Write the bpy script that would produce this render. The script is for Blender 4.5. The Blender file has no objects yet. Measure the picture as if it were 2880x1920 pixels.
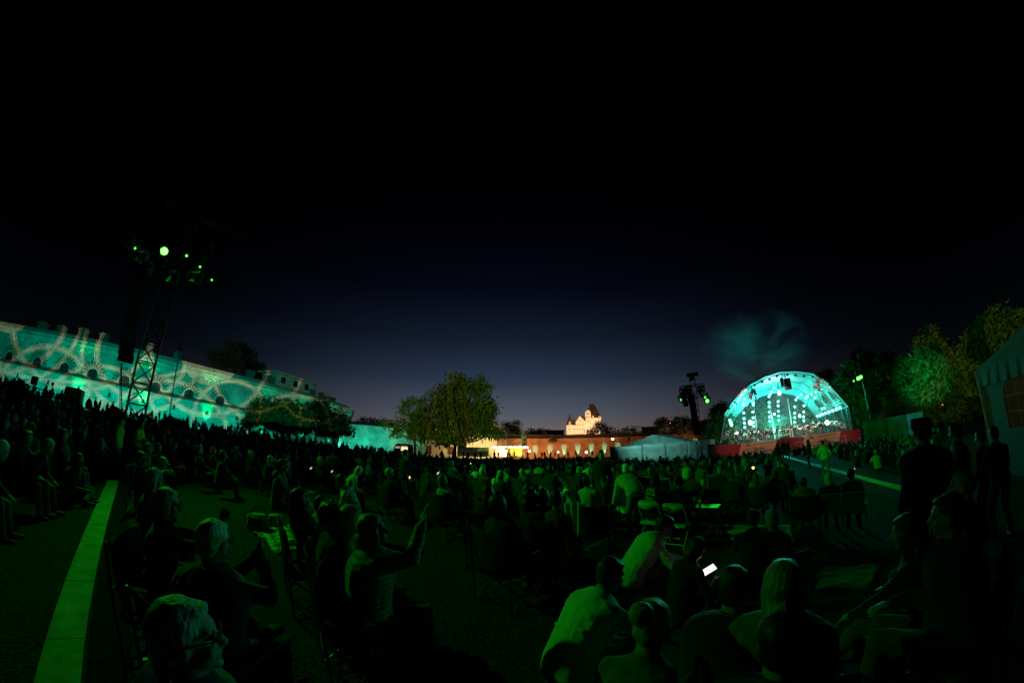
import bpy, math, random
import numpy as np
from math import sin, cos, tan, atan, atan2, radians as R, pi, hypot
from mathutils import Vector, Matrix, Euler, noise as mnoise
random.seed(7); rng = np.random.default_rng(7)
S = bpy.context.scene
C = S.collection
EYE = 1.8
ORD = ['first', 'second', 'third', 'fourth', 'fifth', 'sixth', 'seventh', 'eighth', 'ninth', 'tenth', 'eleventh', 'twelfth', 'thirteenth', 'fourteenth', 'fifteenth', 'sixteenth']
TILT = 2*atan(305/1920)
# ------------------------------------------------------------------ camera (12 mm stereographic fisheye, pitched up)
S.render.engine = 'CYCLES'
cd = bpy.data.cameras.new('camera'); cam = bpy.data.objects.new('camera', cd); C.objects.link(cam)
S.camera = cam; cam.location = (0, 0, EYE); cam.rotation_euler = (pi/2+TILT, 0, 0)
cd.type = 'PANO'; cd.sensor_width = 36; cd.clip_end = 3000; cd.clip_start = 0.05
_r = np.linspace(0.01, 22, 400); _th = 2*np.arctan(_r/24)
_k = np.linalg.lstsq(np.stack([_r, _r**2, _r**3, _r**4], 1), _th, rcond=None)[0]
_t = cd if hasattr(cd, 'panorama_type') else cd.cycles
_t.panorama_type = 'FISHEYE_LENS_POLYNOMIAL'
_t.fisheye_polynomial_k0 = 0.0
for _i in range(4): setattr(_t, 'fisheye_polynomial_k%d' % (_i+1), float(-_k[_i]))
_t.fisheye_fov = 2*pi
# ------------------------------------------------------------------ world: last light of dusk
W = bpy.data.worlds.new('World'); S.world = W; W.use_nodes = True
def build_sky():
    nt = W.node_tree; N = nt.nodes; L = nt.links; bg = N['Background']
    tc = N.new('ShaderNodeTexCoord'); sp = N.new('ShaderNodeSeparateXYZ'); L.new(tc.outputs['Generated'], sp.inputs[0])
    ramp = N.new('ShaderNodeValToRGB'); L.new(sp.outputs['Z'], ramp.inputs[0])
    stops = [(0.0, (.230, .140, .100)), (0.04, (.165, .128, .118)), (0.10, (.088, .098, .130)), (0.20, (.0250, .0420, .0800)),
             (0.31, (.0095, .0160, .0350)), (0.44, (.0028, .0050, .0140)), (0.60, (.0012, .0016, .0060)), (0.8, (.0003, .0004, .0015))]
    e = ramp.color_ramp.elements
    while len(e) < len(stops): e.new(0.5)
    for el, (p, c) in zip(e, stops): el.position = p; el.color = (*c, 1)
    az = R(-1)
    dot = N.new('ShaderNodeVectorMath'); dot.operation = 'DOT_PRODUCT'; L.new(tc.outputs['Generated'], dot.inputs[0]); dot.inputs[1].default_value = (sin(az), cos(az), 0)
    mx = N.new('ShaderNodeMath'); mx.operation = 'MAXIMUM'; mx.inputs[1].default_value = 0.0; L.new(dot.outputs['Value'], mx.inputs[0])
    pw = N.new('ShaderNodeMath'); pw.operation = 'POWER'; pw.inputs[1].default_value = 6.0; L.new(mx.outputs[0], pw.inputs[0])
    ad = N.new('ShaderNodeMath'); ad.operation = 'ADD'; ad.inputs[1].default_value = 0.02; L.new(pw.outputs[0], ad.inputs[0])
    L.new(ramp.outputs[0], bg.inputs[0]); L.new(ad.outputs[0], bg.inputs[1])
build_sky()
S.view_settings.view_transform = 'Standard'; S.view_settings.look = 'None'; S.view_settings.exposure = 0; S.view_settings.gamma = 1
S.cycles.max_bounces = 4; S.cycles.diffuse_bounces = 2; S.cycles.transparent_max_bounces = 8; S.cycles.volume_bounces = 0
S.cycles.use_light_tree = True; S.cycles.sample_clamp_indirect = 2.0; S.cycles.use_denoising = True
# ------------------------------------------------------------------ measuring helpers
F = 960.0
def ray(px, py):
    u = px-1440; v = 960-py; r = max(hypot(u, v), 1e-6); t = 2*atan(r/(2*F))
    a, b, c = sin(t)*u/r, sin(t)*v/r, cos(t)
    return Vector((a, c*cos(TILT)-b*sin(TILT), b*cos(TILT)+c*sin(TILT)))
def at(px, py, d):                      # the point seen at a pixel, d metres away along the ground
    v = ray(px, py); h = hypot(v.x, v.y); return Vector((v.x*d/h, v.y*d/h, EYE+v.z*d/h))
def to_px(p):
    x, y, z = p[0], p[1], p[2]-EYE; n = math.sqrt(x*x+y*y+z*z) or 1; x, y, z = x/n, y/n, z/n
    c = y*cos(TILT)+z*sin(TILT); b = z*cos(TILT)-y*sin(TILT); a = x
    t = math.acos(max(-1, min(1, c))); r = 2*F*tan(t/2); h = hypot(a, b) or 1
    return 1440+a/h*r, 960-b/h*r
def sstep(a, b, x):
    t = min(1, max(0, (x-a)/(b-a))); return t*t*(3-2*t)
def gz(x, y):                           # height of the ground
    d = hypot(x, y); a = math.degrees(atan2(x, y))
    z = 0.0
    z += 1.55*sstep(22, 62, d)*sstep(-8, -40, a) if d < 75 else 1.55*sstep(-8, -40, a)*(1-sstep(75, 90, d)*2.2)
    z += 0.65*sstep(14, 40, d)*sstep(-60, -73, a)*(1-sstep(60, 70, d))
    z -= 0.25*sstep(22, 45, d)*sstep(-22, -8, a)*sstep(34, 22, a)
    z -= 0.5*sstep(4.5, 9.5, d)*sstep(14, 36, a)
    z -= 1.0*sstep(80, 100, d)*sstep(-30, -14, a)*sstep(40, 30, a)
    return z
def ground_at(px, py):
    v = ray(px, py); h = hypot(v.x, v.y)
    lo = 0.5
    for i in range(4000):
        d = lo+i*0.05
        x, y, z = v.x*d/h, v.y*d/h, EYE+v.z*d/h
        if z <= gz(x, y): return Vector((x, y, gz(x, y)))
    return Vector((x, y, gz(x, y)))
# ------------------------------------------------------------------ materials
def newmat(name):
    m = bpy.data.materials.new(name); m.use_nodes = True; return m, m.node_tree.nodes, m.node_tree.links, m.node_tree.nodes['Principled BSDF']
def mat(name, col, rough=.8, var=.25, scale=6., bump=0., bscale=40., metal=0., spec=.3, coord='Object'):
    m, N, L, b = newmat(name)
    b.inputs['Roughness'].default_value = rough; b.inputs['Metallic'].default_value = metal; b.inputs['Specular IOR Level'].default_value = spec
    tc = N.new('ShaderNodeTexCoord'); nz = N.new('ShaderNodeTexNoise'); nz.inputs['Scale'].default_value = scale; nz.inputs['Detail'].default_value = 4
    L.new(tc.outputs[coord], nz.inputs['Vector'])
    rp = N.new('ShaderNodeValToRGB'); L.new(nz.outputs['Fac'], rp.inputs[0])
    rp.color_ramp.elements[0].position = .3; rp.color_ramp.elements[1].position = .7
    rp.color_ramp.elements[0].color = (*[c*(1-var) for c in col], 1); rp.color_ramp.elements[1].color = (*[min(1, c*(1+var)) for c in col], 1)
    L.new(rp.outputs[0], b.inputs['Base Color'])
    if bump:
        n2 = N.new('ShaderNodeTexNoise'); n2.inputs['Scale'].default_value = bscale; n2.inputs['Detail'].default_value = 3; L.new(tc.outputs[coord], n2.inputs['Vector'])
        bp = N.new('ShaderNodeBump'); bp.inputs['Strength'].default_value = bump; bp.inputs['Distance'].default_value = .02; L.new(n2.outputs['Fac'], bp.inputs['Height']); L.new(bp.outputs[0], b.inputs['Normal'])
    return m
def emit(name, col, st):
    m, N, L, b = newmat(name); N.remove(b); e = N.new('ShaderNodeEmission'); e.inputs[0].default_value = (*col, 1); e.inputs[1].default_value = st
    L.new(e.outputs[0], N['Material Output'].inputs[0]); return m
def brickmat(name, c1, c2, mortar, sx, bw=.5, rh=.16, bump=.5):
    m, N, L, b = newmat(name); b.inputs['Roughness'].default_value = .9
    uv = N.new('ShaderNodeUVMap'); br = N.new('ShaderNodeTexBrick'); L.new(uv.outputs[0], br.inputs['Vector'])
    br.inputs['Scale'].default_value = sx; br.inputs['Brick Width'].default_value = bw; br.inputs['Row Height'].default_value = rh; br.inputs['Mortar Size'].default_value = .012
    br.inputs['Color1'].default_value = (*c1, 1); br.inputs['Color2'].default_value = (*c2, 1); br.inputs['Mortar'].default_value = (*mortar, 1)
    nz = N.new('ShaderNodeTexNoise'); nz.inputs['Scale'].default_value = .35; nz.inputs['Detail'].default_value = 7; L.new(uv.outputs[0], nz.inputs['Vector'])
    mp = N.new('ShaderNodeMapRange'); mp.inputs[1].default_value = .3; mp.inputs[2].default_value = .7; mp.inputs[3].default_value = .55; mp.inputs[4].default_value = 1.25; L.new(nz.outputs['Fac'], mp.inputs[0])
    mx = N.new('ShaderNodeMix'); mx.data_type = 'RGBA'; mx.blend_type = 'MULTIPLY'; mx.inputs[0].default_value = 1; L.new(br.outputs['Color'], mx.inputs[6]); L.new(mp.outputs[0], mx.inputs[7])
    L.new(mx.outputs[2], b.inputs['Base Color'])
    bp = N.new('ShaderNodeBump'); bp.inputs['Strength'].default_value = bump; bp.inputs['Distance'].default_value = .05; L.new(br.outputs['Fac'], bp.inputs['Height']); bp.invert = True; L.new(bp.outputs[0], b.inputs['Normal'])
    return m
def clothmat(name, col, stripes=None, var=.2, rough=.92):
    m = mat(name, col, rough, var, 5, .5, 9, spec=.15)
    N = m.node_tree.nodes; L = m.node_tree.links; b = N['Principled BSDF']
    b.inputs['Sheen Weight'].default_value = .25
    if stripes:
        tc = N.new('ShaderNodeTexCoord'); w = N.new('ShaderNodeTexWave'); w.bands_direction = stripes[0]; w.inputs['Scale'].default_value = stripes[1]; w.inputs['Distortion'].default_value = stripes[2]
        L.new(tc.outputs['Object'], w.inputs['Vector']); mx = N.new('ShaderNodeMix'); mx.data_type = 'RGBA'; L.new(w.outputs['Fac'], mx.inputs[0])
        mx.inputs[6].default_value = (*col, 1); mx.inputs[7].default_value = (*stripes[3], 1); L.new(mx.outputs[2], b.inputs['Base Color'])
    return m
def hairmat(name, col):
    m, N, L, b = newmat(name); b.inputs['Roughness'].default_value = .45
    tc = N.new('ShaderNodeTexCoord'); mp = N.new('ShaderNodeMapping'); mp.inputs['Scale'].default_value = (90, 90, 7); L.new(tc.outputs['Object'], mp.inputs[0])
    nz = N.new('ShaderNodeTexNoise'); nz.inputs['Scale'].default_value = 1; nz.inputs['Detail'].default_value = 3; L.new(mp.outputs[0], nz.inputs['Vector'])
    rp = N.new('ShaderNodeValToRGB'); rp.color_ramp.elements[0].position = .35; rp.color_ramp.elements[1].position = .65
    rp.color_ramp.elements[0].color = (*[c*.55 for c in col], 1); rp.color_ramp.elements[1].color = (*[min(1, c*1.3) for c in col], 1)
    L.new(nz.outputs['Fac'], rp.inputs[0]); L.new(rp.outputs[0], b.inputs['Base Color'])
    bp = N.new('ShaderNodeBump'); bp.inputs['Strength'].default_value = .8; bp.inputs['Distance'].default_value = .01; L.new(nz.outputs['Fac'], bp.inputs['Height']); L.new(bp.outputs[0], b.inputs['Normal'])
    return m
M = {}
M['black_metal'] = mat('black metal', (.02, .02, .022), .45, .3, spec=.5)
M['alu'] = mat('aluminium', (.6, .6, .6), .35, .1, metal=.8)
M['grey_metal'] = mat('grey metal', (.35, .35, .36), .4, .15, metal=.6)
M['white_paint'] = mat('white paint', (.82, .82, .80), .35, .05)
M['plaster'] = mat('white plaster', (.78, .74, .66), .9, .12, .35, .3, 3)
M['cream'] = mat('pale stone', (.50, .44, .32), .9, .3, .25, .4, 2)
M['roof_dark'] = mat('dark roof tiles', (.05, .032, .028), .8, .4, 1.2, .6, 6)
M['roof_fort'] = mat('pale fort coping', (.55, .50, .42), .9, .25, .5, .4, 2)
M['chimney'] = mat('shaded chimney stone', (.16, .14, .12), .9, .4, 1.5)  # stone colour darkened so the chimneys read as unlit
M['window_dark'] = mat('dark opening', (.015, .014, .012), .6, .2)
M['bark'] = mat('bark', (.09, .065, .045), .95, .4, 3, .8, 12)
M['fence_cloth'] = mat('grey fence fabric', (.34, .38, .37), .8, .25, 1.1, .6, 2.5)
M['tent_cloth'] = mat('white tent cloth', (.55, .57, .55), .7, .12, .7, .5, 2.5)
M['grey_tent'] = mat('shaded tent cloth', (.12, .13, .11), .7, .2, .7, .5, 2.5)  # white tent cloth darkened, shade of the unlit wall put into the colour
M['dark_cloth'] = mat('black camp fabric', (.018, .019, .02), .9, .3, 12, .3, 60)
M['navy_cloth'] = mat('dark blue camp fabric', (.02, .025, .045), .9, .3, 12, .3, 60)
M['wood'] = mat('wood', (.16, .09, .045), .7, .35, 4, .3, 20)
M['plastic'] = mat('dark plastic', (.03, .03, .03), .4, .2)
M['skin'] = mat('skin', (.40, .23, .16), .55, .1, 9, .15, 60, spec=.4)
M['stone'] = brickmat('fort masonry', (.52, .48, .40), (.44, .40, .33), (.30, .27, .22), 1.0, .75, .28, .8)
M['stone_low'] = brickmat('coursed rubble masonry', (.54, .50, .42), (.40, .37, .31), (.26, .24, .20), 1.0, .9, .22, 1.0)
M['brick'] = brickmat('red brick', (.34, .17, .10), (.28, .13, .075), (.30, .22, .16), 1.0, .5, .16, .5)
M['voussoir'] = mat('voussoir stone', (.22, .14, .10), .9, .3, 1)
M['lens_teal'] = emit('teal stage lamp', (.14, 1.0, .80), 9)
M['lens_white'] = emit('white stage lamp', (.7, .95, 1.0), 8)
M['lens_green'] = emit('green floodlight lens', (.04, 1.0, .03), 7)
M['lens_green_hot'] = emit('bright green floodlight lens', (.03, 1.0, .02), 24)
M['lamp_warm'] = emit('warm street lamp', (1.0, .74, .5), 12)
M['lamp_white'] = emit('cool white lamp', (1.0, .9, .85), 10)
M['bulb_red'] = emit('red light', (1.0, .12, .05), 3)
M['ember'] = emit('candle flame', (1.0, .45, .12), 6)
M['screen'] = emit('phone screen', (1.0, .78, .76), .8)
HAIR = dict(dark=hairmat('dark brown hair', (.03, .02, .014)), black=hairmat('black hair', (.012, .01, .01)), grey=hairmat('grey hair', (.42, .42, .40)), white=hairmat('white hair', (.72, .72, .68)), blonde=hairmat('blonde hair', (.42, .32, .18)), brown=hairmat('brown hair', (.09, .055, .03)))
CL = dict(black=clothmat('black cloth', (.014, .014, .015)), navy=clothmat('navy cloth', (.02, .024, .04)), grey=clothmat('grey cloth', (.12, .13, .13)), pale=clothmat('pale cloth', (.55, .55, .50)),
          white=clothmat('white cloth', (.74, .74, .70)), khaki=clothmat('khaki cloth', (.30, .26, .17)), jeans=clothmat('denim', (.05, .07, .11)), olive=clothmat('olive cloth', (.12, .13, .07)), red=clothmat('rust red cloth', (.35, .07, .03)),
          hiviz=clothmat('high visibility cloth', (.42, .62, .03)), stripe=clothmat('striped cloth', (.6, .6, .55), ('Z', 14, 2.0, (.05, .05, .05))), puffer=clothmat('quilted pale jacket', (.42, .42, .37), ('Z', 7, .6, (.16, .16, .14))),
          blanket=clothmat('zigzag blanket', (.16, .16, .15), ('DIAGONAL', 9, 3.0, (.03, .03, .03))), orange=clothmat('orange cloth', (.62, .13, .03)))
# ------------------------------------------------------------------ mesh builder
class MB:
    def __init__(s): s.v = []; s.f = []; s.uv = []; s.mi = []; s.cm = 0
    def add(s, vs, fs, uvs=None):
        o = len(s.v); s.v.extend([tuple(v) for v in vs])
        for i, f in enumerate(fs): s.f.append(tuple(o+k for k in f)); s.mi.append(s.cm); s.uv.append(uvs[i] if uvs else None)
    def box(s, c, d, rot=None, mtx=None):
        x, y, z = d[0]/2, d[1]/2, d[2]/2
        P = [Vector(p) for p in ((-x,-y,-z),(x,-y,-z),(x,y,-z),(-x,y,-z),(-x,-y,z),(x,-y,z),(x,y,z),(-x,y,z))]
        if rot is not None:
            m = Euler(rot).to_matrix() if not isinstance(rot, Matrix) else rot
            P = [m @ p for p in P]
        s.add([p+Vector(c) for p in P], ((0,3,2,1),(4,5,6,7),(0,1,5,4),(1,2,6,5),(2,3,7,6),(3,0,4,7)))
    def tube(s, a, b, r, r2=None, n=6, cap=True):
        a, b = Vector(a), Vector(b); r2 = r if r2 is None else r2; d = b-a
        if d.length < 1e-6: return
        q = d.to_track_quat('Z', 'Y').to_matrix(); vs = []
        for p, rr in ((a, r), (b, r2)):
            for i in range(n): vs.append(p+q @ Vector((rr*cos(2*pi*i/n), rr*sin(2*pi*i/n), 0)))
        fs = [(i, (i+1) % n, n+(i+1) % n, n+i) for i in range(n)]
        if cap: fs += [tuple(range(n-1, -1, -1)), tuple(range(n, 2*n))]
        s.add(vs, fs)
    def path(s, pts, r, n=6):
        pts = [Vector(p) for p in pts]; vs = []; up = None
        for i, p in enumerate(pts):
            t = (pts[min(i+1, len(pts)-1)]-pts[max(i-1, 0)]).normalized()
            if up is None: up = Vector((0, 0, 1)) if abs(t.z) < .9 else Vector((1, 0, 0))
            x = t.cross(up).normalized(); up = x.cross(t).normalized(); rr = r[i] if isinstance(r, (list, tuple)) else r
            for k in range(n): vs.append(p+x*rr*cos(2*pi*k/n)+up*rr*sin(2*pi*k/n))
        fs = [(i*n+k, i*n+(k+1) % n, (i+1)*n+(k+1) % n, (i+1)*n+k) for i in range(len(pts)-1) for k in range(n)]
        fs += [tuple(range(n-1, -1, -1)), tuple(range((len(pts)-1)*n, len(pts)*n))]
        s.add(vs, fs)
    def ell(s, c, r, n=10, m=7, rot=None):
        c = Vector(c); rot = rot or Matrix.Identity(3); vs = []
        for j in range(1, m):
            t = pi*j/m
            for i in range(n): vs.append(c+rot @ Vector((r[0]*sin(t)*cos(2*pi*i/n), r[1]*sin(t)*sin(2*pi*i/n), r[2]*cos(t))))
        vs += [c+rot @ Vector((0, 0, r[2])), c+rot @ Vector((0, 0, -r[2]))]; T = len(vs)-2; B = T+1
        fs = [(j*n+i, (j+1)*n+i, (j+1)*n+(i+1) % n, j*n+(i+1) % n) for j in range(m-2) for i in range(n)]
        fs += [(T, i, (i+1) % n) for i in range(n)]+[(B, (m-2)*n+(i+1) % n, (m-2)*n+i) for i in range(n)]
        s.add(vs, fs)
    def caps(s, a, b, ra, rb, n=10):
        a, b = Vector(a), Vector(b); d = (b-a)
        if d.length < 1e-5: return s.ell(a, (ra, ra, ra), n)
        q = d.to_track_quat('Z', 'Y').to_matrix(); L = d.length; rings = []
        for k in range(0, 4): t = pi/2*(k+.5)/4; rings.append((-ra*cos(t), ra*sin(t)))
        rings += [(0, ra), (L*.5, (ra+rb)/2), (L, rb)]
        for k in range(3, -1, -1): t = pi/2*(k+.5)/4; rings.append((L+rb*cos(t), rb*sin(t)))
        vs = [a+q @ Vector((r*cos(2*pi*i/n), r*sin(2*pi*i/n), z)) for z, r in rings for i in range(n)]; m = len(rings)
        fs = [(j*n+i, j*n+(i+1) % n, (j+1)*n+(i+1) % n, (j+1)*n+i) for j in range(m-1) for i in range(n)]
        fs += [tuple(range(n-1, -1, -1)), tuple(range((m-1)*n, m*n))]; s.add(vs, fs)
    def loft(s, rings, n=14):            # rings: centre, x axis, y axis, rx, ry
        vs = []
        for c, ax, ay, rx, ry in rings:
            for i in range(n): vs.append(Vector(c)+Vector(ax)*rx*cos(2*pi*i/n)+Vector(ay)*ry*sin(2*pi*i/n))
        m = len(rings); fs = [(j*n+i, j*n+(i+1) % n, (j+1)*n+(i+1) % n, (j+1)*n+i) for j in range(m-1) for i in range(n)]
        fs += [tuple(range(n-1, -1, -1)), tuple(range((m-1)*n, m*n))]; s.add(vs, fs)
    def quad(s, a, b, c, d, uv=None): s.add([a, b, c, d], [(0, 1, 2, 3)], [uv] if uv else None)
    def slab(s, pts, t, nrm):            # flat polygon with thickness
        nrm = Vector(nrm)*t; n = len(pts); P = [Vector(p) for p in pts]
        s.add(P+[p+nrm for p in P], [tuple(range(n-1, -1, -1)), tuple(range(n, 2*n))]+[(i, (i+1) % n, n+(i+1) % n, n+i) for i in range(n)])
    def mesh(s, name, mats, smooth=False):
        me = bpy.data.meshes.new(name); me.from_pydata(s.v, [], s.f)
        mats = mats if isinstance(mats, (list, tuple)) else [mats]
        for m in mats: me.materials.append(m)
        if len(mats) > 1: me.polygons.foreach_set('material_index', s.mi)
        if any(u is not None for u in s.uv):
            ul = me.uv_layers.new(name='UVMap'); k = 0
            for f, u in zip(s.f, s.uv):
                for j in range(len(f)):
                    if u: ul.data[k].uv = u[j]
                    k += 1
        if smooth: me.polygons.foreach_set('use_smooth', [True]*len(me.polygons))
        me.update(); return me
def link(name, data, parent=None, loc=None, rz=None):
    o = bpy.data.objects.new(name, data); C.objects.link(o)
    if parent: o.parent = parent
    if loc is not None: o.location = loc
    if rz is not None: o.rotation_euler = (0, 0, rz)
    return o
def tag(o, label=None, cat=None, group=None, kind=None):
    if label: o['label'] = label
    if cat: o['category'] = cat
    if group: o['group'] = group
    if kind: o['kind'] = kind
    return o
def thing(name, label, cat, loc=(0, 0, 0), rz=0, group=None): return tag(link(name, None, None, loc, rz), label, cat, group)
def part(name, mb, m, parent=None, smooth=False): return link(name, mb.mesh(name, m, smooth), parent)
def copy_thing(root, loc, rz, label=None, group=None):
    r = root.copy(); C.objects.link(r); r.location = loc; r.rotation_euler = (0, 0, rz)
    if label: r['label'] = label
    if group: r['group'] = group
    for ch in list(root.children):
        c = ch.copy(); C.objects.link(c); c.parent = r
        for g in ch.children: d = g.copy(); C.objects.link(d); d.parent = c
    return r
def spot(name, loc, target, power, col, size=60, blend=.5, radius=.15, parent=None):
    l = bpy.data.lights.new(name, 'SPOT'); l.energy = power; l.color = col; l.spot_size = R(size); l.spot_blend = blend; l.shadow_soft_size = radius
    o = bpy.data.objects.new(name, l); C.objects.link(o); o.location = loc
    o.rotation_euler = (Vector(target)-Vector(loc)).to_track_quat('-Z', 'Y').to_euler(); return o
def point(name, loc, power, col, radius=.1):
    l = bpy.data.lights.new(name, 'POINT'); l.energy = power; l.color = col; l.shadow_soft_size = radius
    o = bpy.data.objects.new(name, l); C.objects.link(o); o.location = loc; return o
GREEN = (.012, 1.0, .012); TEAL = (.02, 1.0, .78); WARM = (1.0, .60, .26); SODIUM = (1.0, .50, .14)
TL = at(375, 1200, 15.0); TL.z = 0      # left tower foot
LAMP = at(456, 705, 14.7)
# the green floods on the left tower light the audience
spot('flood_wide', LAMP+Vector((.9, .2, -.1)), (-1, 7, 0), 1350, GREEN, 100, 1.0, .12)
def beam_cutoff(o, s0, s1, low):          # added soft upper cutoff that dims the right foreground: light above the slope s1 (sine of elevation) is cut to a low level
    l = o.data; l.use_nodes = True; nt = l.node_tree; N = nt.nodes; L = nt.links; zl = o.rotation_euler.to_matrix().transposed() @ Vector((0, 0, 1)); tc = N.new('ShaderNodeTexCoord')
    dt = N.new('ShaderNodeVectorMath'); dt.operation = 'DOT_PRODUCT'; L.new(tc.outputs['Normal'], dt.inputs[0]); dt.inputs[1].default_value = zl
    mr = N.new('ShaderNodeMapRange'); mr.inputs[1].default_value = s0; mr.inputs[2].default_value = s1; mr.inputs[3].default_value = 1; mr.inputs[4].default_value = low; L.new(dt.outputs['Value'], mr.inputs[0]); L.new(mr.outputs[0], N['Emission'].inputs[1])
beam_cutoff(bpy.data.objects['flood_wide'], -.45, -.385, .14)
spot('flood_far', LAMP+Vector((1.0, .6, 0)), (15.5, 15, 1.0), 4200, GREEN, 50, .9, .12)
def gobo(name, loc, target, power, size, circles, zones, cols, cut=None, ucut=None):
    o = spot(name, loc, target, power, (1, 1, 1), size, .12, .03); l = o.data; l.use_nodes = True; nt = l.node_tree; N = nt.nodes; L = nt.links
    em = N['Emission']; tc = N.new('ShaderNodeTexCoord'); sp = N.new('ShaderNodeSeparateXYZ'); L.new(tc.outputs['Normal'], sp.inputs[0])
    def mth(op, a, b=None, c=None):
        n = N.new('ShaderNodeMath'); n.operation = op
        for i, q in enumerate((a, b, c)):
            if q is None: continue
            if isinstance(q, (int, float)): n.inputs[i].default_value = q
            else: L.new(q, n.inputs[i])
        return n.outputs[0]
    az = mth('ABSOLUTE', sp.outputs['Z']); u = mth('DIVIDE', sp.outputs['X'], az); v = mth('DIVIDE', sp.outputs['Y'], az)
    def circ(cx, cy, r):
        dx = mth('SUBTRACT', u, cx); dy = mth('SUBTRACT', v, cy); q = mth('SQRT', mth('ADD', mth('MULTIPLY', dx, dx), mth('MULTIPLY', dy, dy))); return mth('SUBTRACT', q, r)
    D = None
    for cx, cy, r, w in circles:
        e = mth('DIVIDE', mth('ABSOLUTE', circ(cx, cy, r)), w); D = e if D is None else mth('MINIMUM', D, e)
    par = None
    for cx, cy, r in zones:
        sg = mth('SIGN', circ(cx, cy, r)); par = sg if par is None else mth('MINIMUM', par, sg)
    rp = N.new('ShaderNodeValToRGB'); L.new(D, rp.inputs[0]); e = rp.color_ramp.elements
    st = [(0, 1), (.40, 1), (.44, .1), (.60, .1), (.64, 1), (.86, 1), (.89, .1), (.97, .1), (1.0, .5)]
    while len(e) < len(st): e.new(.5)
    for k, (p, c) in zip(e, st): k.position = p; k.color = (c, c, c, 1)
    # 1 = cream line, .5 = ground colour, .1 = dark outline
    m1 = N.new('ShaderNodeMix'); m1.data_type = 'RGBA'; m1.inputs[6].default_value = (*cols[0], 1); m1.inputs[7].default_value = (*cols[1], 1)
    L.new(mth('MULTIPLY', mth('LESS_THAN', par, 0), .8), m1.inputs[0])
    isl = mth('GREATER_THAN', rp.outputs[0], .75); isd = mth('LESS_THAN', rp.outputs[0], .25)
    m2 = N.new('ShaderNodeMix'); m2.data_type = 'RGBA'; L.new(isl, m2.inputs[0]); L.new(m1.outputs[2], m2.inputs[6]); m2.inputs[7].default_value = (*cols[1], 1)
    m3 = N.new('ShaderNodeMix'); m3.data_type = 'RGBA'; L.new(isd, m3.inputs[0]); L.new(m2.outputs[2], m3.inputs[6]); m3.inputs[7].default_value = (*cols[2], 1)
    L.new(m3.outputs[2], em.inputs[0])
    k_ = mth('GREATER_THAN', v, cut) if cut is not None else mth('GREATER_THAN', 1.0, 0.0)
    if ucut is not None: k_ = mth('MULTIPLY', k_, mth('GREATER_THAN', u, ucut))
    L.new(k_, em.inputs[1])
    return o
# ================================================================== GROUND
def grassmat():
    m, N, L, b = newmat('lawn'); b.inputs['Roughness'].default_value = .95; b.inputs['Specular IOR Level'].default_value = .1
    tc = N.new('ShaderNodeTexCoord'); n1 = N.new('ShaderNodeTexNoise'); n1.inputs['Scale'].default_value = .35; n1.inputs['Detail'].default_value = 8; n1.inputs['Roughness'].default_value = .7; L.new(tc.outputs['Object'], n1.inputs['Vector'])
    n2 = N.new('ShaderNodeTexNoise'); n2.inputs['Scale'].default_value = 28; n2.inputs['Detail'].default_value = 6; L.new(tc.outputs['Object'], n2.inputs['Vector'])
    r1 = N.new('ShaderNodeValToRGB'); r1.color_ramp.elements[0].position = .35; r1.color_ramp.elements[1].position = .68; r1.color_ramp.elements[0].color = (.020, .036, .010, 1); r1.color_ramp.elements[1].color = (.042, .066, .022, 1); L.new(n1.outputs['Fac'], r1.inputs[0])
    r2 = N.new('ShaderNodeValToRGB'); r2.color_ramp.elements[0].position = .4; r2.color_ramp.elements[1].position = .62; r2.color_ramp.elements[0].color = (.45, .45, .45, 1); r2.color_ramp.elements[1].color = (1.3, 1.3, 1.3, 1); L.new(n2.outputs['Fac'], r2.inputs[0])
    mx = N.new('ShaderNodeMix'); mx.data_type = 'RGBA'; mx.blend_type = 'MULTIPLY'; mx.inputs[0].default_value = 1; L.new(r1.outputs[0], mx.inputs[6]); L.new(r2.outputs[0], mx.inputs[7]); L.new(mx.outputs[2], b.inputs['Base Color'])
    bp = N.new('ShaderNodeBump'); bp.inputs['Strength'].default_value = .9; bp.inputs['Distance'].default_value = .06; L.new(n2.outputs['Fac'], bp.inputs['Height']); L.new(bp.outputs[0], b.inputs['Normal'])
    return m
def build_ground():
    ds = [0.0]+[0.4*1.09**i for i in range(103)]; ds = [d for d in ds if d < 2600]+[2600]
    na = 180; vs = [(0, 0, 0)]; fs = []
    for d in ds[1:]:
        for k in range(na):
            a = 2*pi*k/na; x, y = d*sin(a), d*cos(a); z = gz(x, y) if cos(a) > -.2 else 0
            if d < 120: z += .03*mnoise.noise((x*.25, y*.25, 0))+.01*mnoise.noise((x*1.3, y*1.3, 3))
            else: z = min(z, 0)
            vs.append((x, y, z))
    fs += [(0, 1+(k+1) % na, 1+k) for k in range(na)]
    for j in range(len(ds)-2):
        o = 1+j*na; fs += [(o+k, o+(k+1) % na, o+na+(k+1) % na, o+na+k) for k in range(na)]
    fs = [tuple(reversed(f)) for f in fs]
    mb = MB(); mb.v = vs; mb.f = fs; mb.uv = [None]*len(fs); mb.mi = [0]*len(fs)
    o = part('ground', mb, grassmat(), smooth=True); tag(o, kind='structure')
build_ground()
def strip(p0, p1, w, name, panel, m, zoff=.035):
    p0, p1 = Vector(p0), Vector(p1); d = (p1-p0); n = int(d.length/panel); d2 = d.normalized(); s = Vector((d2.y, -d2.x, 0))*w/2; mb = MB()
    for i in range(n):
        a = p0+d*(i/n)+d2*.006; b = p0+d*((i+1)/n)-d2*.006
        j = random.uniform(-.008, .008)
        A = [a-s, a+s, b+s, b-s]; A = [Vector((q.x, q.y, gz(q.x, q.y)+zoff*.3+j*.4)) for q in A]
        mb.slab(A, zoff, (0, 0, 1))
    return mb
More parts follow.
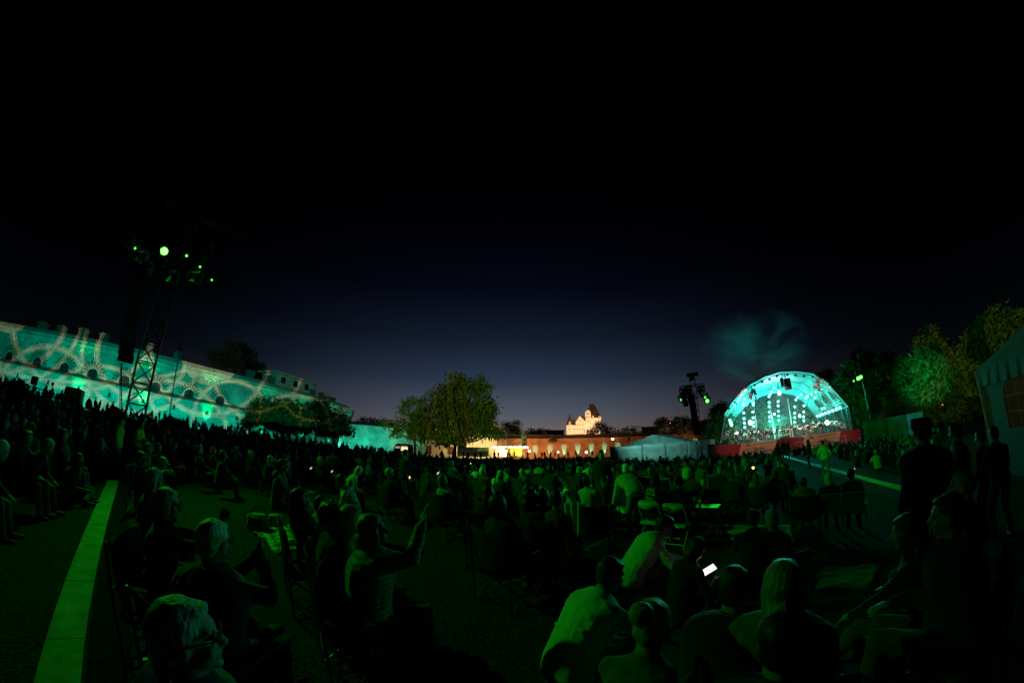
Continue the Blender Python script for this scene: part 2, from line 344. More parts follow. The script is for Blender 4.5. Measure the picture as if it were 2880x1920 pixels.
def matpanel(name, col, dots):
    m, N, L, b = newmat(name); b.inputs['Roughness'].default_value = .5; tc = N.new('ShaderNodeTexCoord')
    nz = N.new('ShaderNodeTexNoise'); nz.inputs['Scale'].default_value = 1.2; nz.inputs['Detail'].default_value = 6; L.new(tc.outputs['Object'], nz.inputs['Vector'])
    vo = N.new('ShaderNodeTexVoronoi'); vo.inputs['Scale'].default_value = dots; L.new(tc.outputs['Object'], vo.inputs['Vector'])
    rp = N.new('ShaderNodeValToRGB'); rp.color_ramp.elements[0].position = .3; rp.color_ramp.elements[1].position = .75; rp.color_ramp.elements[0].color = (*[c*.30 for c in col], 1); rp.color_ramp.elements[1].color = (*[c*1.25 for c in col], 1); nz.inputs['Scale'].default_value = 3.5; nz.inputs['Roughness'].default_value = .75; L.new(nz.outputs['Fac'], rp.inputs[0]); L.new(rp.outputs[0], b.inputs['Base Color'])
    bp = N.new('ShaderNodeBump'); bp.inputs['Strength'].default_value = .6; bp.inputs['Distance'].default_value = .01; L.new(vo.outputs['Distance'], bp.inputs['Height']); L.new(bp.outputs[0], b.inputs['Normal']); return m
def build_paths():
    tag(part('path', strip((-2.20, .877, 0), (-10.55, 6.45, 0), .29, 'path', 1.15, 0), matpanel('pale ramp lid', (.50, .50, .46), 130)), kind='structure')
    tag(part('cable_channel_path', strip((-2.02, 1.15, 0), (-10.37, 6.73, 0), .32, 'p', .9, 0, .02), mat('dark rubber ramp', (.012, .012, .012), .95, .4, 20, .8, 30, spec=.05)), kind='structure')
    tag(part('walkway_path', strip(ground_at(2550, 1380), ground_at(2205, 1283), .36, 'path', 1.15, 0), matpanel('pale ramp lid far', (.42, .42, .40), 24)), kind='structure')
build_paths()
# ================================================================== FORT (left)
FP = [(-140, 9), (-116, 15), (-92, 25), (-76, 33), (-66.5, 41.5), (-60, 53), (-55.5, 64), (-52.5, 80), (-51.5, 95), (-52.5, 106), (-57, 116), (-66, 125), (-82, 132)]
def spline(P, n):
    out = []
    for i in range(len(P)-1):
        p0, p1, p2, p3 = [Vector(P[max(0, min(len(P)-1, i+k))]) for k in (-1, 0, 1, 2)]
        for j in range(n):
            t = j/n; out.append(.5*((2*p1)+(-p0+p2)*t+(2*p0-5*p1+4*p2-p3)*t*t+(-p0+3*p1-3*p2+p3)*t**3))
    out.append(Vector(P[-1])); return out
def build_fort():
    pts = spline(FP, 10); cum = [0]
    for a, b in zip(pts, pts[1:]): cum.append(cum[-1]+(b-a).length)
    nr = []
    for i in range(len(pts)):
        d = (pts[min(i+1, len(pts)-1)]-pts[max(i-1, 0)]).normalized(); nr.append(Vector((d.y, -d.x)))
    root = thing('fortress', 'long curved stone fort wall washed teal with projected line patterns, chimneys along its roof', 'fort wall')
    def sweep(prof, name, m, i0=0, i1=None, uvs=1.0):
        mb = MB(); i1 = i1 or len(pts)-1; ul = [0]
        for a, b in zip(prof, prof[1:]): ul.append(ul[-1]+hypot(a[0]-b[0], a[1]-b[1]))
        for i in range(i0, i1):
            for k in range(len(prof)-1):
                q = []
                for (ii, kk) in ((i, k), (i+1, k), (i+1, k+1), (i, k+1)):
                    p = pts[ii]+nr[ii]*prof[kk][0]; q.append(((p.x, p.y, prof[kk][1]), (cum[ii]*uvs, ul[kk]*uvs)))
                mb.add([a[0] for a in q], [(0, 1, 2, 3)], [[a[1] for a in q]])
        return part(name, mb, m, root, smooth=True)
    sweep([(0, -5), (0, 6.55)], 'lower_wall', M['stone_low'])
    sweep([(0, 6.55), (.28, 6.6), (.28, 6.75), (-.5, 7.15)], 'string_course', M['voussoir'])
    sweep([(-.5, 7.15), (-.5, 11.55)], 'upper_wall', M['stone'])
    sweep([(-.5, 11.55), (.05, 11.6), (.05, 12.15), (.3, 12.2), (.3, 12.4), (.12, 12.45), (.12, 12.75), (.4, 12.8), (.4, 12.95), (-.3, 13.0)], 'cornice', M['roof_fort'])
    sweep([(-.3, 13.0), (-1.2, 13.9), (-7.0, 14.6), (-7.0, 3)], 'roof', M['roof_fort'])
    def atlen(s):
        for i in range(len(cum)-1):
            if cum[i+1] >= s:
                t = (s-cum[i])/(cum[i+1]-cum[i]); return pts[i].lerp(pts[i+1], t), nr[i].lerp(nr[i+1], t).normalized()
    Ltot = cum[-1]
    # corbel table: pendant brackets under the cornice
    cb = MB(); s = 2.0
    while s < Ltot-24:
        p, n = atlen(s); t = Vector((-n.y, n.x)); rot = Matrix(((t.x, n.x, 0), (t.y, n.y, 0), (0, 0, 1)))
        c = p-n*.26
        cb.box((c.x, c.y, 11.32), (.30, .48, .50), rot); c2 = p-n*.36; cb.box((c2.x, c2.y, 10.95), (.20, .28, .28), rot)
        # little arch between brackets
        p2, n2 = atlen(s+.85)
        for k in range(5):
            a0 = pi*(k+.5)/5; q = p2-n2*.24+Vector((-n2.y, n2.x))*cos(a0)*.52; cb.box((q.x, q.y, 11.22+.34*sin(a0)), (.24, .5, .2), rot @ Euler((0, -(a0-pi/2), 0)).to_matrix())
        s += 1.7
    part('corbel_table', cb, M['roof_fort'], root)
    # arched gun windows with radiating voussoirs, just above the string course
    for px in (15, 97, 175, 255, 348, 437, 530, 620, 720, 800):
        v = ray(px, 1010+px*.2); dd = Vector((v.x, v.y)).normalized(); best = min(range(0, int(Ltot*4)), key=lambda q: abs(atlen(q/4+.01)[0].normalized().cross(dd)) if hasattr(Vector((0,0)), 'cross') else 0) if False else None
        s0 = min(np.arange(1, Ltot-20, .25), key=lambda q: abs(atan2(atlen(q)[0].x, atlen(q)[0].y)-atan2(dd.x, dd.y)))
        p, n = atlen(s0); t = Vector((-n.y, n.x)); rot = Matrix(((t.x, n.x, 0), (t.y, n.y, 0), (0, 0, 1)))
        def W3(a, z, off): q = p-n*.5+n*off+t*a; return Vector((q.x, q.y, z))
        w = MB(); 
        for k in range(11):
            a0 = pi*(k)/10; ca, sa = cos(a0), sin(a0); w.box(W3(ca*1.75, 7.75+sa*1.75, .04), (.26, .14, 1.0), rot @ Euler((0, pi/2-a0, 0)).to_matrix())
        wo = part('window', w, M['voussoir'], root)
        pn = MB(); arc = [W3(-.95, 7.2, .012)]+[W3(.95*cos(pi*j/10+0)*-1, 7.75+.95*sin(pi*j/10), .012) for j in range(11)]+[W3(.95, 7.2, .012)]
        pn.slab(arc, .02, (n.x, n.y, 0)); part('pane', pn, M['window_dark'], wo)
        s0b = s0+4.0
        p, n = atlen(s0b); t = Vector((-n.y, n.x))
        lo = MB(); lo.slab([W3(-.22, 4.55, .505), W3(.22, 4.55, .505), W3(.22, 5.2, .505), W3(-.22, 5.2, .505)], .02, (n.x, n.y, 0)); lo.box(W3(0, 4.45, .56), (.8, .16, .1), Matrix(((t.x, n.x, 0), (t.y, n.y, 0), (0, 0, 1)))); part('loophole', lo, M['window_dark'], root)
        l2 = MB(); l2.slab([W3(-.75, 1.1, .505), W3(.75, 1.1, .505), W3(.4, 2.1, .505), W3(-.4, 2.1, .505)], .03, (n.x, n.y, 0)); part('embrasure', l2, M['voussoir'], root)
    # chimneys
    for px, w, h in ((60, 2.2, 1.7), (118, 2.2, 1.6), (188, 2.4, 2.2), (257, 2.2, 2.0), (415, 2.4, 2.2), (505, 2.0, 1.8), (733, 3.0, 2.4), (792, 3.0, 2.4), (918, 2.2, 2.2), (944, 2.0, 2.0), (962, 2.0, 1.5), (976, 1.6, 1.2)):
        v = ray(px, 1000); aa = atan2(v.x, v.y); s0 = min(np.arange(1, Ltot-18, .25), key=lambda q: abs(atan2(atlen(q)[0].x, atlen(q)[0].y)-aa)); p, n = atlen(s0); t = Vector((-n.y, n.x)); rot = Matrix(((t.x, n.x, 0), (t.y, n.y, 0), (0, 0, 1)))
        q = p-n*3; h *= .42; w *= .62; mb = MB(); mb.box((q.x, q.y, 13.9+h/2), (w, 1.3, h+1.2), rot); mb.box((q.x, q.y, 14.5+h), (w+.3, 1.6, .28), rot); mb.box((q.x, q.y, 14.75+h), (w*.7, 1.0, .25), rot); part('chimney', mb, M['chimney'], root)
    # flat roofed lookout pavilion on the roof
    v = ray(860, 1080); aa = atan2(v.x, v.y); s0 = min(np.arange(1, Ltot-18, .25), key=lambda q: abs(atan2(atlen(q)[0].x, atlen(q)[0].y)-aa)); p, n = atlen(s0); q = p-n*6; t = Vector((-n.y, n.x)); rot = Matrix(((t.x, n.x, 0), (t.y, n.y, 0), (0, 0, 1)))
    mb = MB(); mb.box((q.x, q.y, 15.7), (14, 5, 3.0), rot); mb.box((q.x, q.y, 17.35), (16.5, 7, .35), rot); mb.box((q.x, q.y, 17.7), (9, 4.5, .5), rot); pv = part('pavilion', mb, M['roof_fort'], root)
    for k in (-4.5, 0, 4.5): w = MB(); c = q+n*2.53+t*k; w.box((c.x, c.y, 15.9), (1.6, .06, 1.5), rot); part('window', w, M['window_dark'], pv)
    # upright green floods at the foot of the wall
    for px, py in ((52, 1090), (212, 1120), (397, 1150), (578, 1180), (735, 1205), (850, 1225), (925, 1235)):
        v = ray(px, py); aa = atan2(v.x, v.y); s0 = min(np.arange(1, Ltot-18, .25), key=lambda q: abs(atan2(atlen(q)[0].x, atlen(q)[0].y)-aa)); p, n = atlen(s0); q = p+n*1.3; e = p+n*.0
        spot('wall_uplight', (q.x, q.y, gz(q.x, q.y)+.25), (e.x, e.y, 6.5), 8000, (.0, 1.0, .26), 34, 1, .1)
    return pts, nr, cum
FORT = build_fort()
for px in range(-20, 1000, 56):
    v = ray(px, 1100); aa = atan2(v.x, v.y); pts, nr, cum = FORT; k = min(range(len(pts)-14), key=lambda q: abs(atan2(pts[q].x, pts[q].y)-aa)); q = pts[k]+nr[k]*7; e = pts[k]
    spot('wall_wash', (q.x, q.y, gz(q.x, q.y)+.3), (e.x, e.y, 4.5), 800, (.0, 1.0, .74), 112, 1, .2)
LOWA, LOWB = at(945, 1200, 118), at(1225, 1206, 118)
def uvwall(a, b, z0, z1, mb, uo=0.0, thick=1.0):
    a, b = Vector(a), Vector(b); d = b-a; n = Vector((d.y, -d.x, 0)).normalized()*-1
    if n.dot(Vector((a.x, a.y, 0))) > 0: n = -n
    L = d.length; A = [Vector((p.x, p.y, z)) for p, z in ((a, z0), (b, z0), (b, z1), (a, z1))]; B = [p-n*thick for p in A]
    mb.add(A+B, [(0, 1, 2, 3), (5, 4, 7, 6), (3, 2, 6, 7), (4, 0, 3, 7), (1, 5, 6, 2)], [[(uo, z0), (uo+L, z0), (uo+L, z1), (uo, z1)]]*2+[[(uo, 0), (uo+L, 0), (uo+L, 1), (uo, 1)]]+[[(0, z0), (1, z0), (1, z1), (0, z1)]]*2)
    return n
def build_low_wall():
    r = thing('moat_wall', 'straight teal lit stone wall right of the curved fort, behind the small tree', 'wall')
    mb = MB(); uvwall(LOWA, LOWB, -1.5, 8.15, mb); part('wall', mb, M['stone_low'], r)
    mb = MB(); d = (LOWB-LOWA).normalized(); c = (LOWA+LOWB)/2; mb.box((c.x, c.y+.5, 8.3), ((LOWB-LOWA).length, 1.8, .3), (0, 0, atan2(d.y, d.x))); mb.box((c.x, c.y+6, 8.9), ((LOWB-LOWA).length, 9, .9), (0.05, 0, atan2(d.y, d.x))); part('coping', mb, M['roof_dark'], r)
    for px, zz in ((1056, 2.6), (1078, 2.2), (1150, 2.4)):
        q = at(px, 1200, 117.6); mb = MB(); mb.box((q.x, q.y, 3.9), (.9, .1, .8)); mb.box((q.x, q.y-.1, 3.4), (1.2, .3, .15)); part('loophole', mb, M['window_dark'], r)
    for px in (1032, 1180):
        q = at(px, 1250, 116.6); spot('wall_uplight', (q.x, q.y, .3), (q.x*1.005, q.y*1.006, 7.5), 1500, (.02, 1.0, .45), 34, .9, .1)
    for px in (960, 1000, 1045, 1090, 1135):
        q = at(px, 1270, 108); spot('teal_wash', (q.x, q.y, .4), (q.x*1.09, q.y*1.09, 5), 2200, (.02, 1.0, .68), 95, 1, .2)
build_low_wall()
def build_yellow_wall():
    r = thing('casemate_building', 'cream plastered fort building glowing under warm floodlight behind the big tree', 'building')
    a, b = at(1190, 1206, 117), at(1405, 1206, 112)
    mb = MB(); uvwall(a, b, -1, 8.6, mb, thick=9); part('wall', mb, M['plaster'], r)
    mb = MB(); q = at(1362, 1206, 116); mb.box((q.x, q.y+3, 9.6), (9.5, 8, 2.2)); mb.box((q.x-1, q.y+3, 10.9), (8, 7, .5)); part('attic', mb, M['plaster'], r)
    q2 = at(1384, 1206, 113.5); mb = MB(); mb.slab([(q2.x-2.2, q2.y, 10.6), (q2.x+1.0, q2.y, 10.6), (q2.x+4.2, q2.y, 8.0), (q2.x+3.0, q2.y, 5.4), (q2.x-2.2, q2.y, 8.6)], 6, (0, 1, 0)); part('gable', mb, M['plaster'], r)
    for px in (1200, 1262, 1310, 1350):
        q = at(px, 1262, 111.5); mb = MB(); mb.box((q.x, q.y+3.0, 1.4), (1.7, .35, 2.6)); part('door', mb, M['wood'], r)
        mb = MB(); mb.box((q.x+5, q.y+3.0, 3.3), (1.1, .3, 1.0)); part('window', mb, M['window_dark'], r)
    for px, p in ((1230, 500), (1275, 1100), (1320, 2300), (1352, 2400), (1385, 1500)):
        q = at(px, 1262, 103); spot('warm_flood', (q.x, q.y, .6), (q.x*1.08, q.y*1.08, 5.5), p, (1.0, .66, .22), 120, 1, .2)
build_yellow_wall()
def build_brick_wall():
    r = thing('brick_arcade_wall', 'long red brick fort wall with blind arches and teal lit niches', 'wall')
    a, b = at(1402, 1231, 108), at(1990, 1228, 150); d = b-a; L = d.length; u = Vector((d.x, d.y, 0)).normalized(); n = Vector((u.y, -u.x, 0))
    top = 5.35
    mb = MB(); uvwall(a, b, -1.2, top, mb, thick=2); part('wall', mb, M['brick'], r)
    rz = atan2(u.y, u.x); c = (a+b)/2
    mb = MB(); mb.box((c.x, c.y, top+.16), (L, 2.6, .32), (0, 0, rz)); mb.box((c.x-n.x*2.5, c.y-n.y*2.5, top+.75), (L, 5, 1.0), (0, 0, rz)); part('coping', mb, M['roof_dark'], r)
    for px in (1421, 1463, 1505, 1547, 1586, 1625, 1663, 1700, 1737, 1925, 1957, 1982):
        v = ray(px, 1260); v2 = Vector((v.x, v.y, 0)).normalized(); A2 = Vector((a.x, a.y, 0)); den = v2.x*u.y-v2.y*u.x; t = (A2.x*u.y-A2.y*u.x)/den; p = v2*t
        w, h0 = 1.62, 2.2
        mbx = MB()
        for k in range(13):          # proud arch ring and piers
            a0 = pi*k/12; q = p+n*.06+u*cos(a0)*w*1.0; mbx.box((q.x, q.y, h0+sin(a0)*w*.78), (.48, .22, .26), Matrix.Rotation(rz, 3, 'Z') @ Euler((0, -a0, 0)).to_matrix())
        for sgn in (-1, 1): q = p+n*.06+u*sgn*w; mbx.box((q.x, q.y, .6), (.26, .2, 3.2), (0, 0, rz))
        ar = part('arch', mbx, M['brick'], r)
        mbn = MB(); mbn.slab([p+n*.004-u*(w-.2)+Vector((0, 0, -.6))]+[p+n*.004+Vector((0, 0, h0+sin(pi*k/12)*(w-.2)*.78))-u*cos(pi*k/12)*(w-.2) for k in range(13)]+[p+n*.004+u*(w-.2)+Vector((0, 0, -.6))], .02, n); part('niche', mbn, M['brick'], ar)
        l3 = MB()
        for k in (-.9, 0, .9): q = p+n*.05+u*k; l3.box((q.x, q.y, 1.15), (.16, .1, .34), (0, 0, rz))
        part('loophole', l3, M['window_dark'], ar)
        if px != 1421:
            q = p+n*.55; e = p+n*.1; spot('niche_uplight', (q.x, q.y, gz(q.x, q.y)+.12), (e.x, e.y, 4), 5200, (.22, 1.0, .62), 33, .5, .08)
    for px, p in ((1420, 500), (1470, 800), (1523, 700), (1585, 420), (1640, 480), (1690, 420), (1745, 380), (1930, 260), (1975, 260)):
        q = at(px, 1278, 92 if px < 1760 else 118); spot('sodium_wash', (q.x, q.y, 1.0), (q.x*1.18, q.y*1.18, 2.6), p*13, (1.0, .40, .12), 130, 1, .2)
build_brick_wall()
# ================================================================== CASTLE
def build_castle():
    D = 205.0; o = at(1594, 1232, D); rz = -R(12.2)
    r = thing('castle', 'white floodlit castle with steep dark roofs and stepped towers on the skyline', 'castle', (o.x, o.y, 0), rz)
    k = D/960.0*.955
    def X(px): return (px-1594)*k
    def Z(py): return EYE+(1264-py)*k*1.07
    def blk(name, x0, x1, y0, y1, dep, off=0, m='plaster'):
        mb = MB(); mb.box(((X(x0)+X(x1))/2, off+dep/2, (Z(y0)+Z(y1))/2), (X(x1)-X(x0), dep, Z(y1)-Z(y0))); return part(name, mb, M[m], r)
    blk('stair_wing', 1594, 1612, 1300, 1199, 6)
    gm = MB(); gm.slab([(X(1611), .5, Z(1300)), (X(1662), .5, Z(1300)), (X(1662), .5, Z(1205)), (X(1634), .5, Z(1175)), (X(1611), .5, Z(1205))], 12, (0, 1, 0)); g = part('gabled_hall', gm, M['plaster'], r)
    mb = MB(); mb.slab([(X(1634), 1.0, Z(1174.2)), (X(1650), 1, Z(1189)), (X(1650), 1, Z(1180)), (X(1643), 1, Z(1174.2))], 14, (0, 1, 0)); part('roof', mb, M['roof_dark'], r)
    t = blk('main_tower', 1648, 1693, 1300, 1184, 12, 1.2); blk('main_tower_top', 1649, 1666, 1184, 1167, 11, 1.0)
    mb = MB(); mb.box(((X(1660)+X(1695))/2, 7, Z(1183.5)), (X(1696)-X(1659), 12.6, .6)); part('cornice', mb, M['plaster'], r)
    mb = MB(); x0, x1 = X(1655), X(1692); a, b = X(1663), X(1677)
    base = [(x0, 1.5, Z(1183)), (x1, 1.5, Z(1183)), (x1, 13, Z(1183)), (x0, 13, Z(1183))]; tp = [(a, 6.6, Z(1141)), (b, 6.6, Z(1141)), (b, 7.8, Z(1141)), (a, 7.8, Z(1141))]
    mid = [(X(1658.5), 3.0, Z(1165)), (X(1689), 3.0, Z(1165)), (X(1689), 11, Z(1165)), (X(1658.5), 11, Z(1165))]
    mb.add(base+mid+tp, [(0, 1, 5, 4), (1, 2, 6, 5), (2, 3, 7, 6), (3, 0, 4, 7), (4, 5, 9, 8), (5, 6, 10, 9), (6, 7, 11, 10), (7, 4, 8, 11), (8, 9, 10, 11), (3, 2, 1, 0)])
    for q in (a+.3, b-.3): mb.tube((q, 7.2, Z(1141)), (q, 7.2, Z(1137)), .12)
    part('hipped_roof', mb, M['roof_dark'], r)
    gm = MB(); gm.slab([(X(1649), .8, Z(1168)), (X(1666), .8, Z(1168)), (X(1662.5), .8, Z(1161)), (X(1654), .8, Z(1161))], 5, (0, 1, 0)); part('tower_gable', gm, M['plaster'], r)
    def turret(x, z0, z1, z2, w, m='plaster'):
        mb = MB(); mb.tube((X(x), .9, Z(z0)), (X(x), .9, Z(z1)), w, w, 8); tt = part('turret', mb, M[m], r)
        mb = MB(); mb.tube((X(x), .9, Z(z1)), (X(x), .9, Z(z2)), w*1.18, .03, 8); part('spire', mb, M['roof_dark'], tt)
    turret(1604, 1201, 1199, 1168, 1.75); turret(1616, 1206, 1200, 1177, 1.15); turret(1671.5, 1186, 1177, 1167, .65); turret(1690.5, 1186, 1178, 1169, .75)
    mb = MB(); mb.slab([(X(1601), -.9, Z(1200)), (X(1607), -.9, Z(1200)), (X(1607), -.9, Z(1194)), (X(1604), -.9, Z(1189)), (X(1601), -.9, Z(1194))], 1.2, (0, 1, 0)); part('dormer', mb, M['plaster'], r)
    ws = [(1602, 1210), (1604, 1195), (1634, 1188), (1626, 1200), (1633, 1200), (1641, 1200), (1617, 1211), (1625, 1211), (1633, 1211), (1642.5, 1211), (1616, 1225), (1602, 1226), (1626, 1226),
          (1653, 1179), (1658, 1179), (1663, 1179), (1657, 1191), (1657, 1202), (1679, 1191), (1687, 1191), (1655, 1170), (1660, 1170), (1671.5, 1181), (1690.5, 1181.5)]
    for x, y in ws:
        f = -1.0 if (x, y) == (1604, 1195) else (.22 if y < 1186 and x > 1665 else (.75 if x < 1612 and False else (-.02 if x < 1612 else (.45 if x < 1648 else (.95 if y < 1184 else 1.15)))))
        mb = MB(); mb.box((X(x), f, Z(y)), (.55, .1, .62)); w = part('window', mb, M['window_dark'], r)
        mb = MB(); mb.box((X(x), f-.06, Z(y)-.42), (.85, .2, .12)); part('sill', mb, M['plaster'], w)
    mb = MB()
    for z in (1214.5, 1193): mb = MB(); mb.box(((X(1611)+X(1648))/2, .45, Z(z)), (X(1648)-X(1611) if z > 1200 else X(1640)-X(1628), .22, .16)); part('moulding', mb, M['plaster'], r)
    c = Vector((o.x, o.y, 0))
    for dx, zt, p in ((-22, 10, 34000), (4, 14, 30000), (26, 16, 34000)):
        q = c+Vector((dx, -34, 9.0)); spot('castle_flood', q, c+Vector((8+dx*.25, 0, zt)), p*1.15, (1.0, .60, .30), 62, .8, .3)
build_castle()
# ================================================================== PROJECTORS on the left tower
cy = [(-.70, .05, .10, .008), (-.62, -.10, .16, .009), (-.50, .12, .15, .009), (-.50, .12, .19, .007), (-.36, -.06, .12, .009), (-.30, .16, .20, .009), (-.20, -.12, .16, .008), (-.12, .10, .13, .009), (-.12, .10, .17, .007), (.0, -.14, .18, .009), (.08, .14, .18, .009), (.18, -.04, .12, .008), (.28, .16, .20, .009), (.40, -.10, .18, .008), (.50, .08, .14, .008), (.60, -.06, .14, .007), (-.42, .9, .93, .006)]
zn = [(-.50, .12, .05), (.08, .14, .09), (-.20, -.12, .07)]
gobo('wall_projector', LAMP+Vector((-.5, .9, .4)), (-62, 48, 7.0), 120000, 84, cy, zn, ((0.0, .27, .20), (.62, .86, .52), (0.0, .03, .02)), -.082)
cz = [(-.12, .10, .16, .014), (.02, -.06, .20, .014), (.14, .10, .14, .012), (-.02, .16, .10, .012), (.24, -.02, .20, .014), (-.24, -.05, .18, .014), (.10, .22, .10, .012)]
gobo('tree_projector', LAMP+Vector((.9, .6, .3)), (60, 27, 6.5), 130000, 38, cz, [(-.14, .08, .10), (.17, .02, .07)], ((.012, .075, .01), (.26, .46, .09), (0.0, .01, 0.0)), -.066, -.055)
gobo('park_tree_projector', LAMP+Vector((.5, .9, .3)), (-15, 80, 9), 190000, 27, [(-.62, .05, .58, .022), (.50, .10, .49, .030), (-.42, -.1, .50, .016)], [(-.3, .3, .1)], ((.22, .46, .05), (.42, .52, .10), (0.01, .03, 0.0)), -.09)
# ================================================================== TRUSS TOWERS
def truss(mb, a, b, w, bay=.5, r=.025, side=None):
    a, b = Vector(a), Vector(b); d = (b-a); L = d.length; d.normalize(); x = d.cross(side or (Vector((0, 1, 0)) if abs(d.y) < .8 else Vector((1, 0, 0)))).normalized(); y = d.cross(x).normalized()
    cs = [(x*i+y*j)*w/2 for i, j in ((-1, -1), (1, -1), (1, 1), (-1, 1))]; n = max(1, int(L/bay))
    for c in cs: mb.tube(a+c, b+c, r, n=5)
    for k in range(n+1):
        p = a+d*L*k/n
        for i in range(4):
            q = (i+1) % 4; mb.tube(p+cs[i], p+cs[q], r*.6, n=4, cap=False)
            if k < n: mb.tube(p+cs[i if k % 2 else q], a+d*L*(k+1)/n+cs[q if k % 2 else i], r*.6, n=4, cap=False)
def line_array(name, label, top, bot, w, n=12, sweep=.35, grp='line array loudspeakers hanging from the towers'):
    top, bot = Vector(top), Vector(bot); t = thing(name, label, 'loudspeaker', top, 0, grp)
    fwd = -Vector((top.x, top.y, 0)).normalized(); rz = atan2(fwd.y, fwd.x)+pi/2; d = bot-top; h = d.length/n
    for i in range(n):
        f = (i+.5)/n; p = d*f+fwd*(sweep*f*f*.6-.1) ; mb = MB(); tl = f*f*.35
        mb.box(p, (w, w*.62, h*.94), Matrix.Rotation(rz, 3, 'Z') @ Euler((tl, 0, 0)).to_matrix()); c = part('cabinet', mb, M['plastic'], t)
    mb = MB(); mb.box((0, 0, .08), (w*.9, w*.5, .08), Matrix.Rotation(rz, 3, 'Z')); mb.tube((0, 0, .08), (0, 0, .55), .015); mb.tube((w*.3, 0, .08), (0, 0, .55), .012); part('flying_frame', mb, M['black_metal'], t)
    return t
def moving_head(p, aim, label, lens='lens_green', s=1.0, rl=.07, grp='green floodlights on the towers'):
    p = Vector(p); aim = Vector(aim).normalized(); q = aim.to_track_quat('Z', 'Y').to_matrix()
    t = thing('stage_light', label, 'lamp', p, 0, grp)
    mb = MB(); mb.tube(-aim*.16*s, aim*.20*s, .13*s, .16*s, 10); part('lamp_body', mb, M['plastic'], t)
    mb = MB()
    for sg in (-1, 1): o = q @ Vector((sg*.19*s, 0, 0)); mb.box(o+Vector((0, 0, .1*s)), (.04*s, .1*s, .32*s))
    mb.box((0, 0, .27*s), (.42*s, .16*s, .1*s)); part('yoke', mb, M['black_metal'], t)
    if lens: mb = MB(); mb.tube(aim*.205*s, aim*.215*s, rl*s, n=12); part('lens', mb, M[lens], t)
    return t
def build_tower(name, label, base, h, w, d, beams, head):
    b = Vector((base.x, base.y, gz(base.x, base.y))); t = thing(name, label, 'light tower', b, 0, None)
    v = Vector((b.x, b.y, 0)).normalized(); s = Vector((v.y, -v.x, 0))
    mb = MB(); truss(mb, (0, 0, .1), (0, 0, h-b.z), w, w*1.05, .034*w/.6, v); part('mast', mb, M['black_metal'], t)
    mb = MB()
    for k in range(4): a = pi/4+k*pi/2; e = Vector((cos(a), sin(a), 0)); mb.tube(e*w*.5, e*w*2.4+Vector((0, 0, .04)), .04); mb.tube(e*w*2.4+Vector((0, 0, .04)), e*w*.6+Vector((0, 0, w*3)), .025); mb.box(e*w*2.4+Vector((0, 0, .03)), (.3, .3, .06))
    part('base', mb, M['black_metal'], t)
    for z, l0, l1, ww in beams:
        mb = MB(); truss(mb, s*l0+Vector((0, 0, z-b.z))-v*w*.7, s*l1+Vector((0, 0, z-b.z))-v*w*.7, ww, ww*1.3, .018, Vector((0, 0, 1))); part('cross_beam', mb, M['black_metal'], t)
    mb = MB(); z, l0, l1, ww = head; mb.box(s*(l0+l1)/2+Vector((0, 0, z-b.z)), (abs(l1-l0), ww, ww*.6), Matrix.Rotation(atan2(s.y, s.x), 3, 'Z')); mb.tube(Vector((0, 0, z-b.z-.6)), Vector((0, 0, z-b.z)), w*.42, w*.42, 8); part('head_block', mb, M['black_metal'], t)
    return t
AIM = Vector((10, 14, 0))
t = build_tower('light_tower', 'tall black truss tower at left carrying green floodlights, nearest of the towers', TL, 9.4, .64, 15, [(7.15, -2.1, 2.2, .32), (8.1, -1.9, 1.9, .3)], (9.75, -1.3, 2.1, .38))
mb = MB(); a = at(560, 765, 14.6)-t.location; bq = at(474, 1192, 14.6)-t.location; mb.tube(a, bq, .022); part('guy_pole', mb, M['black_metal'], t)
mb = MB(); a = at(340, 1020, 14.6)-t.location; bq = at(337, 1170, 14.6)-t.location
for k in (0, .09, .16): mb.tube(a+Vector((k*.4, 0, 0)), bq+Vector((k, 0, 0)), .012)
part('cable_bundle', mb, M['black_metal'], t)
line_array('line_array', 'long black line array hanging left of the nearest light tower', at(388, 772, 14.3), at(352, 1018, 14.2), .50, 13, .35)
greens = [(376, 697, .032, 'lens_green', 'green lamp at far left end of nearest tower beam'), (458, 705, .135, 'lens_green_hot', 'brightest green floodlight, glaring at top of the nearest tower'), (521, 718, .042, 'lens_green', 'round green lamp right of the glaring one on nearest tower'),
          (559, 749, .034, 'lens_green', 'second green lamp right of the glare on nearest tower'), (592, 786, .028, 'lens_green', 'lowest green lamp at right end of nearest tower beam')]
for px, py, rl, ln, lb in greens:
    p = at(px, py, 14.3); dr = Vector((0, 0, EYE))-p; moving_head(p-dr.normalized()*.2, dr.normalized()+Vector((.15, .2, 0)), lb, ln, 1.0, rl)
for px, py, lb in ((352, 690, 'unlit moving head at the outer left end of nearest tower beam'), (390, 735, 'unlit moving head under the left arm of nearest tower'), (478, 792, 'unlit lamp just right of the mast of nearest tower'), (545, 792, 'unlit round lamp hanging below the right arm of nearest tower'), (575, 720, 'unlit lamp at the top right of nearest tower beam'), (405, 768, 'unlit lamp between mast and line array of nearest tower')):
    moving_head(at(px, py, 14.3), (.3, -.4, -.8), lb, None, 1.25)
TMB = at(1966, 1249, 40); TM = build_tower('delay_tower', 'black truss tower with green lamp standing left of the stage', TMB, 9.3, .62, 40, [(6.75, -1.6, 1.5, .3), (7.9, -1.5, 1.35, .22)], (9.2, -.55, .75, .55))
line_array('line_array', 'black line array on the tower left of the stage', at(1943, 1108, 39.4), at(1961, 1222, 39.3), .72, 13, .5)
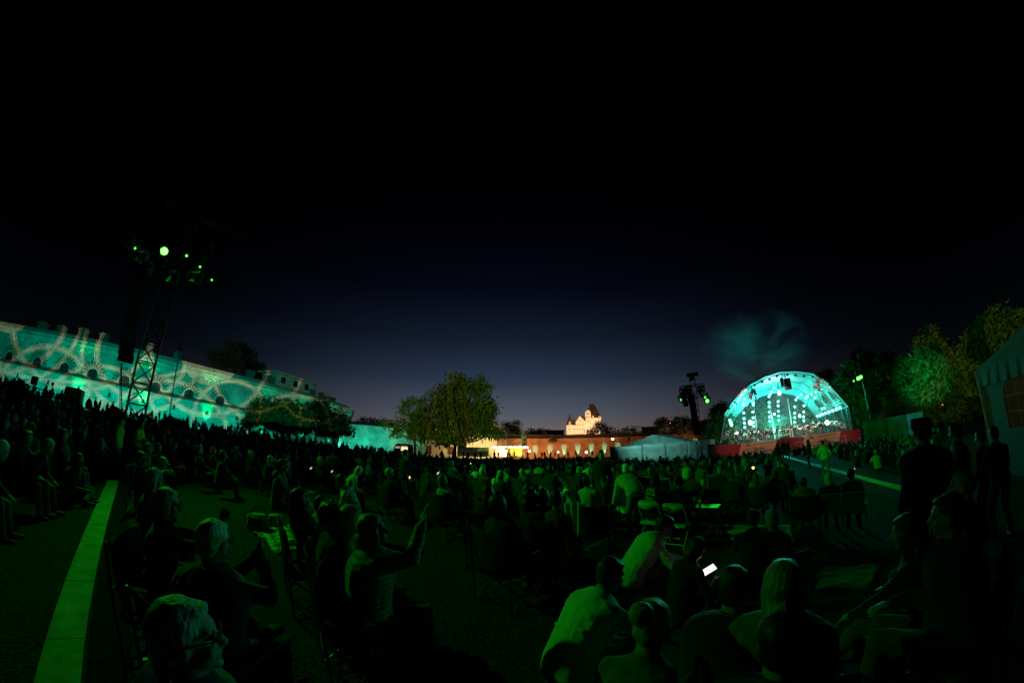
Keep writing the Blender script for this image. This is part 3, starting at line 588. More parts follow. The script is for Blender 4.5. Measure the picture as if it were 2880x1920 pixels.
for px, py, ln, rl, lb in ((1989, 1127, 'lens_green_hot', .16, 'bright green lamp on the tower left of the stage'), (1983, 1117, 'lens_green', .09, 'small green lamp beside the bright one, tower left of stage'), (1915, 1124, 'lens_green', .08, 'small green lamp at left arm of tower left of stage')):
    p = at(px, py, 39.3); dr = (Vector((0, 0, EYE))-p).normalized(); moving_head(p-dr*.3, dr, lb, ln, 1.5, rl/1.5)
for px, py, lb in ((1922, 1108, 'unlit moving head on left arm of tower left of stage'), (1928, 1131, 'unlit lamp under left arm of tower left of stage'), (1936, 1100, 'unlit lamp beside mast of tower left of stage'), (1972, 1100, 'unlit lamp on right arm of tower left of stage')): moving_head(at(px, py, 39.3), (-.2, -.5, -.8), lb, None, 1.9)
spot('green_side_flood', at(1989, 1127, 38.8)+Vector((.3, .5, 0)), at(2030, 1190, 56), 1300, (.02, 1.0, .12), 60, .9, .2)
spot('green_flood_mid', at(1989, 1127, 38.8), (4, 14, 0), 1100, GREEN, 80, .9, .2)
TRB = at(2456, 1184, 45); TRW = build_tower('delay_tower', 'black truss tower with two green lamps among trees right of the stage', TRB, 8.9, .62, 45, [(6.9, -2.2, 1.2, .3)], (8.9, -.5, .9, .5))
line_array('line_array', 'black line array on the tower right of the stage', at(2447, 1040, 44.3), at(2464, 1165, 44.2), .85, 14, .5)
for px, py, ln, rl, lb in ((2414, 1064, 'lens_green_hot', .17, 'left one of the two bright green lamps right of the stage'), (2421, 1060, 'lens_green_hot', .15, 'right one of the two bright green lamps right of the stage'), (2401, 1071, 'lens_green', .07, 'faint green lamp left of the bright pair right of the stage')):
    p = at(px, py, 44.3); dr = (Vector((0, 0, EYE))-p).normalized(); moving_head(p-dr*.3, dr, lb, ln, 1.5, rl/1.5)
q = at(2418, 1062, 44)
spot('green_flood_right', q, (26, 16, 0), 700, GREEN, 80, .9, .2)
q3 = at(2492, 1066, 45.5); moving_head(q3, at(2590, 1060, 60)-q3, 'added lamp right of the tower aimed into the tall tree', None, 1.5)  # added fixture, only there to carry the tree light
spot('green_tree_light', q3+(at(2590, 1060, 60)-q3).normalized()*.5, at(2590, 1060, 60), 15000, (.01, 1.0, .36), 34, .9, .2)
spot('green_tree_light', at(2440, 1165, 53), at(2395, 1090, 64), 1500, (.02, 1.0, .10), 70, .9, .2)
spot('yellow_tree_light', at(2640, 1180, 50)+Vector((0, 0, .5)), at(2640, 1090, 58), 450, (.75, .75, .03), 95, 1, .3)
# ================================================================== STAGE
SL, SR = at(2012, 1246, 49.0), at(2423, 1210, 51.5); DECK = 1.08; SG = -.5
SX = Vector((SR.x-SL.x, SR.y-SL.y, 0)).normalized(); SN = Vector((SX.y, -SX.x, 0));  SN = SN if SN.dot(SL) < 0 else -SN     # SN points to the audience
SO = Vector((SL.x, SL.y, 0)); SW = (Vector((SR.x, SR.y, 0))-SO).length; SRZ = atan2(SX.y, SX.x)
def sp(px, py, dep=0.0):             # point on a plane parallel to the stage front, dep metres behind it (world)
    v = ray(px, py); o = Vector((0, 0, EYE)); n = SN; t = (SO-SN*dep-o).dot(n)/v.dot(n); return o+v*t
def loc(p): q = Vector(p)-SO; return Vector((q.dot(SX), -q.dot(SN), q.z))
def sl(px, py, dep=0.0): return loc(sp(px, py, dep))
stage = thing('concert_stage', 'open air concert stage with rounded tent roof glowing teal, red banner along its front', 'stage', SO, SRZ)
SD = 13.0
def fabric_glow():
    m, N, L, b = newmat('translucent roof membrane'); b.inputs['Base Color'].default_value = (.72, .78, .78, 1); b.inputs['Roughness'].default_value = .6
    tr = N.new('ShaderNodeBsdfTranslucent'); tr.inputs[0].default_value = (.6, .7, .7, 1); mx = N.new('ShaderNodeMixShader'); mx.inputs[0].default_value = .25
    nz = N.new('ShaderNodeTexNoise'); nz.inputs['Scale'].default_value = .6; bp = N.new('ShaderNodeBump'); bp.inputs['Strength'].default_value = .5; bp.inputs['Distance'].default_value = .3; L.new(nz.outputs['Fac'], bp.inputs['Height']); L.new(bp.outputs[0], b.inputs['Normal'])
    L.new(b.outputs[0], mx.inputs[1]); L.new(tr.outputs[0], mx.inputs[2]); L.new(mx.outputs[0], N['Material Output'].inputs[0]); return m
M['membrane'] = fabric_glow()
m, N, L, b = newmat('clear tent film'); b.inputs['Base Color'].default_value = (.7, .75, .75, 1); b.inputs['Roughness'].default_value = .15; b.inputs['Alpha'].default_value = .05; M['film'] = m
M['banner_red'] = mat('red banner', (.36, .010, .022), .6, .1, .4); M['banner_peach'] = mat('peach banner', (.72, .30, .17), .6, .08, .4); M['ink'] = mat('dark banner lettering', (.06, .02, .03), .6, .1)
M['deck'] = mat('dark stage floor', (.04, .04, .04), .5, .3)
def build_stage():
    oz = -.9
    mb = MB(); mb.box((SW/2, SD/2+.05, DECK/2-.5), (SW, SD, DECK+1.0)); part('platform', mb, M['deck'], stage)
    ban = thing('banner', 'long red and peach banner with lettering on the stage front', 'banner', SO+SN*.02, SRZ)
    def X(px): return sl(px, 1240)[0]
    segs = [(2012, 2079, 'banner_red'), (2079, 2180, 'banner_peach'), (2180, 2259, 'banner_red'), (2259, 2362, 'banner_peach'), (2362, 2423, 'banner_red')]
    top, bot = DECK+.05, -.42
    for a, c, mm in segs:
        mb = MB(); x0, x1 = X(a), X(c)
        k = .28 if mm == 'banner_peach' else 0; 
        pts = [(x0+k*0, -.05, top), (x0, -.05, bot), (x1, -.05, bot), (x1, -.05, top)]
        if mm == 'banner_peach': pts = [(x0+.25, -.055, top), (x0+.06, -.055, (top*2+bot)/3), (x0-.05, -.055, (top+bot)/2), (x0-.28, -.055, bot), (x1-.28, -.055, bot), (x1-.05, -.055, (top+bot)/2), (x1+.06, -.055, (top*2+bot)/3), (x1+.25, -.055, top)]
        mb.slab(pts, .03, (0, 1, 0)); part('panel', mb, M[mm], ban)
    def text(s, x, z, size, name='lettering'):
        cu = bpy.data.curves.new('t', 'FONT'); cu.body = s; cu.size = size; cu.extrude = .004; cu.offset = .012; ob = bpy.data.objects.new('t', cu); C.objects.link(ob)
        bpy.context.view_layer.update(); me = bpy.data.meshes.new_from_object(ob.evaluated_get(bpy.context.evaluated_depsgraph_get())); bpy.data.objects.remove(ob)
        me.transform(Matrix.Translation((x, -.075, z)) @ Matrix.Rotation(pi/2, 4, 'X')); me.materials.clear(); me.materials.append(M['ink']); return link(name, me, ban)
    for x0 in (2096, 2276):
        x = X(x0); text('Zu', x, .70, .52); text('kunfts-', x+1.05, .12, .50)
        mb = MB(); mb.box((x+2.2, -.075, .88), (2.5, .01, .045)); part('rule', mb, M['ink'], ban); mb = MB(); mb.box((x+.4, -.075, .28), (1.0, .01, .045)); part('rule', mb, M['ink'], ban)
        mb = MB(); mb.box((x+1.9, -.075, -.12), (3.6, .01, .04)); part('rule', mb, M['ink'], ban)
    text('30.6.-10.7', X(2186), .38, .62)
    # crowd barrier in front of the stage
    t = thing('crowd_barrier', 'low metal crowd barrier below the red banner', 'barrier', SO+SN*1.4, SRZ)
    mb = MB()
    for z in (.55, .05, -.42): mb.box((SW*.5+1.2, 0, z), (SW*.62, .05, .05))
    for i in range(15): mb.box((SW*.23+1.2+i*SW*.62/15*.98, .04, .05), (.04, .04, 1.0))
    part('rails', mb, M['grey_metal'], t)
    # shell: polygonal arches
    fo = [(2022, 1244), (2036, 1163), (2060, 1128), (2105, 1082), (2150, 1058), (2194, 1044), (2240, 1042), (2286, 1049), (2328, 1076), (2365, 1118), (2386, 1143), (2401, 1208)]
    A = [sl(x, y) for x, y in fo]; cx = (A[0].x+A[-1].x)/2
    def ring(dep, sc, lower=0): return [Vector((cx+(p.x-cx)*sc, dep, DECK+(p.z-DECK)*sc)) for p in A]
    deps = [(-.3, 1.0), (2.8, .985), (6.0, .95), (9.4, .90), (12.8, .85)]
    rings = [ring(d, s) for d, s in deps]
    mb = MB()
    for i in range(len(rings)-1):
        for k in range(1, len(A)-2): mb.quad(rings[i][k], rings[i+1][k], rings[i+1][k+1], rings[i][k+1])
    o = part('roof_membrane', mb, M['membrane'], stage)
    md = o.modifiers.new('thickness', 'SOLIDIFY'); md.thickness = .06
    for i, rg in enumerate(rings):
        mb = MB(); mb.path(rg, .11 if i in (0, 4) else .08, 6); part('rib', mb, M['alu'] if i else M['black_metal'], stage, True)
    rg2 = [p*1 for p in ring(.25, .965)]; mb = MB(); mb.path(rg2, .06, 6)
    for k in range(len(rg2)-1): mb.tube(rings[0][k], rg2[k], .03); mb.tube(rings[0][k], rg2[k+1], .03)
    part('front_truss', mb, M['alu'], stage)
    for k in (1, 3, 5, 7, 9, 10): mb = MB(); mb.path([rings[i][k] for i in range(5)], .05, 5); part('purlin', mb, M['alu'], stage)
    for k0, nm in ((0, 'left'), (len(A)-2, 'right')):
        mb = MB()
        for i in range(4): mb.quad(rings[i][k0]+Vector((.03, 0, 0)), rings[i+1][k0]+Vector((.03, 0, 0)), rings[i+1][k0+1]+Vector((.03, 0, 0)), rings[i][k0+1]+Vector((.03, 0, 0)))
        part('side_film', mb, M['film'], stage)
    # arched windows in the right roof side
    for i in range(3):
        f = (i+.5)/4
        def Q(u, v):
            i0 = min(3, int(u)); fu = u-i0; a = rings[i0][8].lerp(rings[i0][10], v); b2 = rings[i0+1][8].lerp(rings[i0+1][10], v); return a.lerp(b2, fu)+Vector((-.09, 0, -.09))
        mb = MB(); c0 = i+.35; ps = [Q(c0, .95), Q(c0, .45), Q(c0+.08, .28), Q(c0+.3, .18), Q(c0+.5, .28), Q(c0+.6, .45), Q(c0+.6, .95)]
        mb.slab(ps, .02, (.7, 0, .7)); part('roof_window', mb, M['window_dark'], stage)
        mb = MB(); mb.path(ps, .05, 5); mb.tube(Q(c0, .6), Q(c0+.6, .6), .04); part('window_frame', mb, M['alu'], stage)
    # back wall: rails and posts, open to the trees
    bk = rings[-1]; mb = MB(); x0, x1 = bk[0].x+.6, bk[-1].x-.6
    mb.box(((x0+x1)/2, 12.6, DECK+1.05), (x1-x0, .08, .08)); mb.box(((x0+x1)/2, 12.6, DECK+.5), (x1-x0, .06, .06))
    for i in range(9): mb.box((x0+(x1-x0)*i/8, 12.6, DECK+.5), (.06, .06, 1.1))
    part('rear_railing', mb, M['alu'], stage)
    for f in (.30, .5, .72):
        xx = x0+(x1-x0)*f; mb = MB(); mb.box((xx, 12.8, DECK+3.0), (.14, .14, 6.0)); part('rear_post', mb, M['alu'], stage)
    mb = MB(); mb.add([bk[k]+Vector((0, .05, 0)) for k in range(len(bk))], [tuple(range(len(bk)))]); part('rear_film', mb, M['film'], stage)
    # black side blocks of the platform
    mb = MB(); mb.box((SW+1.6, 1.5, .1), (3.2, 3, 1.9)); part('side_platform', mb, M['black_metal'], stage)
    mb = MB(); mb.box((-.55, .8, .35), (1.0, 2.4, 2.1)); part('side_platform', mb, M['black_metal'], stage)
    return rings
RINGS = build_stage()
def W(p): return SO+SX*p[0]-SN*p[1]+Vector((0, 0, p[2]))
stage_cnt = [0]
def lamp_stick(px, pys, dep, label, lens='lens_teal', r=.15, bar=True):
    a = sp(px[0], pys[0], dep); b = sp(px[-1], pys[-1], dep); t = thing('lamp_column', label, 'lamp rig', a, 0, 'columns of teal lamps on the stage'); t.rotation_euler = (0, 0, 0)
    mb = MB(); a2 = sp(px[0], pys[0]-6, dep); b2 = sp(px[-1], pys[-1]+6, dep); mb.tube(a2-a-SN*.25, b2-a-SN*.25, .05); part('pole', mb, M['black_metal'], t)
    for x, y in zip(px, pys):
        p = sp(x, y, dep)-a; mb = MB(); mb.tube(p-SN*.2, p, r*.8, r, 10); c = part('lamp_body', mb, M['black_metal'], t); mb = MB(); mb.ell(p+SN*.01, (r, r, r), 10, 6); part('lens', mb, M[lens], c)
    return t
def build_stage_gear():
    def c2(x): return 1960+x/5.6
    def d2(y): return 1020+y/5.6
    def c3(x): return 2180+x/5.6
    L1 = [(752, 570), (736, 635), (732, 668), (738, 787), (742, 878), (750, 948), (753, 1014)]
    L2 = [(935, 550), (890, 630), (888, 660), (881, 772), (887, 865), (890, 935), (895, 998)]
    L3 = [(1215, 393), (1176, 457), (1154, 494), (1136, 530), (1137, 625), (1138, 688), (1138, 776), (1143, 852), (1148, 920)]
    R1 = [(52, 440), (48, 608), (48, 676), (50, 763), (55, 835), (57, 905)]
    R2 = [(480, 445), (409, 501), (360, 543), (325, 581), (310, 692), (308, 792), (308, 862), (310, 933)]
    R3 = [(587, 302), (540, 346), (497, 376), (514, 527), (483, 557), (455, 674), (451, 772), (447, 848), (452, 912)]
    for pts, f, dep, lb in ((L1, c2, 3.0, 'leftmost column of teal lamps under the stage roof'), (L2, c2, 3.0, 'second column of teal lamps from the left on stage'), (L3, c2, 7.5, 'third column of teal lamps from the left, left of stage centre'),
                            (R1, c3, 7.5, 'fourth column of teal lamps, just right of stage centre'), (R2, c3, 8.5, 'fifth column of teal lamps, curving up toward the right'), (R3, c3, 8.5, 'rightmost column of teal lamps on the stage')):
        lamp_stick([f(p[0]) for p in pts], [d2(p[1]) for p in pts], dep, lb)
    # row of big lamps on the slanting right side truss
    row = [(1022, 703, .5), (965, 727, 1.9), (907, 750, 3.4), (847, 775, 5.0), (794, 793, 6.5), (750, 808, 7.8), (706, 825, 9.2), (668, 836, 10.4)]
    a = sp(c3(1022), d2(703), .5); t = thing('side_light_truss', 'slanting truss with a row of big round lamps at right inside the stage', 'lamp rig', a)
    P = [sp(c3(x), d2(y), dp)-a for x, y, dp in row]; mb = MB(); truss(mb, P[0]+Vector((0, 0, .65))+SN*1.2, P[-1]+Vector((0, 0, .6)), .4, .6, .03, Vector((0, 0, 1))); part('truss', mb, M['alu'], t)
    for p in P: mb = MB(); mb.ell(p, (.165, .165, .165), 10, 6); part('lens', mb, M['lens_teal'], t); mb = MB(); mb.tube(p-SN*.3, p-SN*.1, .2, .24, 8); part('lamp_body', mb, M['black_metal'], t)
    # lamps along the left and right inner roof edges
    pt = [(520, 905), (530, 930), (538, 955), (545, 980), (465, 960), (645, 600), (655, 575), (597, 680)]
    for i, (x, y) in enumerate(pt[:5]): pass
    lamp_stick([c2(x) for x, y in pt[:4]], [d2(y) for x, y in pt[:4]], 1.5, 'short cluster of glaring lamps at left edge of the stage', 'lens_teal', .17)
    lamp_stick([c2(655), c2(640), c2(597)], [d2(575), d2(608), d2(680)], .6, 'small lamps on the left roof rib of the stage', 'lens_teal', .11)
    lamp_stick([c3(x) for x in (652, 637, 573, 628, 738, 778)], [d2(y) for y in (432, 466, 492, 552, 722, 708)], 6, 'lamps hung along right roof rib of the stage', 'lens_teal', .13)
    lamp_stick([c3(x) for x in (686, 742, 1002, 928)], [d2(y) for y in (396, 420, 606, 633)], 3, 'small lamps near the right roof edge of the stage', 'lens_teal', .10)
    for x, y, f, dep, r, lb in ((840, 940, c2, 5, .34, 'glaring white spotlight low at left of the stage'), (1300, 480, c2, 5, .26, 'white spotlight hanging high beside the centre speaker'), (1222, 805, c2, 9, .16, 'small white spotlight low behind stage centre left'), (385, 835, c3, 9, .22, 'white spotlight low behind the orchestra at stage right')):
        p = sp(f(x), d2(y), dep); t = thing('spotlight', lb, 'lamp', p, 0, 'white spotlights on the stage'); mb = MB(); mb.ell((0, 0, 0), (r*.8, r*.8, r), 10, 6); part('lens', mb, M['lens_white'], t); mb = MB(); mb.tube(-SN*.6, -SN*.2, r*.7, r, 8); mb.tube(-SN*.4, -SN*.4+Vector((0, 0, 1.5)), .04); part('lamp_body', mb, M['black_metal'], t)
    # hanging speaker clusters in the roof
    for x, y0, y1, f, dep, w, lb in ((150, 175, 460, c3, 1.0, 1.0, 'big black speaker hanging from centre of the stage roof'), (858, 375, 560, c2, 1.0, 1.1, 'black lamp cluster hanging at upper left of the stage roof'), (670, 235, 430, c3, 1.0, 1.2, 'black lamp cluster hanging at upper right of the stage roof')):
        a = sp(f(x), d2(y0), dep); b = sp(f(x), d2(y1), dep); t = thing('hanging_cluster', lb, 'loudspeaker', a)
        h = a.z-b.z; rt = Matrix.Rotation(SRZ, 3, 'Z')
        if w == 1.0:
            for k in range(4): mb = MB(); mb.box(SX*.12+Vector((0, 0, -h*.35-k*h*.16)), (w*.85, .6, h*.15), rt); part('cabinet', mb, M['plastic'], t)
            mb = MB(); mb.box(SX*-.55+Vector((0, 0, -h*.45)), (.35, .4, h*.5), rt); part('lamp_box', mb, M['plastic'], t)
        else:
            rr = random.Random(int(x))
            for k in range(9): mb = MB(); c = SX*rr.uniform(-.5, .5)*w+Vector((0, 0, -h*(.25+.75*k/9))); mb.tube(c, c+Vector((rr.uniform(-.2, .2), rr.uniform(-.2, .2), -.35)), .14, .19, 8); mb.box(c+Vector((0, 0, .1)), (.4, .2, .12), rt); part('lamp_body', mb, M['plastic'], t)
        mb = MB(); truss(mb, Vector((0, 0, .35))-SX*.3, Vector((0, 0, -.5))-SX*.3, .3, .3, .02); mb.tube((0, 0, .2), (0, 0, -h*.3), .05); part('rigging', mb, M['black_metal'], t)
    # little black boxes on the front rib
    for i, (x, y, f) in enumerate(((593, 622, c2), (682, 528, c2), (766, 432, c2), (906, 349, c2), (1028, 303, c2), (1143, 260, c2), (1257, 211, c2), (192, 184, c3), (322, 198, c3), (453, 211, c3), (592, 222, c3), (747, 272, c3), (860, 345, c3), (500, 718, c2))):
        p = sp(f(x), d2(y), -.45); mb = MB(); mb.box((0, 0, 0), (.30, .25, .24), Matrix.Rotation(SRZ, 3, 'Z')); o = part('roof_lamp', mb, M['plastic']); o.location = p
        tag(o, 'small black lamp, %s one from the left on the front rib of the stage roof' % (ORD[i+1] if i < 13 else 'first'), 'lamp', 'row of small black lamps on the front roof rib')
    # spoked wheel lights
    for wi, (x, y, f, dep, r, g) in enumerate(((819, 942, c3, 2.2, .30, 1), (898, 952, c3, 2.4, .30, 0), (973, 955, c3, 2.0, .32, 0), (1063, 978, c3, 1.0, .40, 0), (480, 1100, c2, 1.0, .26, 0), (470, 1150, c2, 1.0, .26, 0), (440, 1180, c2, 1.0, .24, 0))):
        p = sp(f(x), d2(y), dep); t = thing('fan_light', '%s round spoked blinder light at the %s' % (['leftmost', 'second', 'third', 'rightmost', 'topmost', 'middle', 'lowest'][wi], 'right end of the stage' if f is c3 else 'left foot of the stage arch'), 'lamp', p, 0, 'spoked blinder lights right of the orchestra' if f is c3 else 'spoked blinder lights at the left arch foot')
        mb = MB(); mb.path([SX*r*cos(a)+Vector((0, 0, r*sin(a))) for a in np.linspace(0, 2*pi, 17)], .045, 5); mb.path([SX*r*.45*cos(a)+Vector((0, 0, r*.45*sin(a))) for a in np.linspace(0, 2*pi, 11)], .03, 4); part('rim', mb, M['alu'], t)
        for k in range(6): a = k*pi/3; mb = MB(); mb.ell(SX*r*.7*cos(a)+Vector((0, 0, r*.7*sin(a))), (.07, .07, .07), 6, 4); part('lens', mb, M['alu'] if not g else M['lamp_white'], t)
        mb = MB(); mb.tube((0, 0, -r), (0, 0, -r-.6), .04); part('stand', mb, M['black_metal'], t)
    p = sp(c2(640), d2(1120), 6); t = thing('street_lamp', 'small lit street lamp seen through the left side of the stage', 'street lamp', (p.x, p.y, 0)); mb = MB(); mb.tube((0, 0, -.6), (0, 0, p.z), .06); part('pole', mb, M['grey_metal'], t); mb = MB(); mb.ell((0, 0, p.z+.1), (.38, .38, .16), 10, 6); part('lamp_head', mb, M['lamp_warm'], t)
    # stage lighting
    for fx, dep, tz, pw, col in ((.18, 2, 5, 420, TEAL), (.5, 2.5, 7, 600, TEAL), (.82, 2, 5, 520, TEAL), (.3, 9, 5, 380, TEAL), (.7, 9, 5, 380, TEAL)):
        p = W((SW*fx, dep, DECK+2.6)); point('stage_teal', p, pw*.62, (.0, 1.0, .66), .3)
    p = W((SW*.5, 3.0, DECK+5.2)); spot('roof_wash', p, W((SW*.5, 3.5, DECK+9)), 900, (.45, .80, 1.0), 120, .8, .3)
    for fx in (.25, .5, .75): spot('orchestra_light', W((SW*fx, -2.0, DECK+7.0)), W((SW*fx, 5.0, DECK+.6)), 3600, (1.0, .84, .72), 75, .8, .3)
    for fx in (.1, .35, .62, .88): spot('banner_light', W((SW*fx, -5.0, 2.2)), W((SW*fx, 0, .5)), 240, (1.0, .80, .65), 64, 1, .2)
    for (x, y, f, dep) in ((858, 560, c2, 2.0), (80, 420, c3, 2.0), (660, 420, c3, 3.0)):
        a = sp(f(x), d2(y), dep); spot('white_beam', a, a+Vector((0, 0, -5))-SN*1.5, 1500, (.8, .95, 1.0), 26, .6, .1)
    # backlight over the audience rims
    spot('stage_backlight', W((SW*.5, 4.0, DECK+5.5)), W((SW*.35, -30, 0)), 600, (.03, 1.0, .72), 110, .8, .5)
    spot('rear_tree_light', W((SW*.5, 11, DECK+1.5)), W((SW*.55, 30, DECK+3)), 3800, (.0, 1.0, .55), 120, .9, .3)  # added lamp that brightens the trees behind the stage
    # haze inside the shell
    m = bpy.data.materials.new('stage haze'); m.use_nodes = True; N = m.node_tree.nodes; N.remove(N['Principled BSDF']); v = N.new('ShaderNodeVolumePrincipled'); v.inputs['Density'].default_value = .010; v.inputs['Color'].default_value = (.85, .95, .95, 1); m.node_tree.links.new(v.outputs[0], N['Material Output'].inputs['Volume'])
    mb = MB(); mb.box((SW/2, 5.9, DECK+3.6), (SW-3.6, 11.0, 7.0)); o = part('stage_haze', mb, m); o.location = SO; o.rotation_euler = (0, 0, SRZ); tag(o, kind='stuff')
build_stage_gear()
# ================================================================== TREES
def leafmat(name, a, b2):
    m, N, L, b = newmat(name); b.inputs['Roughness'].default_value = .65; b.inputs['Specular IOR Level'].default_value = .2
    tc = N.new('ShaderNodeTexCoord'); nz = N.new('ShaderNodeTexNoise'); nz.inputs['Scale'].default_value = .9; nz.inputs['Detail'].default_value = 5; L.new(tc.outputs['Object'], nz.inputs['Vector'])
    rp = N.new('ShaderNodeValToRGB'); rp.color_ramp.elements[0].position = .35; rp.color_ramp.elements[1].position = .65; rp.color_ramp.elements[0].color = (*a, 1); rp.color_ramp.elements[1].color = (*b2, 1); L.new(nz.outputs['Fac'], rp.inputs[0]); L.new(rp.outputs[0], b.inputs['Base Color'])
    tr = N.new('ShaderNodeBsdfTranslucent'); L.new(rp.outputs[0], tr.inputs[0]); mx = N.new('ShaderNodeMixShader'); mx.inputs[0].default_value = .35; L.new(b.outputs[0], mx.inputs[1]); L.new(tr.outputs[0], mx.inputs[2]); L.new(mx.outputs[0], N['Material Output'].inputs[0]); return m
M['leaf'] = leafmat('green leaves', (.05, .085, .02), (.10, .15, .04)); M['leaf_olive'] = leafmat('olive leaves', (.08, .09, .02), (.15, .17, .045)); M['leaf_dark'] = leafmat('dark leaves', (.018, .026, .010), (.04, .055, .018))
def tree(name, label, foot, blobs, d, leaf='leaf', n=6000, size=.34, droop=0., depth=.8, trunk=.35, cat='tree', group=None, seed=1, fill=.55, trunkpx=None):
    g = np.random.default_rng(seed); f = at(foot[0], foot[1], d); bz = gz(f.x, f.y); f.z = bz-.1
    t = thing(name, label, cat, (f.x, f.y, bz), 0, group)
    cs = []; 
    for px, py, rp in blobs:
        sc = F*(1+(hypot(px-1440, py-960)/(2*F))**2); r = rp/sc*d
        for k in range(2): c = at(px, py, d+g.uniform(-1, 1)*r*depth*1.2); cs.append((c, r))
    tot = sum(r**2 for c, r in cs); V = []; 
    for c, r in cs:
        m = int(n*r*r/tot); nc = max(5, m//26)
        # clumps on and inside the blob
        v = g.normal(size=(nc, 3)); v /= np.linalg.norm(v, axis=1)[:, None]; rad = r*(g.random(nc)**fill); cc = np.array(c)+v*rad[:, None]*np.array([1, depth, 1])
        idx = g.integers(0, nc, m); sp_ = max(size*1.5, r*.16)
        p = cc[idx]+g.normal(size=(m, 3))*sp_*np.array([1, 1, .6]); 
        if droop: out = v[idx]; p = p+out*(g.random(m)**2)[:, None]*droop*r*np.array([1, 1, .2]); p[:, 2] -= g.random(m)**2*droop*r*.5
        V.append((p, v[idx]))
    P = np.concatenate([q[0] for q in V]); O = np.concatenate([q[1] for q in V]); k = len(P)
    a = g.normal(size=(k, 3)); a[:, 2] *= .5
    if droop: a = a*.6+O*1.2; a[:, 2] -= .5
    a /= np.linalg.norm(a, axis=1)[:, None]; b = np.cross(a, g.normal(size=(k, 3))); b /= np.linalg.norm(b, axis=1)[:, None]
    s = size*(.5+g.random(k))[:, None]; el = 1.9 if droop else 1.15
    P = P-np.array((f.x, f.y, bz)); keep = P[:, 2] > .15; P, a, b, s = P[keep], a[keep], b[keep], s[keep]; k = len(P)
    q = np.stack([P-a*s*el*.5, P+b*s*.32, P+a*s*el*.5, P-b*s*.32], 1).reshape(-1, 3)
    me = bpy.data.meshes.new('crown'); me.vertices.add(4*k); me.vertices.foreach_set('co', q.ravel()); me.loops.add(4*k); me.loops.foreach_set('vertex_index', np.arange(4*k)); me.polygons.add(k); me.polygons.foreach_set('loop_start', np.arange(k)*4); me.update(calc_edges=True); me.materials.append(M[leaf])
    link('crown', me, t)
    mb = MB(); ctr = sum((c for c, r in cs), Vector())/len(cs); fork = Vector((0, 0, max(1.0, (min(c.z-r for c, r in cs)-bz)*.8+.8))); fork.x = (ctr.x-f.x)*.12
    mb.path([(0, 0, -.2), fork*.5+Vector((g.uniform(-.1, .1), 0, 0)), fork], [trunk, trunk*.75, trunk*.6], 8)
    for c, r in cs:
        e = c-Vector((f.x, f.y, bz)); m1 = fork.lerp(e, .5)+Vector((g.uniform(-.3, .3), g.uniform(-.3, .3), -.12*(e-fork).length*.5)); mb.path([fork, m1, e], [trunk*.42, trunk*.22, .03], 6)
        for j in range(3): v2 = Vector(g.normal(size=3)).normalized()*r*.8; mb.path([m1.lerp(e, .4*j+.1), e+v2], [trunk*.12, .015], 4)
    part('trunk', mb, M['bark'], t, True)
    return t
tree('park_tree', 'large full tree at the centre of the picture lit yellow green against the dusk sky', (1277, 1275), [(1230, 1190, 38), (1250, 1120, 42), (1290, 1085, 38), (1335, 1085, 34), (1340, 1140, 46), (1280, 1160, 48), (1320, 1195, 44), (1365, 1175, 28), (1215, 1140, 30), (1370, 1210, 24), (1240, 1225, 26), (1300, 1225, 26), (1195, 1185, 30), (1200, 1220, 24), (1385, 1150, 18), (1395, 1215, 16)], 80, 'leaf_olive', 19000, .42, .62, .8, .55, seed=3)
tree('park_tree', 'smaller sparse tree with visible forked trunk, left of the large centre tree', (1168, 1272), [(1150, 1145, 30), (1170, 1175, 36), (1130, 1190, 26), (1195, 1195, 30), (1110, 1215, 20), (1180, 1130, 18), (1090, 1190, 14), (1160, 1215, 26)], 78, 'leaf_olive', 4600, .30, .5, .8, .3, seed=4)
tree('spreading_tree', 'low wide umbrella shaped tree in front of the fort, left one of two', (778, 1240), [(720, 1165, 34), (770, 1150, 40), (820, 1150, 36), (850, 1175, 36), (760, 1185, 34), (700, 1185, 20), (800, 1185, 36), (740, 1140, 22)], 62, 'leaf_olive', 9000, .32, .42, .9, .22, seed=5)
tree('spreading_tree', 'low wide umbrella shaped tree in front of the fort, right one of two', (885, 1246), [(880, 1160, 38), (925, 1175, 38), (960, 1195, 26), (860, 1195, 26), (910, 1205, 30), (980, 1212, 14), (900, 1140, 24), (940, 1215, 20)], 66, 'leaf_dark', 8200, .32, .42, .9, .22, seed=6)
tree('tall_tree', 'big dark round tree standing behind the fort roof', (660, 1120), [(620, 1015, 30), (650, 1000, 36), (690, 1010, 36), (720, 1040, 30), (600, 1000, 20), (640, 970, 18), (680, 972, 16), (745, 1058, 18), (670, 1045, 40)], 128, 'leaf_dark', 9000, .55, 0, .8, .6, seed=7, fill=.4)
tree('stage_tree', 'bushy green lit tree just left of the stage', (2045, 1262), [(2020, 1160, 22), (2035, 1180, 26), (2010, 1205, 24), (2040, 1220, 26), (2025, 1240, 20), (2030, 1145, 12), (2000, 1225, 14)], 56, 'leaf', 8500, .30, 0, .8, .3, seed=8, fill=.35)
for i, (x, y, r) in enumerate(((2085, 1180, 34), (2140, 1165, 38), (2200, 1185, 34), (2250, 1160, 36), (2300, 1180, 36), (2345, 1165, 30))):
    tree('background_tree', ['green tree seen through the left end of the stage', 'dark tree seen behind stage left of centre', 'low tree seen behind the orchestra at stage centre', 'leafy tree seen right of stage centre behind the rear rail', 'bright green tree seen behind the right lamp columns', 'tree seen through the right side film of the stage'][i], (x, 1250), [(x-12, y+10, r*.8), (x+12, y, r), (x, y+35, r)], 72+i % 3, 'leaf', 4200, .36, 0, .8, .3, seed=20+i, fill=.35, group='trees behind the stage')
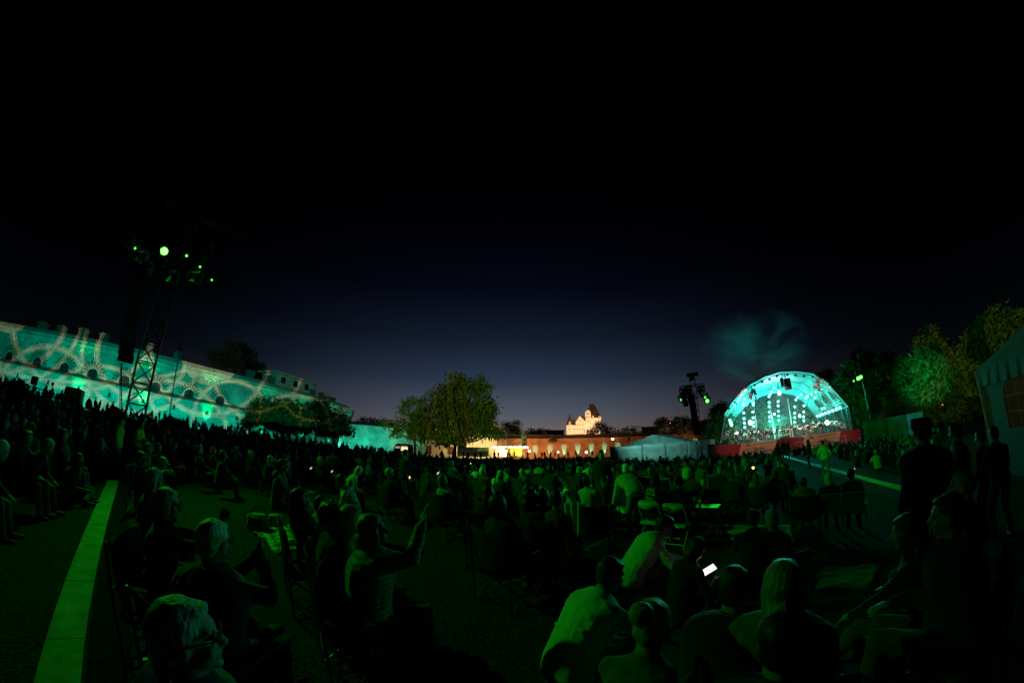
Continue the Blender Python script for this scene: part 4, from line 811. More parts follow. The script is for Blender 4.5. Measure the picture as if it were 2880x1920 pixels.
rt = [('tree right behind the stage arch shoulder', (2330, 1200), [(2310, 1060, 16), (2340, 1075, 20), (2350, 1110, 30), (2330, 1050, 10)], 75, 3600, 'leaf_dark'),
      ('green lit tree beside the tower right of the stage', (2400, 1200), [(2395, 1060, 34), (2370, 1090, 30), (2420, 1100, 38), (2385, 1140, 34), (2425, 1160, 36), (2400, 1035, 18), (2410, 1190, 24)], 64, 8000, 'leaf'),
      ('dark rounded tree behind the right tower', (2460, 1190), [(2430, 1020, 34), (2465, 1040, 38), (2480, 1090, 40), (2450, 1130, 34), (2415, 1000, 16)], 78, 6000, 'leaf_dark'),
      ('tree with bright teal leaves right of the right line array', (2540, 1190), [(2500, 1050, 34), (2530, 1080, 36), (2510, 1120, 36), (2550, 1140, 36), (2520, 1170, 30), (2490, 1010, 22), (2545, 1030, 26)], 66, 8500, 'leaf'),
      ('tall pointed tree with teal lit left edge and curved light stripes', (2630, 1190), [(2610, 940, 22), (2605, 975, 28), (2640, 990, 34), (2600, 1020, 28), (2650, 1040, 42), (2600, 1070, 30), (2640, 1100, 44), (2590, 1110, 26), (2690, 1080, 40), (2620, 1150, 34), (2670, 1150, 36), (2680, 1010, 28)], 62, 15000, 'leaf_olive'),
      ('dark tree with yellow underside left of the big tent', (2730, 1180), [(2720, 1000, 34), (2740, 1050, 40), (2720, 1100, 40), (2750, 1130, 36), (2740, 960, 30), (2700, 1160, 28)], 58, 8000, 'leaf_olive'),
      ('tallest dark tree above the big tent roof at right', (2800, 1160), [(2800, 900, 36), (2830, 930, 40), (2780, 960, 36), (2820, 990, 44), (2780, 1040, 40), (2850, 970, 40), (2770, 910, 22), (2860, 900, 30)], 56, 10000, 'leaf_olive')]
for i, (lb, ft, bl, d, n, lf) in enumerate(rt): tree('broadleaf_tree', lb, ft, bl, d, lf, n, .34, .15, .8, .35, seed=40+i, fill=.35, group='trees right of the stage')
hz = [('round dark tree behind the brick wall beside the cream building', (1435, 1232), [(1425, 1200, 14), (1448, 1198, 17), (1440, 1215, 20), (1458, 1215, 14)], 118, 1800, 'leaf_dark'), ('low dark shrubs on top of the wall left of the castle', (1520, 1232), [(1485, 1222, 9), (1500, 1214, 12), (1520, 1212, 12), (1540, 1220, 12), (1510, 1222, 12)], 122, 1500, 'leaf_dark'),
      ('tree hiding the right foot of the castle', (1680, 1232), [(1665, 1212, 16), (1685, 1203, 18), (1700, 1210, 18), (1718, 1215, 16), (1660, 1225, 10)], 150, 2600, 'leaf_dark'), ('small bush against the castle wall', (1637, 1232), [(1637, 1226, 7), (1645, 1227, 6), (1628, 1229, 5)], 165, 500, 'leaf_dark'),
      ('long dark treetop mass between castle and tent', (1760, 1234), [(1740, 1220, 14), (1762, 1215, 14), (1785, 1217, 13), (1800, 1224, 12)], 160, 2200, 'leaf_dark'), ('dark tree behind the white tent ridge', (1860, 1236), [(1850, 1195, 16), (1870, 1190, 20), (1890, 1200, 20), (1850, 1215, 18), (1830, 1215, 14)], 130, 3000, 'leaf_dark'),
      ('dark tree left of the tower by the stage', (1920, 1236), [(1905, 1190, 18), (1925, 1185, 18), (1945, 1190, 16), (1920, 1212, 22), (1950, 1212, 18)], 125, 3000, 'leaf_dark'), ('dark tree between the tower and the green tree', (1985, 1240), [(1980, 1200, 14), (1995, 1190, 14), (1990, 1215, 16)], 120, 1800, 'leaf_dark'),
      ('distant hedge above the moat wall', (1060, 1200), [(1010, 1186, 8), (1025, 1180, 8), (1048, 1186, 9), (1075, 1186, 8), (1100, 1192, 8), (1035, 1190, 10), (1065, 1192, 9)], 132, 1600, 'leaf_dark')]
for i, (lb, ft, bl, d, n, lf) in enumerate(hz): tree('distant_tree', lb, ft, bl, d, lf, n, .5, 0, .6, .2, seed=70+i, fill=.4)
for i, (x, y, r, d, lb) in enumerate(((30, 1100, 26, 34, 'dark bushy shrub at the far left edge of the bank'), (55, 1092, 16, 35, 'small spiky shrub beside the railing at far left'), (322, 1162, 9, 30, 'leafy sapling just left of the tower foot'), (618, 1212, 10, 62, 'little round tree on the bank before the fort'), (505, 1192, 7, 60, 'small bush on the bank near the fort'), (715, 1228, 10, 60, 'bush under the spreading trees'), (1555, 1238, 7, 106, 'ivy tuft on the brick wall'), ( 480, 1188, 7, 52, 'thin shrub by the guy pole'))):
    tree('shrub', lb, (x, y+r), [(x-r*.4, y, r*.7), (x+r*.4, y-r*.2, r*.7), (x, y-r*.4, r*.6)], d, 'leaf_dark', 700 if r < 20 else 2200, .16 if d < 50 else .26, .3, .8, .06, 'shrub', seed=90+i)
# ================================================================== PEOPLE
def ik(a, b, l1, l2, pole):
    a, b = Vector(a), Vector(b); d = b-a; L = min(d.length, (l1+l2)*.995); dn = d.normalized(); b = a+dn*L
    x = (l1*l1-l2*l2+L*L)/(2*L); h = math.sqrt(max(0, l1*l1-x*x)); p = Vector(pole); p = (p-dn*p.dot(dn)); p = p.normalized() if p.length > 1e-5 else Vector((0, 0, 1))
    return a+dn*x+p*h, b
def skeleton(sh=.42, lean=0., side=0., twist=0., yaw=0., nod=0., tilt=0., wl=(-.14, .28, .62), wr=(.14, .28, .62), al=(-.12, .45, .06), ar=(.12, .45, .06), stand=False, kp=(0, 1, .6), ep=(.6, -.8, -.5), hipy=-.05, bend=0., **kw):
    J = {}; z0 = .93 if stand else sh+.09
    P = Vector((0, hipy, z0)); la = R(lean)
    J['pelvis'] = P
    up1 = Vector((sin(R(side)), sin(la*.6), cos(la*.6))).normalized(); up2 = Vector((sin(R(side)), sin(la), cos(la))).normalized(); up3 = Vector((sin(R(side)), sin(la+R(bend)), cos(la+R(bend)))).normalized()
    J['waist'] = P+up1*.17; J['chest'] = J['waist']+up2*.20; J['neck'] = J['chest']+up3*.17
    J['up'] = (up1, up2, up3)
    sx = Vector((cos(R(twist)), -sin(R(twist)), 0)); J['sx'] = sx
    J['shl'] = J['neck']-sx*.165-up3*.082; J['shr'] = J['neck']+sx*.165-up3*.082
    hr = Matrix.Rotation(-R(yaw), 3, 'Z') @ Matrix.Rotation(-R(lean*.35+nod), 3, 'X') @ Matrix.Rotation(R(tilt), 3, 'Y'); J['hr'] = hr
    J['head'] = J['neck']+up3*.035+hr @ Vector((0, .018, .112))
    J['ell'], J['wrl'] = ik(J['shl'], wl, .29, .26, (-ep[0], ep[1], ep[2])); J['elr'], J['wrr'] = ik(J['shr'], wr, .29, .26, ep)
    J['hpl'] = P+Vector((-.095, 0, -.03)); J['hpr'] = P+Vector((.095, 0, -.03))
    J['knl'], J['anl'] = ik(J['hpl'], al, .43, .43, kp if len(kp) == 3 else kp[0]); J['knr'], J['anr'] = ik(J['hpr'], ar, .43, .43, kp)
    return J
WS = bpy.data.scenes.new('workbench')
def evaluated(o):                       # mesh of an object with its modifiers applied, worked out in a small scratch scene
    WS.collection.objects.link(o); vl = WS.view_layers[0]; vl.update(); out = bpy.data.meshes.new_from_object(o.evaluated_get(vl.depsgraph)); bpy.data.objects.remove(o); return out
CLOUD = {}
def cloud(sc):
    if sc not in CLOUD: t = bpy.data.textures.new('folds', 'CLOUDS'); t.noise_scale = sc; t.noise_depth = 1; CLOUD[sc] = t
    return CLOUD[sc]
def bake(name, mb, vox, it, m, fold=None):
    me = bpy.data.meshes.new('tmp'); me.from_pydata(mb.v, [], mb.f); o = bpy.data.objects.new('tmp', me)
    r = o.modifiers.new('r', 'REMESH'); r.mode = 'VOXEL'; r.voxel_size = vox; r.use_smooth_shade = True
    s = o.modifiers.new('s', 'SMOOTH'); s.factor = .5; s.iterations = it
    if fold:
        for sc, st in fold: d = o.modifiers.new('d', 'DISPLACE'); d.texture = cloud(sc); d.strength = st; d.mid_level = .5
        s = o.modifiers.new('s', 'SMOOTH'); s.factor = .5; s.iterations = 1
    out = evaluated(o); out.name = name; bpy.data.meshes.remove(me); out.materials.clear(); out.materials.append(m); out.polygons.foreach_set('use_smooth', [True]*len(out.polygons)); return out
def hand(mb, w, fwd, palm, det, curl=.5, spread=1.0):
    fwd = Vector(fwd).normalized(); palm = Vector(palm); palm = (palm-fwd*palm.dot(fwd)).normalized(); sd = fwd.cross(palm)
    if not det: mb.caps(w, Vector(w)+fwd*.11, .032, .026, 8); return
    rot = Matrix((sd, fwd, palm)).transposed(); c = Vector(w)+fwd*.05
    mb.ell(c, (.042, .052, .017), 10, 7, rot); mb.caps(w, c, .025, .03, 8)
    for i, (o, l) in enumerate(((-.030, .070), (-.010, .080), (.011, .075), (.030, .060))):
        b0 = c+sd*o+fwd*.040; dirn = (fwd+sd*o*5*spread*.4).normalized(); a1 = curl*.5; p1 = b0+(dirn*cos(a1)+palm*sin(a1))*l*.5; a2 = curl*1.3; p2 = p1+(dirn*cos(a2)+palm*sin(a2))*l*.5
        mb.caps(b0, p1, .0095, .009, 6); mb.caps(p1, p2, .009, .0075, 6)
    tb = Vector(w)+fwd*.025-sd*.03; t1 = tb+(-sd*.8+fwd*.7+palm*.3).normalized()*.035; t2 = t1+(-sd*.35+fwd*.9+palm*.3).normalized()*.03; mb.caps(tb, t1, .014, .011, 6); mb.caps(t1, t2, .011, .009, 6)
def torso(mb, J, g=0., w=1.0, short=False):
    sx = J['sx']; u1, u2, u3 = J['up']; P, Wt, Ch, Nk = J['pelvis'], J['waist'], J['chest'], J['neck']; X0 = Vector((1, 0, 0))
    def f(u, s): return u.cross(s).normalized()
    def rg(c, u, s, a, b): mbr.append((c, s, f(u, s), a*w+g, b*w+g))
    mbr = []; 
    rg(P-u1*.11, u1, X0, .10, .075); rg(P-u1*.07, u1, X0, .155, .115); rg(P+u1*.02, u1, X0, .172, .128); rg(Wt, u1, (X0+sx)/2, .150, .112); rg(Wt.lerp(Ch, .5), u2, sx, .160, .118); rg(Ch, u2, sx, .178, .125); rg(Ch.lerp(Nk, .45), u3, sx, .182, .112); rg(Ch.lerp(Nk, .75), u3, sx, .155, .092); rg(Nk+u3*.0, u3, sx, .085, .066); rg(Nk+u3*.02, u3, sx, .055, .055)
    mb.loft(mbr, 16)
def build_person_meshes(det, hair='short', sleeves='long', bottom='trousers', hood=False, skirt=False, heavy=1.0, **kw):
    J = skeleton(**kw); vb = .010 if det == 2 else (.017 if det == 1 else .032); n = 12 if det == 2 else 8
    b = MB(); H = J['head']; hr = J['hr']
    def hp(x, y, z): return H+hr @ Vector((x, y, z))
    b.ell(hp(0, -.012, .025), (.074, .095, .092), 14, 10, hr); b.ell(hp(0, .028, -.045), (.058, .062, .068), 12, 8, hr); b.caps(hp(0, -.015, -.06), J['neck']-J['up'][2]*.03, .055, .066, n)
    if det:
        b.caps(hp(0, .078, .012), hp(0, .106, -.028), .011, .015, 8); b.ell(hp(0, .074, -.096), (.024, .02, .018), 8, 6, hr); b.ell(hp(0, .086, -.060), (.024, .010, .011), 8, 6, hr)
        for s in (-1, 1): b.ell(hp(s*.076, -.005, -.012), (.010, .019, .032), 8, 6, hr); b.caps(hp(s*.012, .080, .030), hp(s*.048, .070, .030), .010, .009, 6); b.ell(hp(s*.04, .066, -.032), (.022, .018, .02), 8, 6, hr)
    torso(b, J, -.012)
    for s, sg in (('l', -1), ('r', 1)):
        sh, el, wr = J['sh'+s], J['el'+s], J['wr'+s]; b.caps(sh, el, .046, .036, n); b.caps(el, wr, .038, .024, n)
        hf = kw.get('h'+s, None); fw = Vector(hf) if hf else (wr-el); pl = kw.get('p'+s, (0, 0, -1)); hand(b, wr, fw, pl, det == 2, kw.get('curl', .5))
        hpj, kn, an = J['hp'+s], J['kn'+s], J['an'+s]; b.caps(hpj, kn, .078, .052, n); b.caps(kn, kn.lerp(an, .35), .05, .052, n); b.caps(kn.lerp(an, .35), an, .052, .034, n)
        ft = Vector(kw.get('toe'+s, (sg*.25, 1, 0))).normalized(); b.caps(an+Vector((0, 0, -.03)), an+ft*.15+Vector((0, 0, -.045)), .034, .028, 8)
    out = {'body': bake('body', b, vb, 3 if det else 2, M['skin'])}
    # hair
    h = MB()
    if hair != 'bald':
        h.ell(hp(0, -.026, .040), (.085, .098, .094), 14, 10, hr); h.ell(hp(0, -.055, -.01), (.076, .06, .075), 12, 8, hr)
        if det: h.ell(hp(0, .032, .086), (.060, .046, .024), 12, 6, hr)
        if hair in ('bob', 'long', 'hoodup'):
            for s in (-1, 1): h.ell(hp(s*.066, -.015, -.035), (.028, .06, .095), 10, 8, hr)
            h.ell(hp(0, -.07, -.05), (.078, .045, .10), 12, 8, hr)
        if hair == 'long': h.caps(hp(0, -.08, -.06), hp(0, -.115, -.25), .075, .055, 10); h.ell(hp(0, -.085, -.17), (.10, .04, .14), 12, 8, hr)
        if hair == 'bun': h.ell(hp(-.02, -.125, .07), (.06, .05, .055), 10, 8, hr); h.ell(hp(.02, -.13, .04), (.03, .03, .05), 8, 6, hr)
        if hair == 'fluffy': 
            for k in range(14): a = k*2.4; h.ell(hp(.07*cos(a), -.03+.06*sin(a), .05+.05*sin(k*1.7)), (.036, .036, .036), 8, 6)
        if hair == 'cap': h.ell(hp(0, -.01, .07), (.088, .105, .065), 14, 8, hr); h.ell(hp(0, .12, .045), (.06, .055, .010), 12, 6, hr)
        if hair == 'hoodup': h.ell(hp(0, -.03, .02), (.105, .11, .13), 14, 10, hr)
        # carve the face free by pushing nothing forward: keep hair behind the brow line
        out['hair'] = bake('hair', h, vb, 2, HAIR['dark'], ((.03, .009), (.012, .006)) if det == 2 else None)
    t = MB(); g = .010 if heavy <= 1 else .026; torso(t, J, g, heavy)
    for s in 'lr':
        sh, el, wr = J['sh'+s], J['el'+s], J['wr'+s]; k = 1.0 if heavy <= 1 else 1.13; t.caps(sh, el, .057*k, .049*k, n); t.caps(J['neck']-J['up'][2]*.045-J['up'][2].cross(J['sx'])*0, sh, .058*k, .056*k, n)
        if sleeves == 'long': t.caps(el, el.lerp(wr, .93), .052*k, .038*k, n)
        else: pass
    if sleeves == 'short':
        t = MB(); torso(t, J, g, heavy)
        for s in 'lr': sh, el = J['sh'+s], J['el'+s]; t.caps(sh, sh.lerp(el, .72), .059, .058, n); t.caps(J['neck']-J['up'][2]*.045, sh, .058, .058, n)
    if det: t.loft([(J['neck']-J['up'][2]*.02, J['sx'], J['up'][2].cross(J['sx']), .082, .074), (J['neck']+J['up'][2]*.035, J['sx'], J['up'][2].cross(J['sx']), .066, .064)], 12)
    if hood: t.ell(J['neck']-J['up'][2].cross(J['sx'])*-0.0+Vector((0, -.10, -.01)), (.13, .06, .085), 12, 8)
    if det == 2:                                          # soft cloth folds across the back and sleeves
        for k in range(5):
            a = J['waist'].lerp(J['chest'], k/4); y = J['up'][1].cross(J['sx']).normalized(); 
            s_ = 1 if k % 2 else -1; t.caps(a-J['sx']*.13*s_-y*(.105+g), a+J['sx']*.05*s_-y*(.112+g)-J['up'][1]*.05, .012, .008, 6)
        for s in 'lr': el = J['el'+s]; sh = J['sh'+s]; q = sh.lerp(el, .9); t.ell(q, (.058, .058, .03), 8, 6); 
    out['top'] = bake('top', t, vb, 3, CL['black'], ((.10, .018), (.035, .005)) if det == 2 else (((.1, .03),) if det else None))
    q = MB(); P = J['pelvis']
    q.loft([(P-J['up'][0]*.12, (1, 0, 0), (0, 1, 0), .12, .095), (P-J['up'][0]*.06, (1, 0, 0), (0, 1, 0), .172, .132), (P+J['up'][0]*.05, (1, 0, 0), (0, 1, 0), .178, .135)], 14)
    for s in 'lr':
        hpj, kn, an = J['hp'+s], J['kn'+s], J['an'+s]; q.caps(hpj, kn, .094, .072, n)
        if bottom == 'trousers': q.caps(kn, an+Vector((0, 0, .02)), .068, .052, n)
        elif bottom == 'shorts': q.caps(hpj, kn+(hpj-kn)*.05, .095, .082, n)
    out['trousers'] = bake('trousers', q, vb, 3, CL['jeans'], ((.09, .016), (.03, .005)) if det == 2 else None)
    if det:
        for s, sg in (('l', -1), ('r', 1)):
            sm = MB(); an = J['an'+s]; ft = Vector(kw.get('toe'+s, (sg*.25, 1, 0))).normalized(); sm.caps(an+Vector((0, 0, -.025))-ft*.03, an+ft*.16+Vector((0, 0, -.035)), .043, .034, 8)
            out['shoe#'+s] = bake('shoe', sm, vb, 2, M['plastic'])
    return out, J
def put_person(meshes, loc, rz, label, hair='dark', top='black', legs='jeans', group=None, scale=1.0, cat='person'):
    t = thing('person', label, cat, loc, rz, group); t.scale = (scale,)*3; parts = {}
    for k, me in meshes.items():
        c = link(k.split('#')[0], me, t); parts[k] = c
        m = {'hair': HAIR.get(hair) or CL.get(hair), 'top': CL[top], 'trousers': CL[legs]}.get(k)
        if m: c.material_slots[0].link = 'OBJECT'; c.material_slots[0].material = m
    return t, parts
SIT = dict(sh=.40)
POSES = dict(
    chair=dict(sh=.40, lean=-12, nod=-8), lap=dict(sh=.38, lean=4, wl=(-.05, .30, .60), wr=(.06, .32, .60)), clap=dict(sh=.40, lean=2, wl=(-.03, .36, .98), wr=(.04, .36, .98), hl=(.3, .6, .7), hr_=(0, 0, 0)),
    ground=dict(sh=.02, lean=18, al=(-.14, .62, .07), ar=(.14, .60, .07), wl=(-.12, .52, .42), wr=(.14, .50, .40), kp=(0, .3, 1)), back=dict(sh=.03, lean=-22, nod=14, al=(-.1, .85, .07), ar=(.16, .80, .07), wl=(-.24, -.30, .06), wr=(.24, -.30, .06), kp=(0, .2, 1), ep=(.4, -1, .3)),
    cross=dict(sh=.03, lean=12, al=(.16, .30, .08), ar=(-.14, .34, .08), wl=(-.14, .32, .28), wr=(.14, .32, .28), kp=(-1, .6, .3)),
    stand=dict(stand=True, hipy=0, al=(-.11, 0, .07), ar=(.11, .02, .07), wl=(-.26, .06, .86), wr=(.26, .06, .86), kp=(0, 1, 0), ep=(.3, -1, 0)),
    standx=dict(stand=True, hipy=0, al=(-.16, .05, .07), ar=(.12, -.04, .07), wl=(-.05, .24, 1.16), wr=(.06, .26, 1.12), kp=(0, 1, 0), ep=(.8, -.4, -.6), yaw=25),
    walk=dict(stand=True, hipy=0, al=(-.10, .28, .09), ar=(.10, -.26, .12), wl=(-.24, -.14, .92), wr=(.24, .22, .96), kp=(0, 1, 0), ep=(.3, -1, 0)),
    reach=dict(sh=.40, lean=-8, nod=-10, wl=(-.12, .42, 1.25), wr=(.10, .42, 1.30)), fwd=dict(sh=.40, lean=30, bend=10, nod=12, wl=(-.1, .42, .52), wr=(.12, .42, .52)))
def facing(p, tgt=(34, 37)): return -atan2(tgt[0]-p[0], tgt[1]-p[1])
# crowd archetypes (moderate detail)
ARCH = {}
def arch(key, det, **kw):
    if key not in ARCH: ARCH[key] = build_person_meshes(det, **kw)
    return ARCH[key]
# ================================================================== CHAIRS AND SMALL THINGS
def chair_camp(loc, rz, label, cloth='dark_cloth', group='camp chairs among the audience', full=True, fm='black_metal'):
    key = 'camp'+cloth+fm
    if key in PROTO: return copy_thing(PROTO[key], loc, rz, label, group)
    t = thing('camp_chair', label, 'chair', loc, rz, group)
    fr = [((-.30, .24), (.30, .24)), ((-.30, -.26), (.30, -.26)), ((-.30, .24), (-.30, -.26)), ((.30, .24), (.30, -.26))]
    for (a, b) in fr:
        mb = MB(); mb.tube((a[0], a[1], .02), (b[0], b[1], .40), .011); mb.tube((b[0], b[1], .02), (a[0], a[1], .40), .011); part('leg', mb, M[fm], t)
    for s in (-1, 1): mb = MB(); mb.tube((s*.30, -.26, .02), (s*.31, -.36, .92), .011); part('back_post', mb, M[fm], t)
    mb = MB(); pts = []
    for j in range(7):
        for i in range(9):
            x = -.29+.58*i/8; u = j/6; y = .25-.47*u; z = .43-.07*sin(pi*i/8)-.03*u; pts.append((x, y, z))
    mb.add(pts, [(j*9+i, j*9+i+1, (j+1)*9+i+1, (j+1)*9+i) for j in range(6) for i in range(8)]); o = part('seat', mb, M[cloth], t, True); md = o.modifiers.new('t', 'SOLIDIFY'); md.thickness = .012
    mb = MB(); pts = []
    for j in range(9):
        for i in range(9): x = -.30+.60*i/8; u = j/8; wv = sin(pi*i/8); pts.append((x*(1-.06*(1-u)), -.24-.11*u-.07*wv*(1-.3*u), .40+.52*u-.02*wv*(u > .9)))
    mb.add(pts, [(j*9+i, j*9+i+1, (j+1)*9+i+1, (j+1)*9+i) for j in range(8) for i in range(8)]); o = part('backrest', mb, M[cloth], t, True); md = o.modifiers.new('t', 'SOLIDIFY'); md.thickness = .012
    for s in (-1, 1): mb = MB(); mb.box((s*.33, -.03, .61), (.07, .56, .014)); mb.tube((s*.33, .23, .36), (s*.33, .23, .61), .01); part('armrest', mb, M[cloth], t)
    PROTO[key] = t; return t
def chair_folding(loc, rz, label, group='pale metal folding chairs'):
    if 'fold' in PROTO: return copy_thing(PROTO['fold'], loc, rz, label, group)
    t = thing('folding_chair', label, 'chair', loc, rz, group)
    for s in (-1, 1):
        mb = MB(); mb.path([(s*.22, .26, .01), (s*.22, .0, .40), (s*.22, -.17, .66), (s*.21, -.22, .80), (s*.17, -.235, .845)], .0125, 6); part('leg', mb, M['white_paint'], t)
        mb = MB(); mb.path([(s*.20, -.26, .01), (s*.20, -.02, .30), (s*.20, .16, .43)], .012, 6); part('leg', mb, M['white_paint'], t)
    mb = MB(); mb.path([(-.18, -.235, .845), (0, -.245, .85), (.18, -.235, .845)], .0125, 6); part('top_rail', mb, M['white_paint'], t)
    for y_, z_ in ((-.26, .10), (.22, .08), (-.16, .405)): mb = MB(); mb.tube((-.21, y_, z_), (.21, y_, z_), .011); part('cross_rail', mb, M['white_paint'], t)
    mb = MB(); ps = []
    for i in range(11):
        u = i/10; x = -.205+.41*u; y = -.195-.05*sin(pi*u); zt = .83; zb = .73-.045*sin(pi*u)
        ps += [(x, y-.022, zt), (x, y, zb)]
    mb.add(ps, [(2*i, 2*i+2, 2*i+3, 2*i+1) for i in range(10)]); o = part('backrest', mb, M['white_paint'], t, True); md = o.modifiers.new('t', 'SOLIDIFY'); md.thickness = .012
    mb = MB(); mb.box((0, .02, .435), (.40, .40, .022)); part('seat', mb, M['white_paint'], t); PROTO['fold'] = t; return t
def chair_tube(loc, rz, label, group='aluminium garden chairs with striped cloth'):
    if 'tube' in PROTO: return copy_thing(PROTO['tube'], loc, rz, label, group)
    t = thing('garden_chair', label, 'chair', loc, rz, group)
    mb = MB(); mb.path([(-.25, -.18, .40), (-.25, -.30, .84), (-.22, -.31, .88), (.22, -.31, .88), (.25, -.30, .84), (.25, -.18, .40)], .0125, 6); mb.tube((-.25, -.19, .43), (.25, -.19, .43), .012); part('back_frame', mb, M['alu'], t)
    mb = MB(); mb.box((0, -.25, .645), (.45, .008, .40), (R(-15), 0, 0)); part('backrest', mb, CL['stripe'] if False else M['stripe_web'], t)
    mb = MB(); mb.box((0, .03, .42), (.46, .44, .01)); part('seat', mb, M['stripe_web'], t)
    for s in (-1, 1):
        mb = MB(); mb.path([(s*.26, -.30, .01), (s*.26, .22, .41), (s*.26, .24, .60)], .012, 6); part('leg', mb, M['alu'], t); mb = MB(); mb.path([(s*.27, .26, .01), (s*.27, -.20, .41)], .012, 6); part('leg', mb, M['alu'], t)
        mb = MB(); mb.box((s*.27, -.01, .61), (.04, .46, .02)); part('armrest', mb, M['plastic'], t)
    PROTO['tube'] = t; return t
def chair_deck(loc, rz, label, group='wooden deck chairs with dark canvas'):
    if 'deck' in PROTO: return copy_thing(PROTO['deck'], loc, rz, label, group)
    t = thing('deck_chair', label, 'chair', loc, rz, group)
    for s in (-1, 1):
        mb = MB(); mb.box((0, 0, 0), (.025, .04, 1.25)); o = part('leg', mb, M['alu'], t); o.location = (s*.28, -.22, .50); o.rotation_euler = (R(32), 0, 0)
        mb = MB(); mb.box((0, 0, 0), (.025, .04, .95)); o = part('leg', mb, M['alu'], t); o.location = (s*.25, -.05, .22); o.rotation_euler = (R(-66), 0, 0)
    for y_, z_ in ((-.54, 1.02), (.36, .40)): mb = MB(); mb.tube((-.28, y_, z_), (.28, y_, z_), .014); part('cross_rail', mb, M['alu'], t)
    mb = MB(); ps = []
    for j in range(9):
        u = j/8; y = -.54+.9*u; z = 1.02-.62*u-.22*sin(pi*u)
        for i in range(3): ps.append((-.25+.25*i, y, z))
    mb.add(ps, [(j*3+i, j*3+i+1, (j+1)*3+i+1, (j+1)*3+i) for j in range(8) for i in range(2)]); o = part('canvas', mb, M['dark_cloth'], t, True); md = o.modifiers.new('t', 'SOLIDIFY'); md.thickness = .008
    PROTO['deck'] = t; return t
PROTO = {}
def webmat():
    m = clothmat('striped webbing', (.03, .03, .03), ('X', 9, .2, (.12, .12, .11))); return m
M['stripe_web'] = webmat()
# ================================================================== FOREGROUND PEOPLE, placed by where the head is seen
PPL = []
def lc(mb): return mb
def heading(az): return -R(az)
def fig(px, py, az, label, pose, hair='short', hc='dark', top='black', legs='jeans', d=None, det=2, scale=1.0, anchor='head', group=None, chair=None, cl='dark_cloth', clabel=None, key=None, fm='black_metal', **kw):
    p = dict(POSES[pose]); p.update(kw); k = key or None
    if k and k in ARCH: ms, J = ARCH[k]
    else:
        ms, J = build_person_meshes(det, hair=hair, **p)
        if k: ARCH[k] = (ms, J)
    a = (J[anchor])*scale; rot = Matrix.Rotation(heading(az), 3, 'Z'); off = rot @ a
    if d is None:
        d = 1.0
        while d < 60:
            q = at(px, py, d)
            if q.z-gz(q.x, q.y) <= a.z: break
            d += .02
    q = at(px, py, d); loc = Vector((q.x-off.x, q.y-off.y, 0)); loc.z = gz(loc.x, loc.y)
    if anchor == 'head' and abs(q.z-loc.z-a.z) > .03: pass
    t, parts = put_person(ms, loc, heading(az), label, hc, top, legs, group, scale)
    PPL.append((loc.x, loc.y)); 
    if chair:
        c = {'camp': lambda: chair_camp(loc, heading(az), clabel, cl, fm=fm), 'fold': lambda: chair_folding(loc, heading(az), clabel), 'tube': lambda: chair_tube(loc, heading(az), clabel)}[chair](); c.scale = (scale,)*3
    return t, parts, J, loc
def sub(t, name, mb, m, smooth=False): return part(name, mb, m, t, smooth)
def glasses(t, J):
    H, hr = J['head'], J['hr']; mb = MB()
    for s in (-1, 1):
        c = H+hr @ Vector((s*.034, .098, .002)); mb.path([c+hr @ Vector((.027*cos(a), 0, .021*sin(a))) for a in np.linspace(0, 2*pi, 13)], .0028, 4); mb.tube(H+hr @ Vector((s*.062, .095, .008)), H+hr @ Vector((s*.082, -.01, .006)), .0028, n=4)
    mb.tube(H+hr @ Vector((-.008, .100, .006)), H+hr @ Vector((.008, .100, .006)), .0028, n=4); sub(t, 'glasses', mb, M['plastic'])
def eyes(t, J):
    H, hr = J['head'], J['hr']
    for s in (-1, 1): mb = MB(); mb.ell(H+hr @ Vector((s*.033, .076, .008)), (.013, .012, .009), 8, 6, hr); sub(t, 'eye', mb, M['window_dark'])
GC = 'camp chairs in the foreground'
clapk = dict(hl=(.25, .35, 1), hr=(-.25, .35, 1), pl=(1, 0, 0), pr=(-1, 0, 0), curl=.15)
t, P_, J, l = fig(603, 1522, 2, 'white haired man seen from behind clapping, dark jacket, big in the left foreground', 'clap', 'short', 'white', 'black', chair='camp', clabel='camp chair of the white haired man at left', heavy=1.3, **clapk); glasses(t, J)
t, P_, J, l = fig(472, 1418, 55, 'woman with fair bobbed hair in profile, hands raised to clap, beside the ramp strip', 'clap', 'bob', 'blonde', 'black', chair='camp', clabel='camp chair of the woman with the fair bob', wl=(-.05, .40, 1.02), wr=(.05, .42, 1.04), **clapk); glasses(t, J); eyes(t, J)
t, P_, J, l = fig(436, 1350, 50, 'fair haired person just behind the woman with the bob', 'lap', 'bob', 'grey', 'navy')
t, P_, J, l = fig(398, 1292, 58, 'man with glasses resting his chin on raised fingers at left', 'chair', 'short', 'dark', 'black', wl=(-.16, .22, 1.0), wr=(.04, .20, .98), curl=1.2, nod=0); glasses(t, J); eyes(t, J)
t, P_, J, l = fig(528, 1800, 50, 'grey haired man with glasses in dark profile, nearest at bottom left', 'chair', 'short', 'grey', 'navy', nod=-2, chair='camp', clabel='camp chair of the man with glasses at bottom left'); glasses(t, J); eyes(t, J)
t, P_, J, l = fig(935, 1452, 60, 'person with dark bushy hair and glasses in camp chair, left of open lawn', 'chair', 'fluffy', 'black', 'black', chair='camp', clabel='camp chair with bright green crossed legs, left of open lawn', fm='alu', heavy=1.3); glasses(t, J); eyes(t, J)
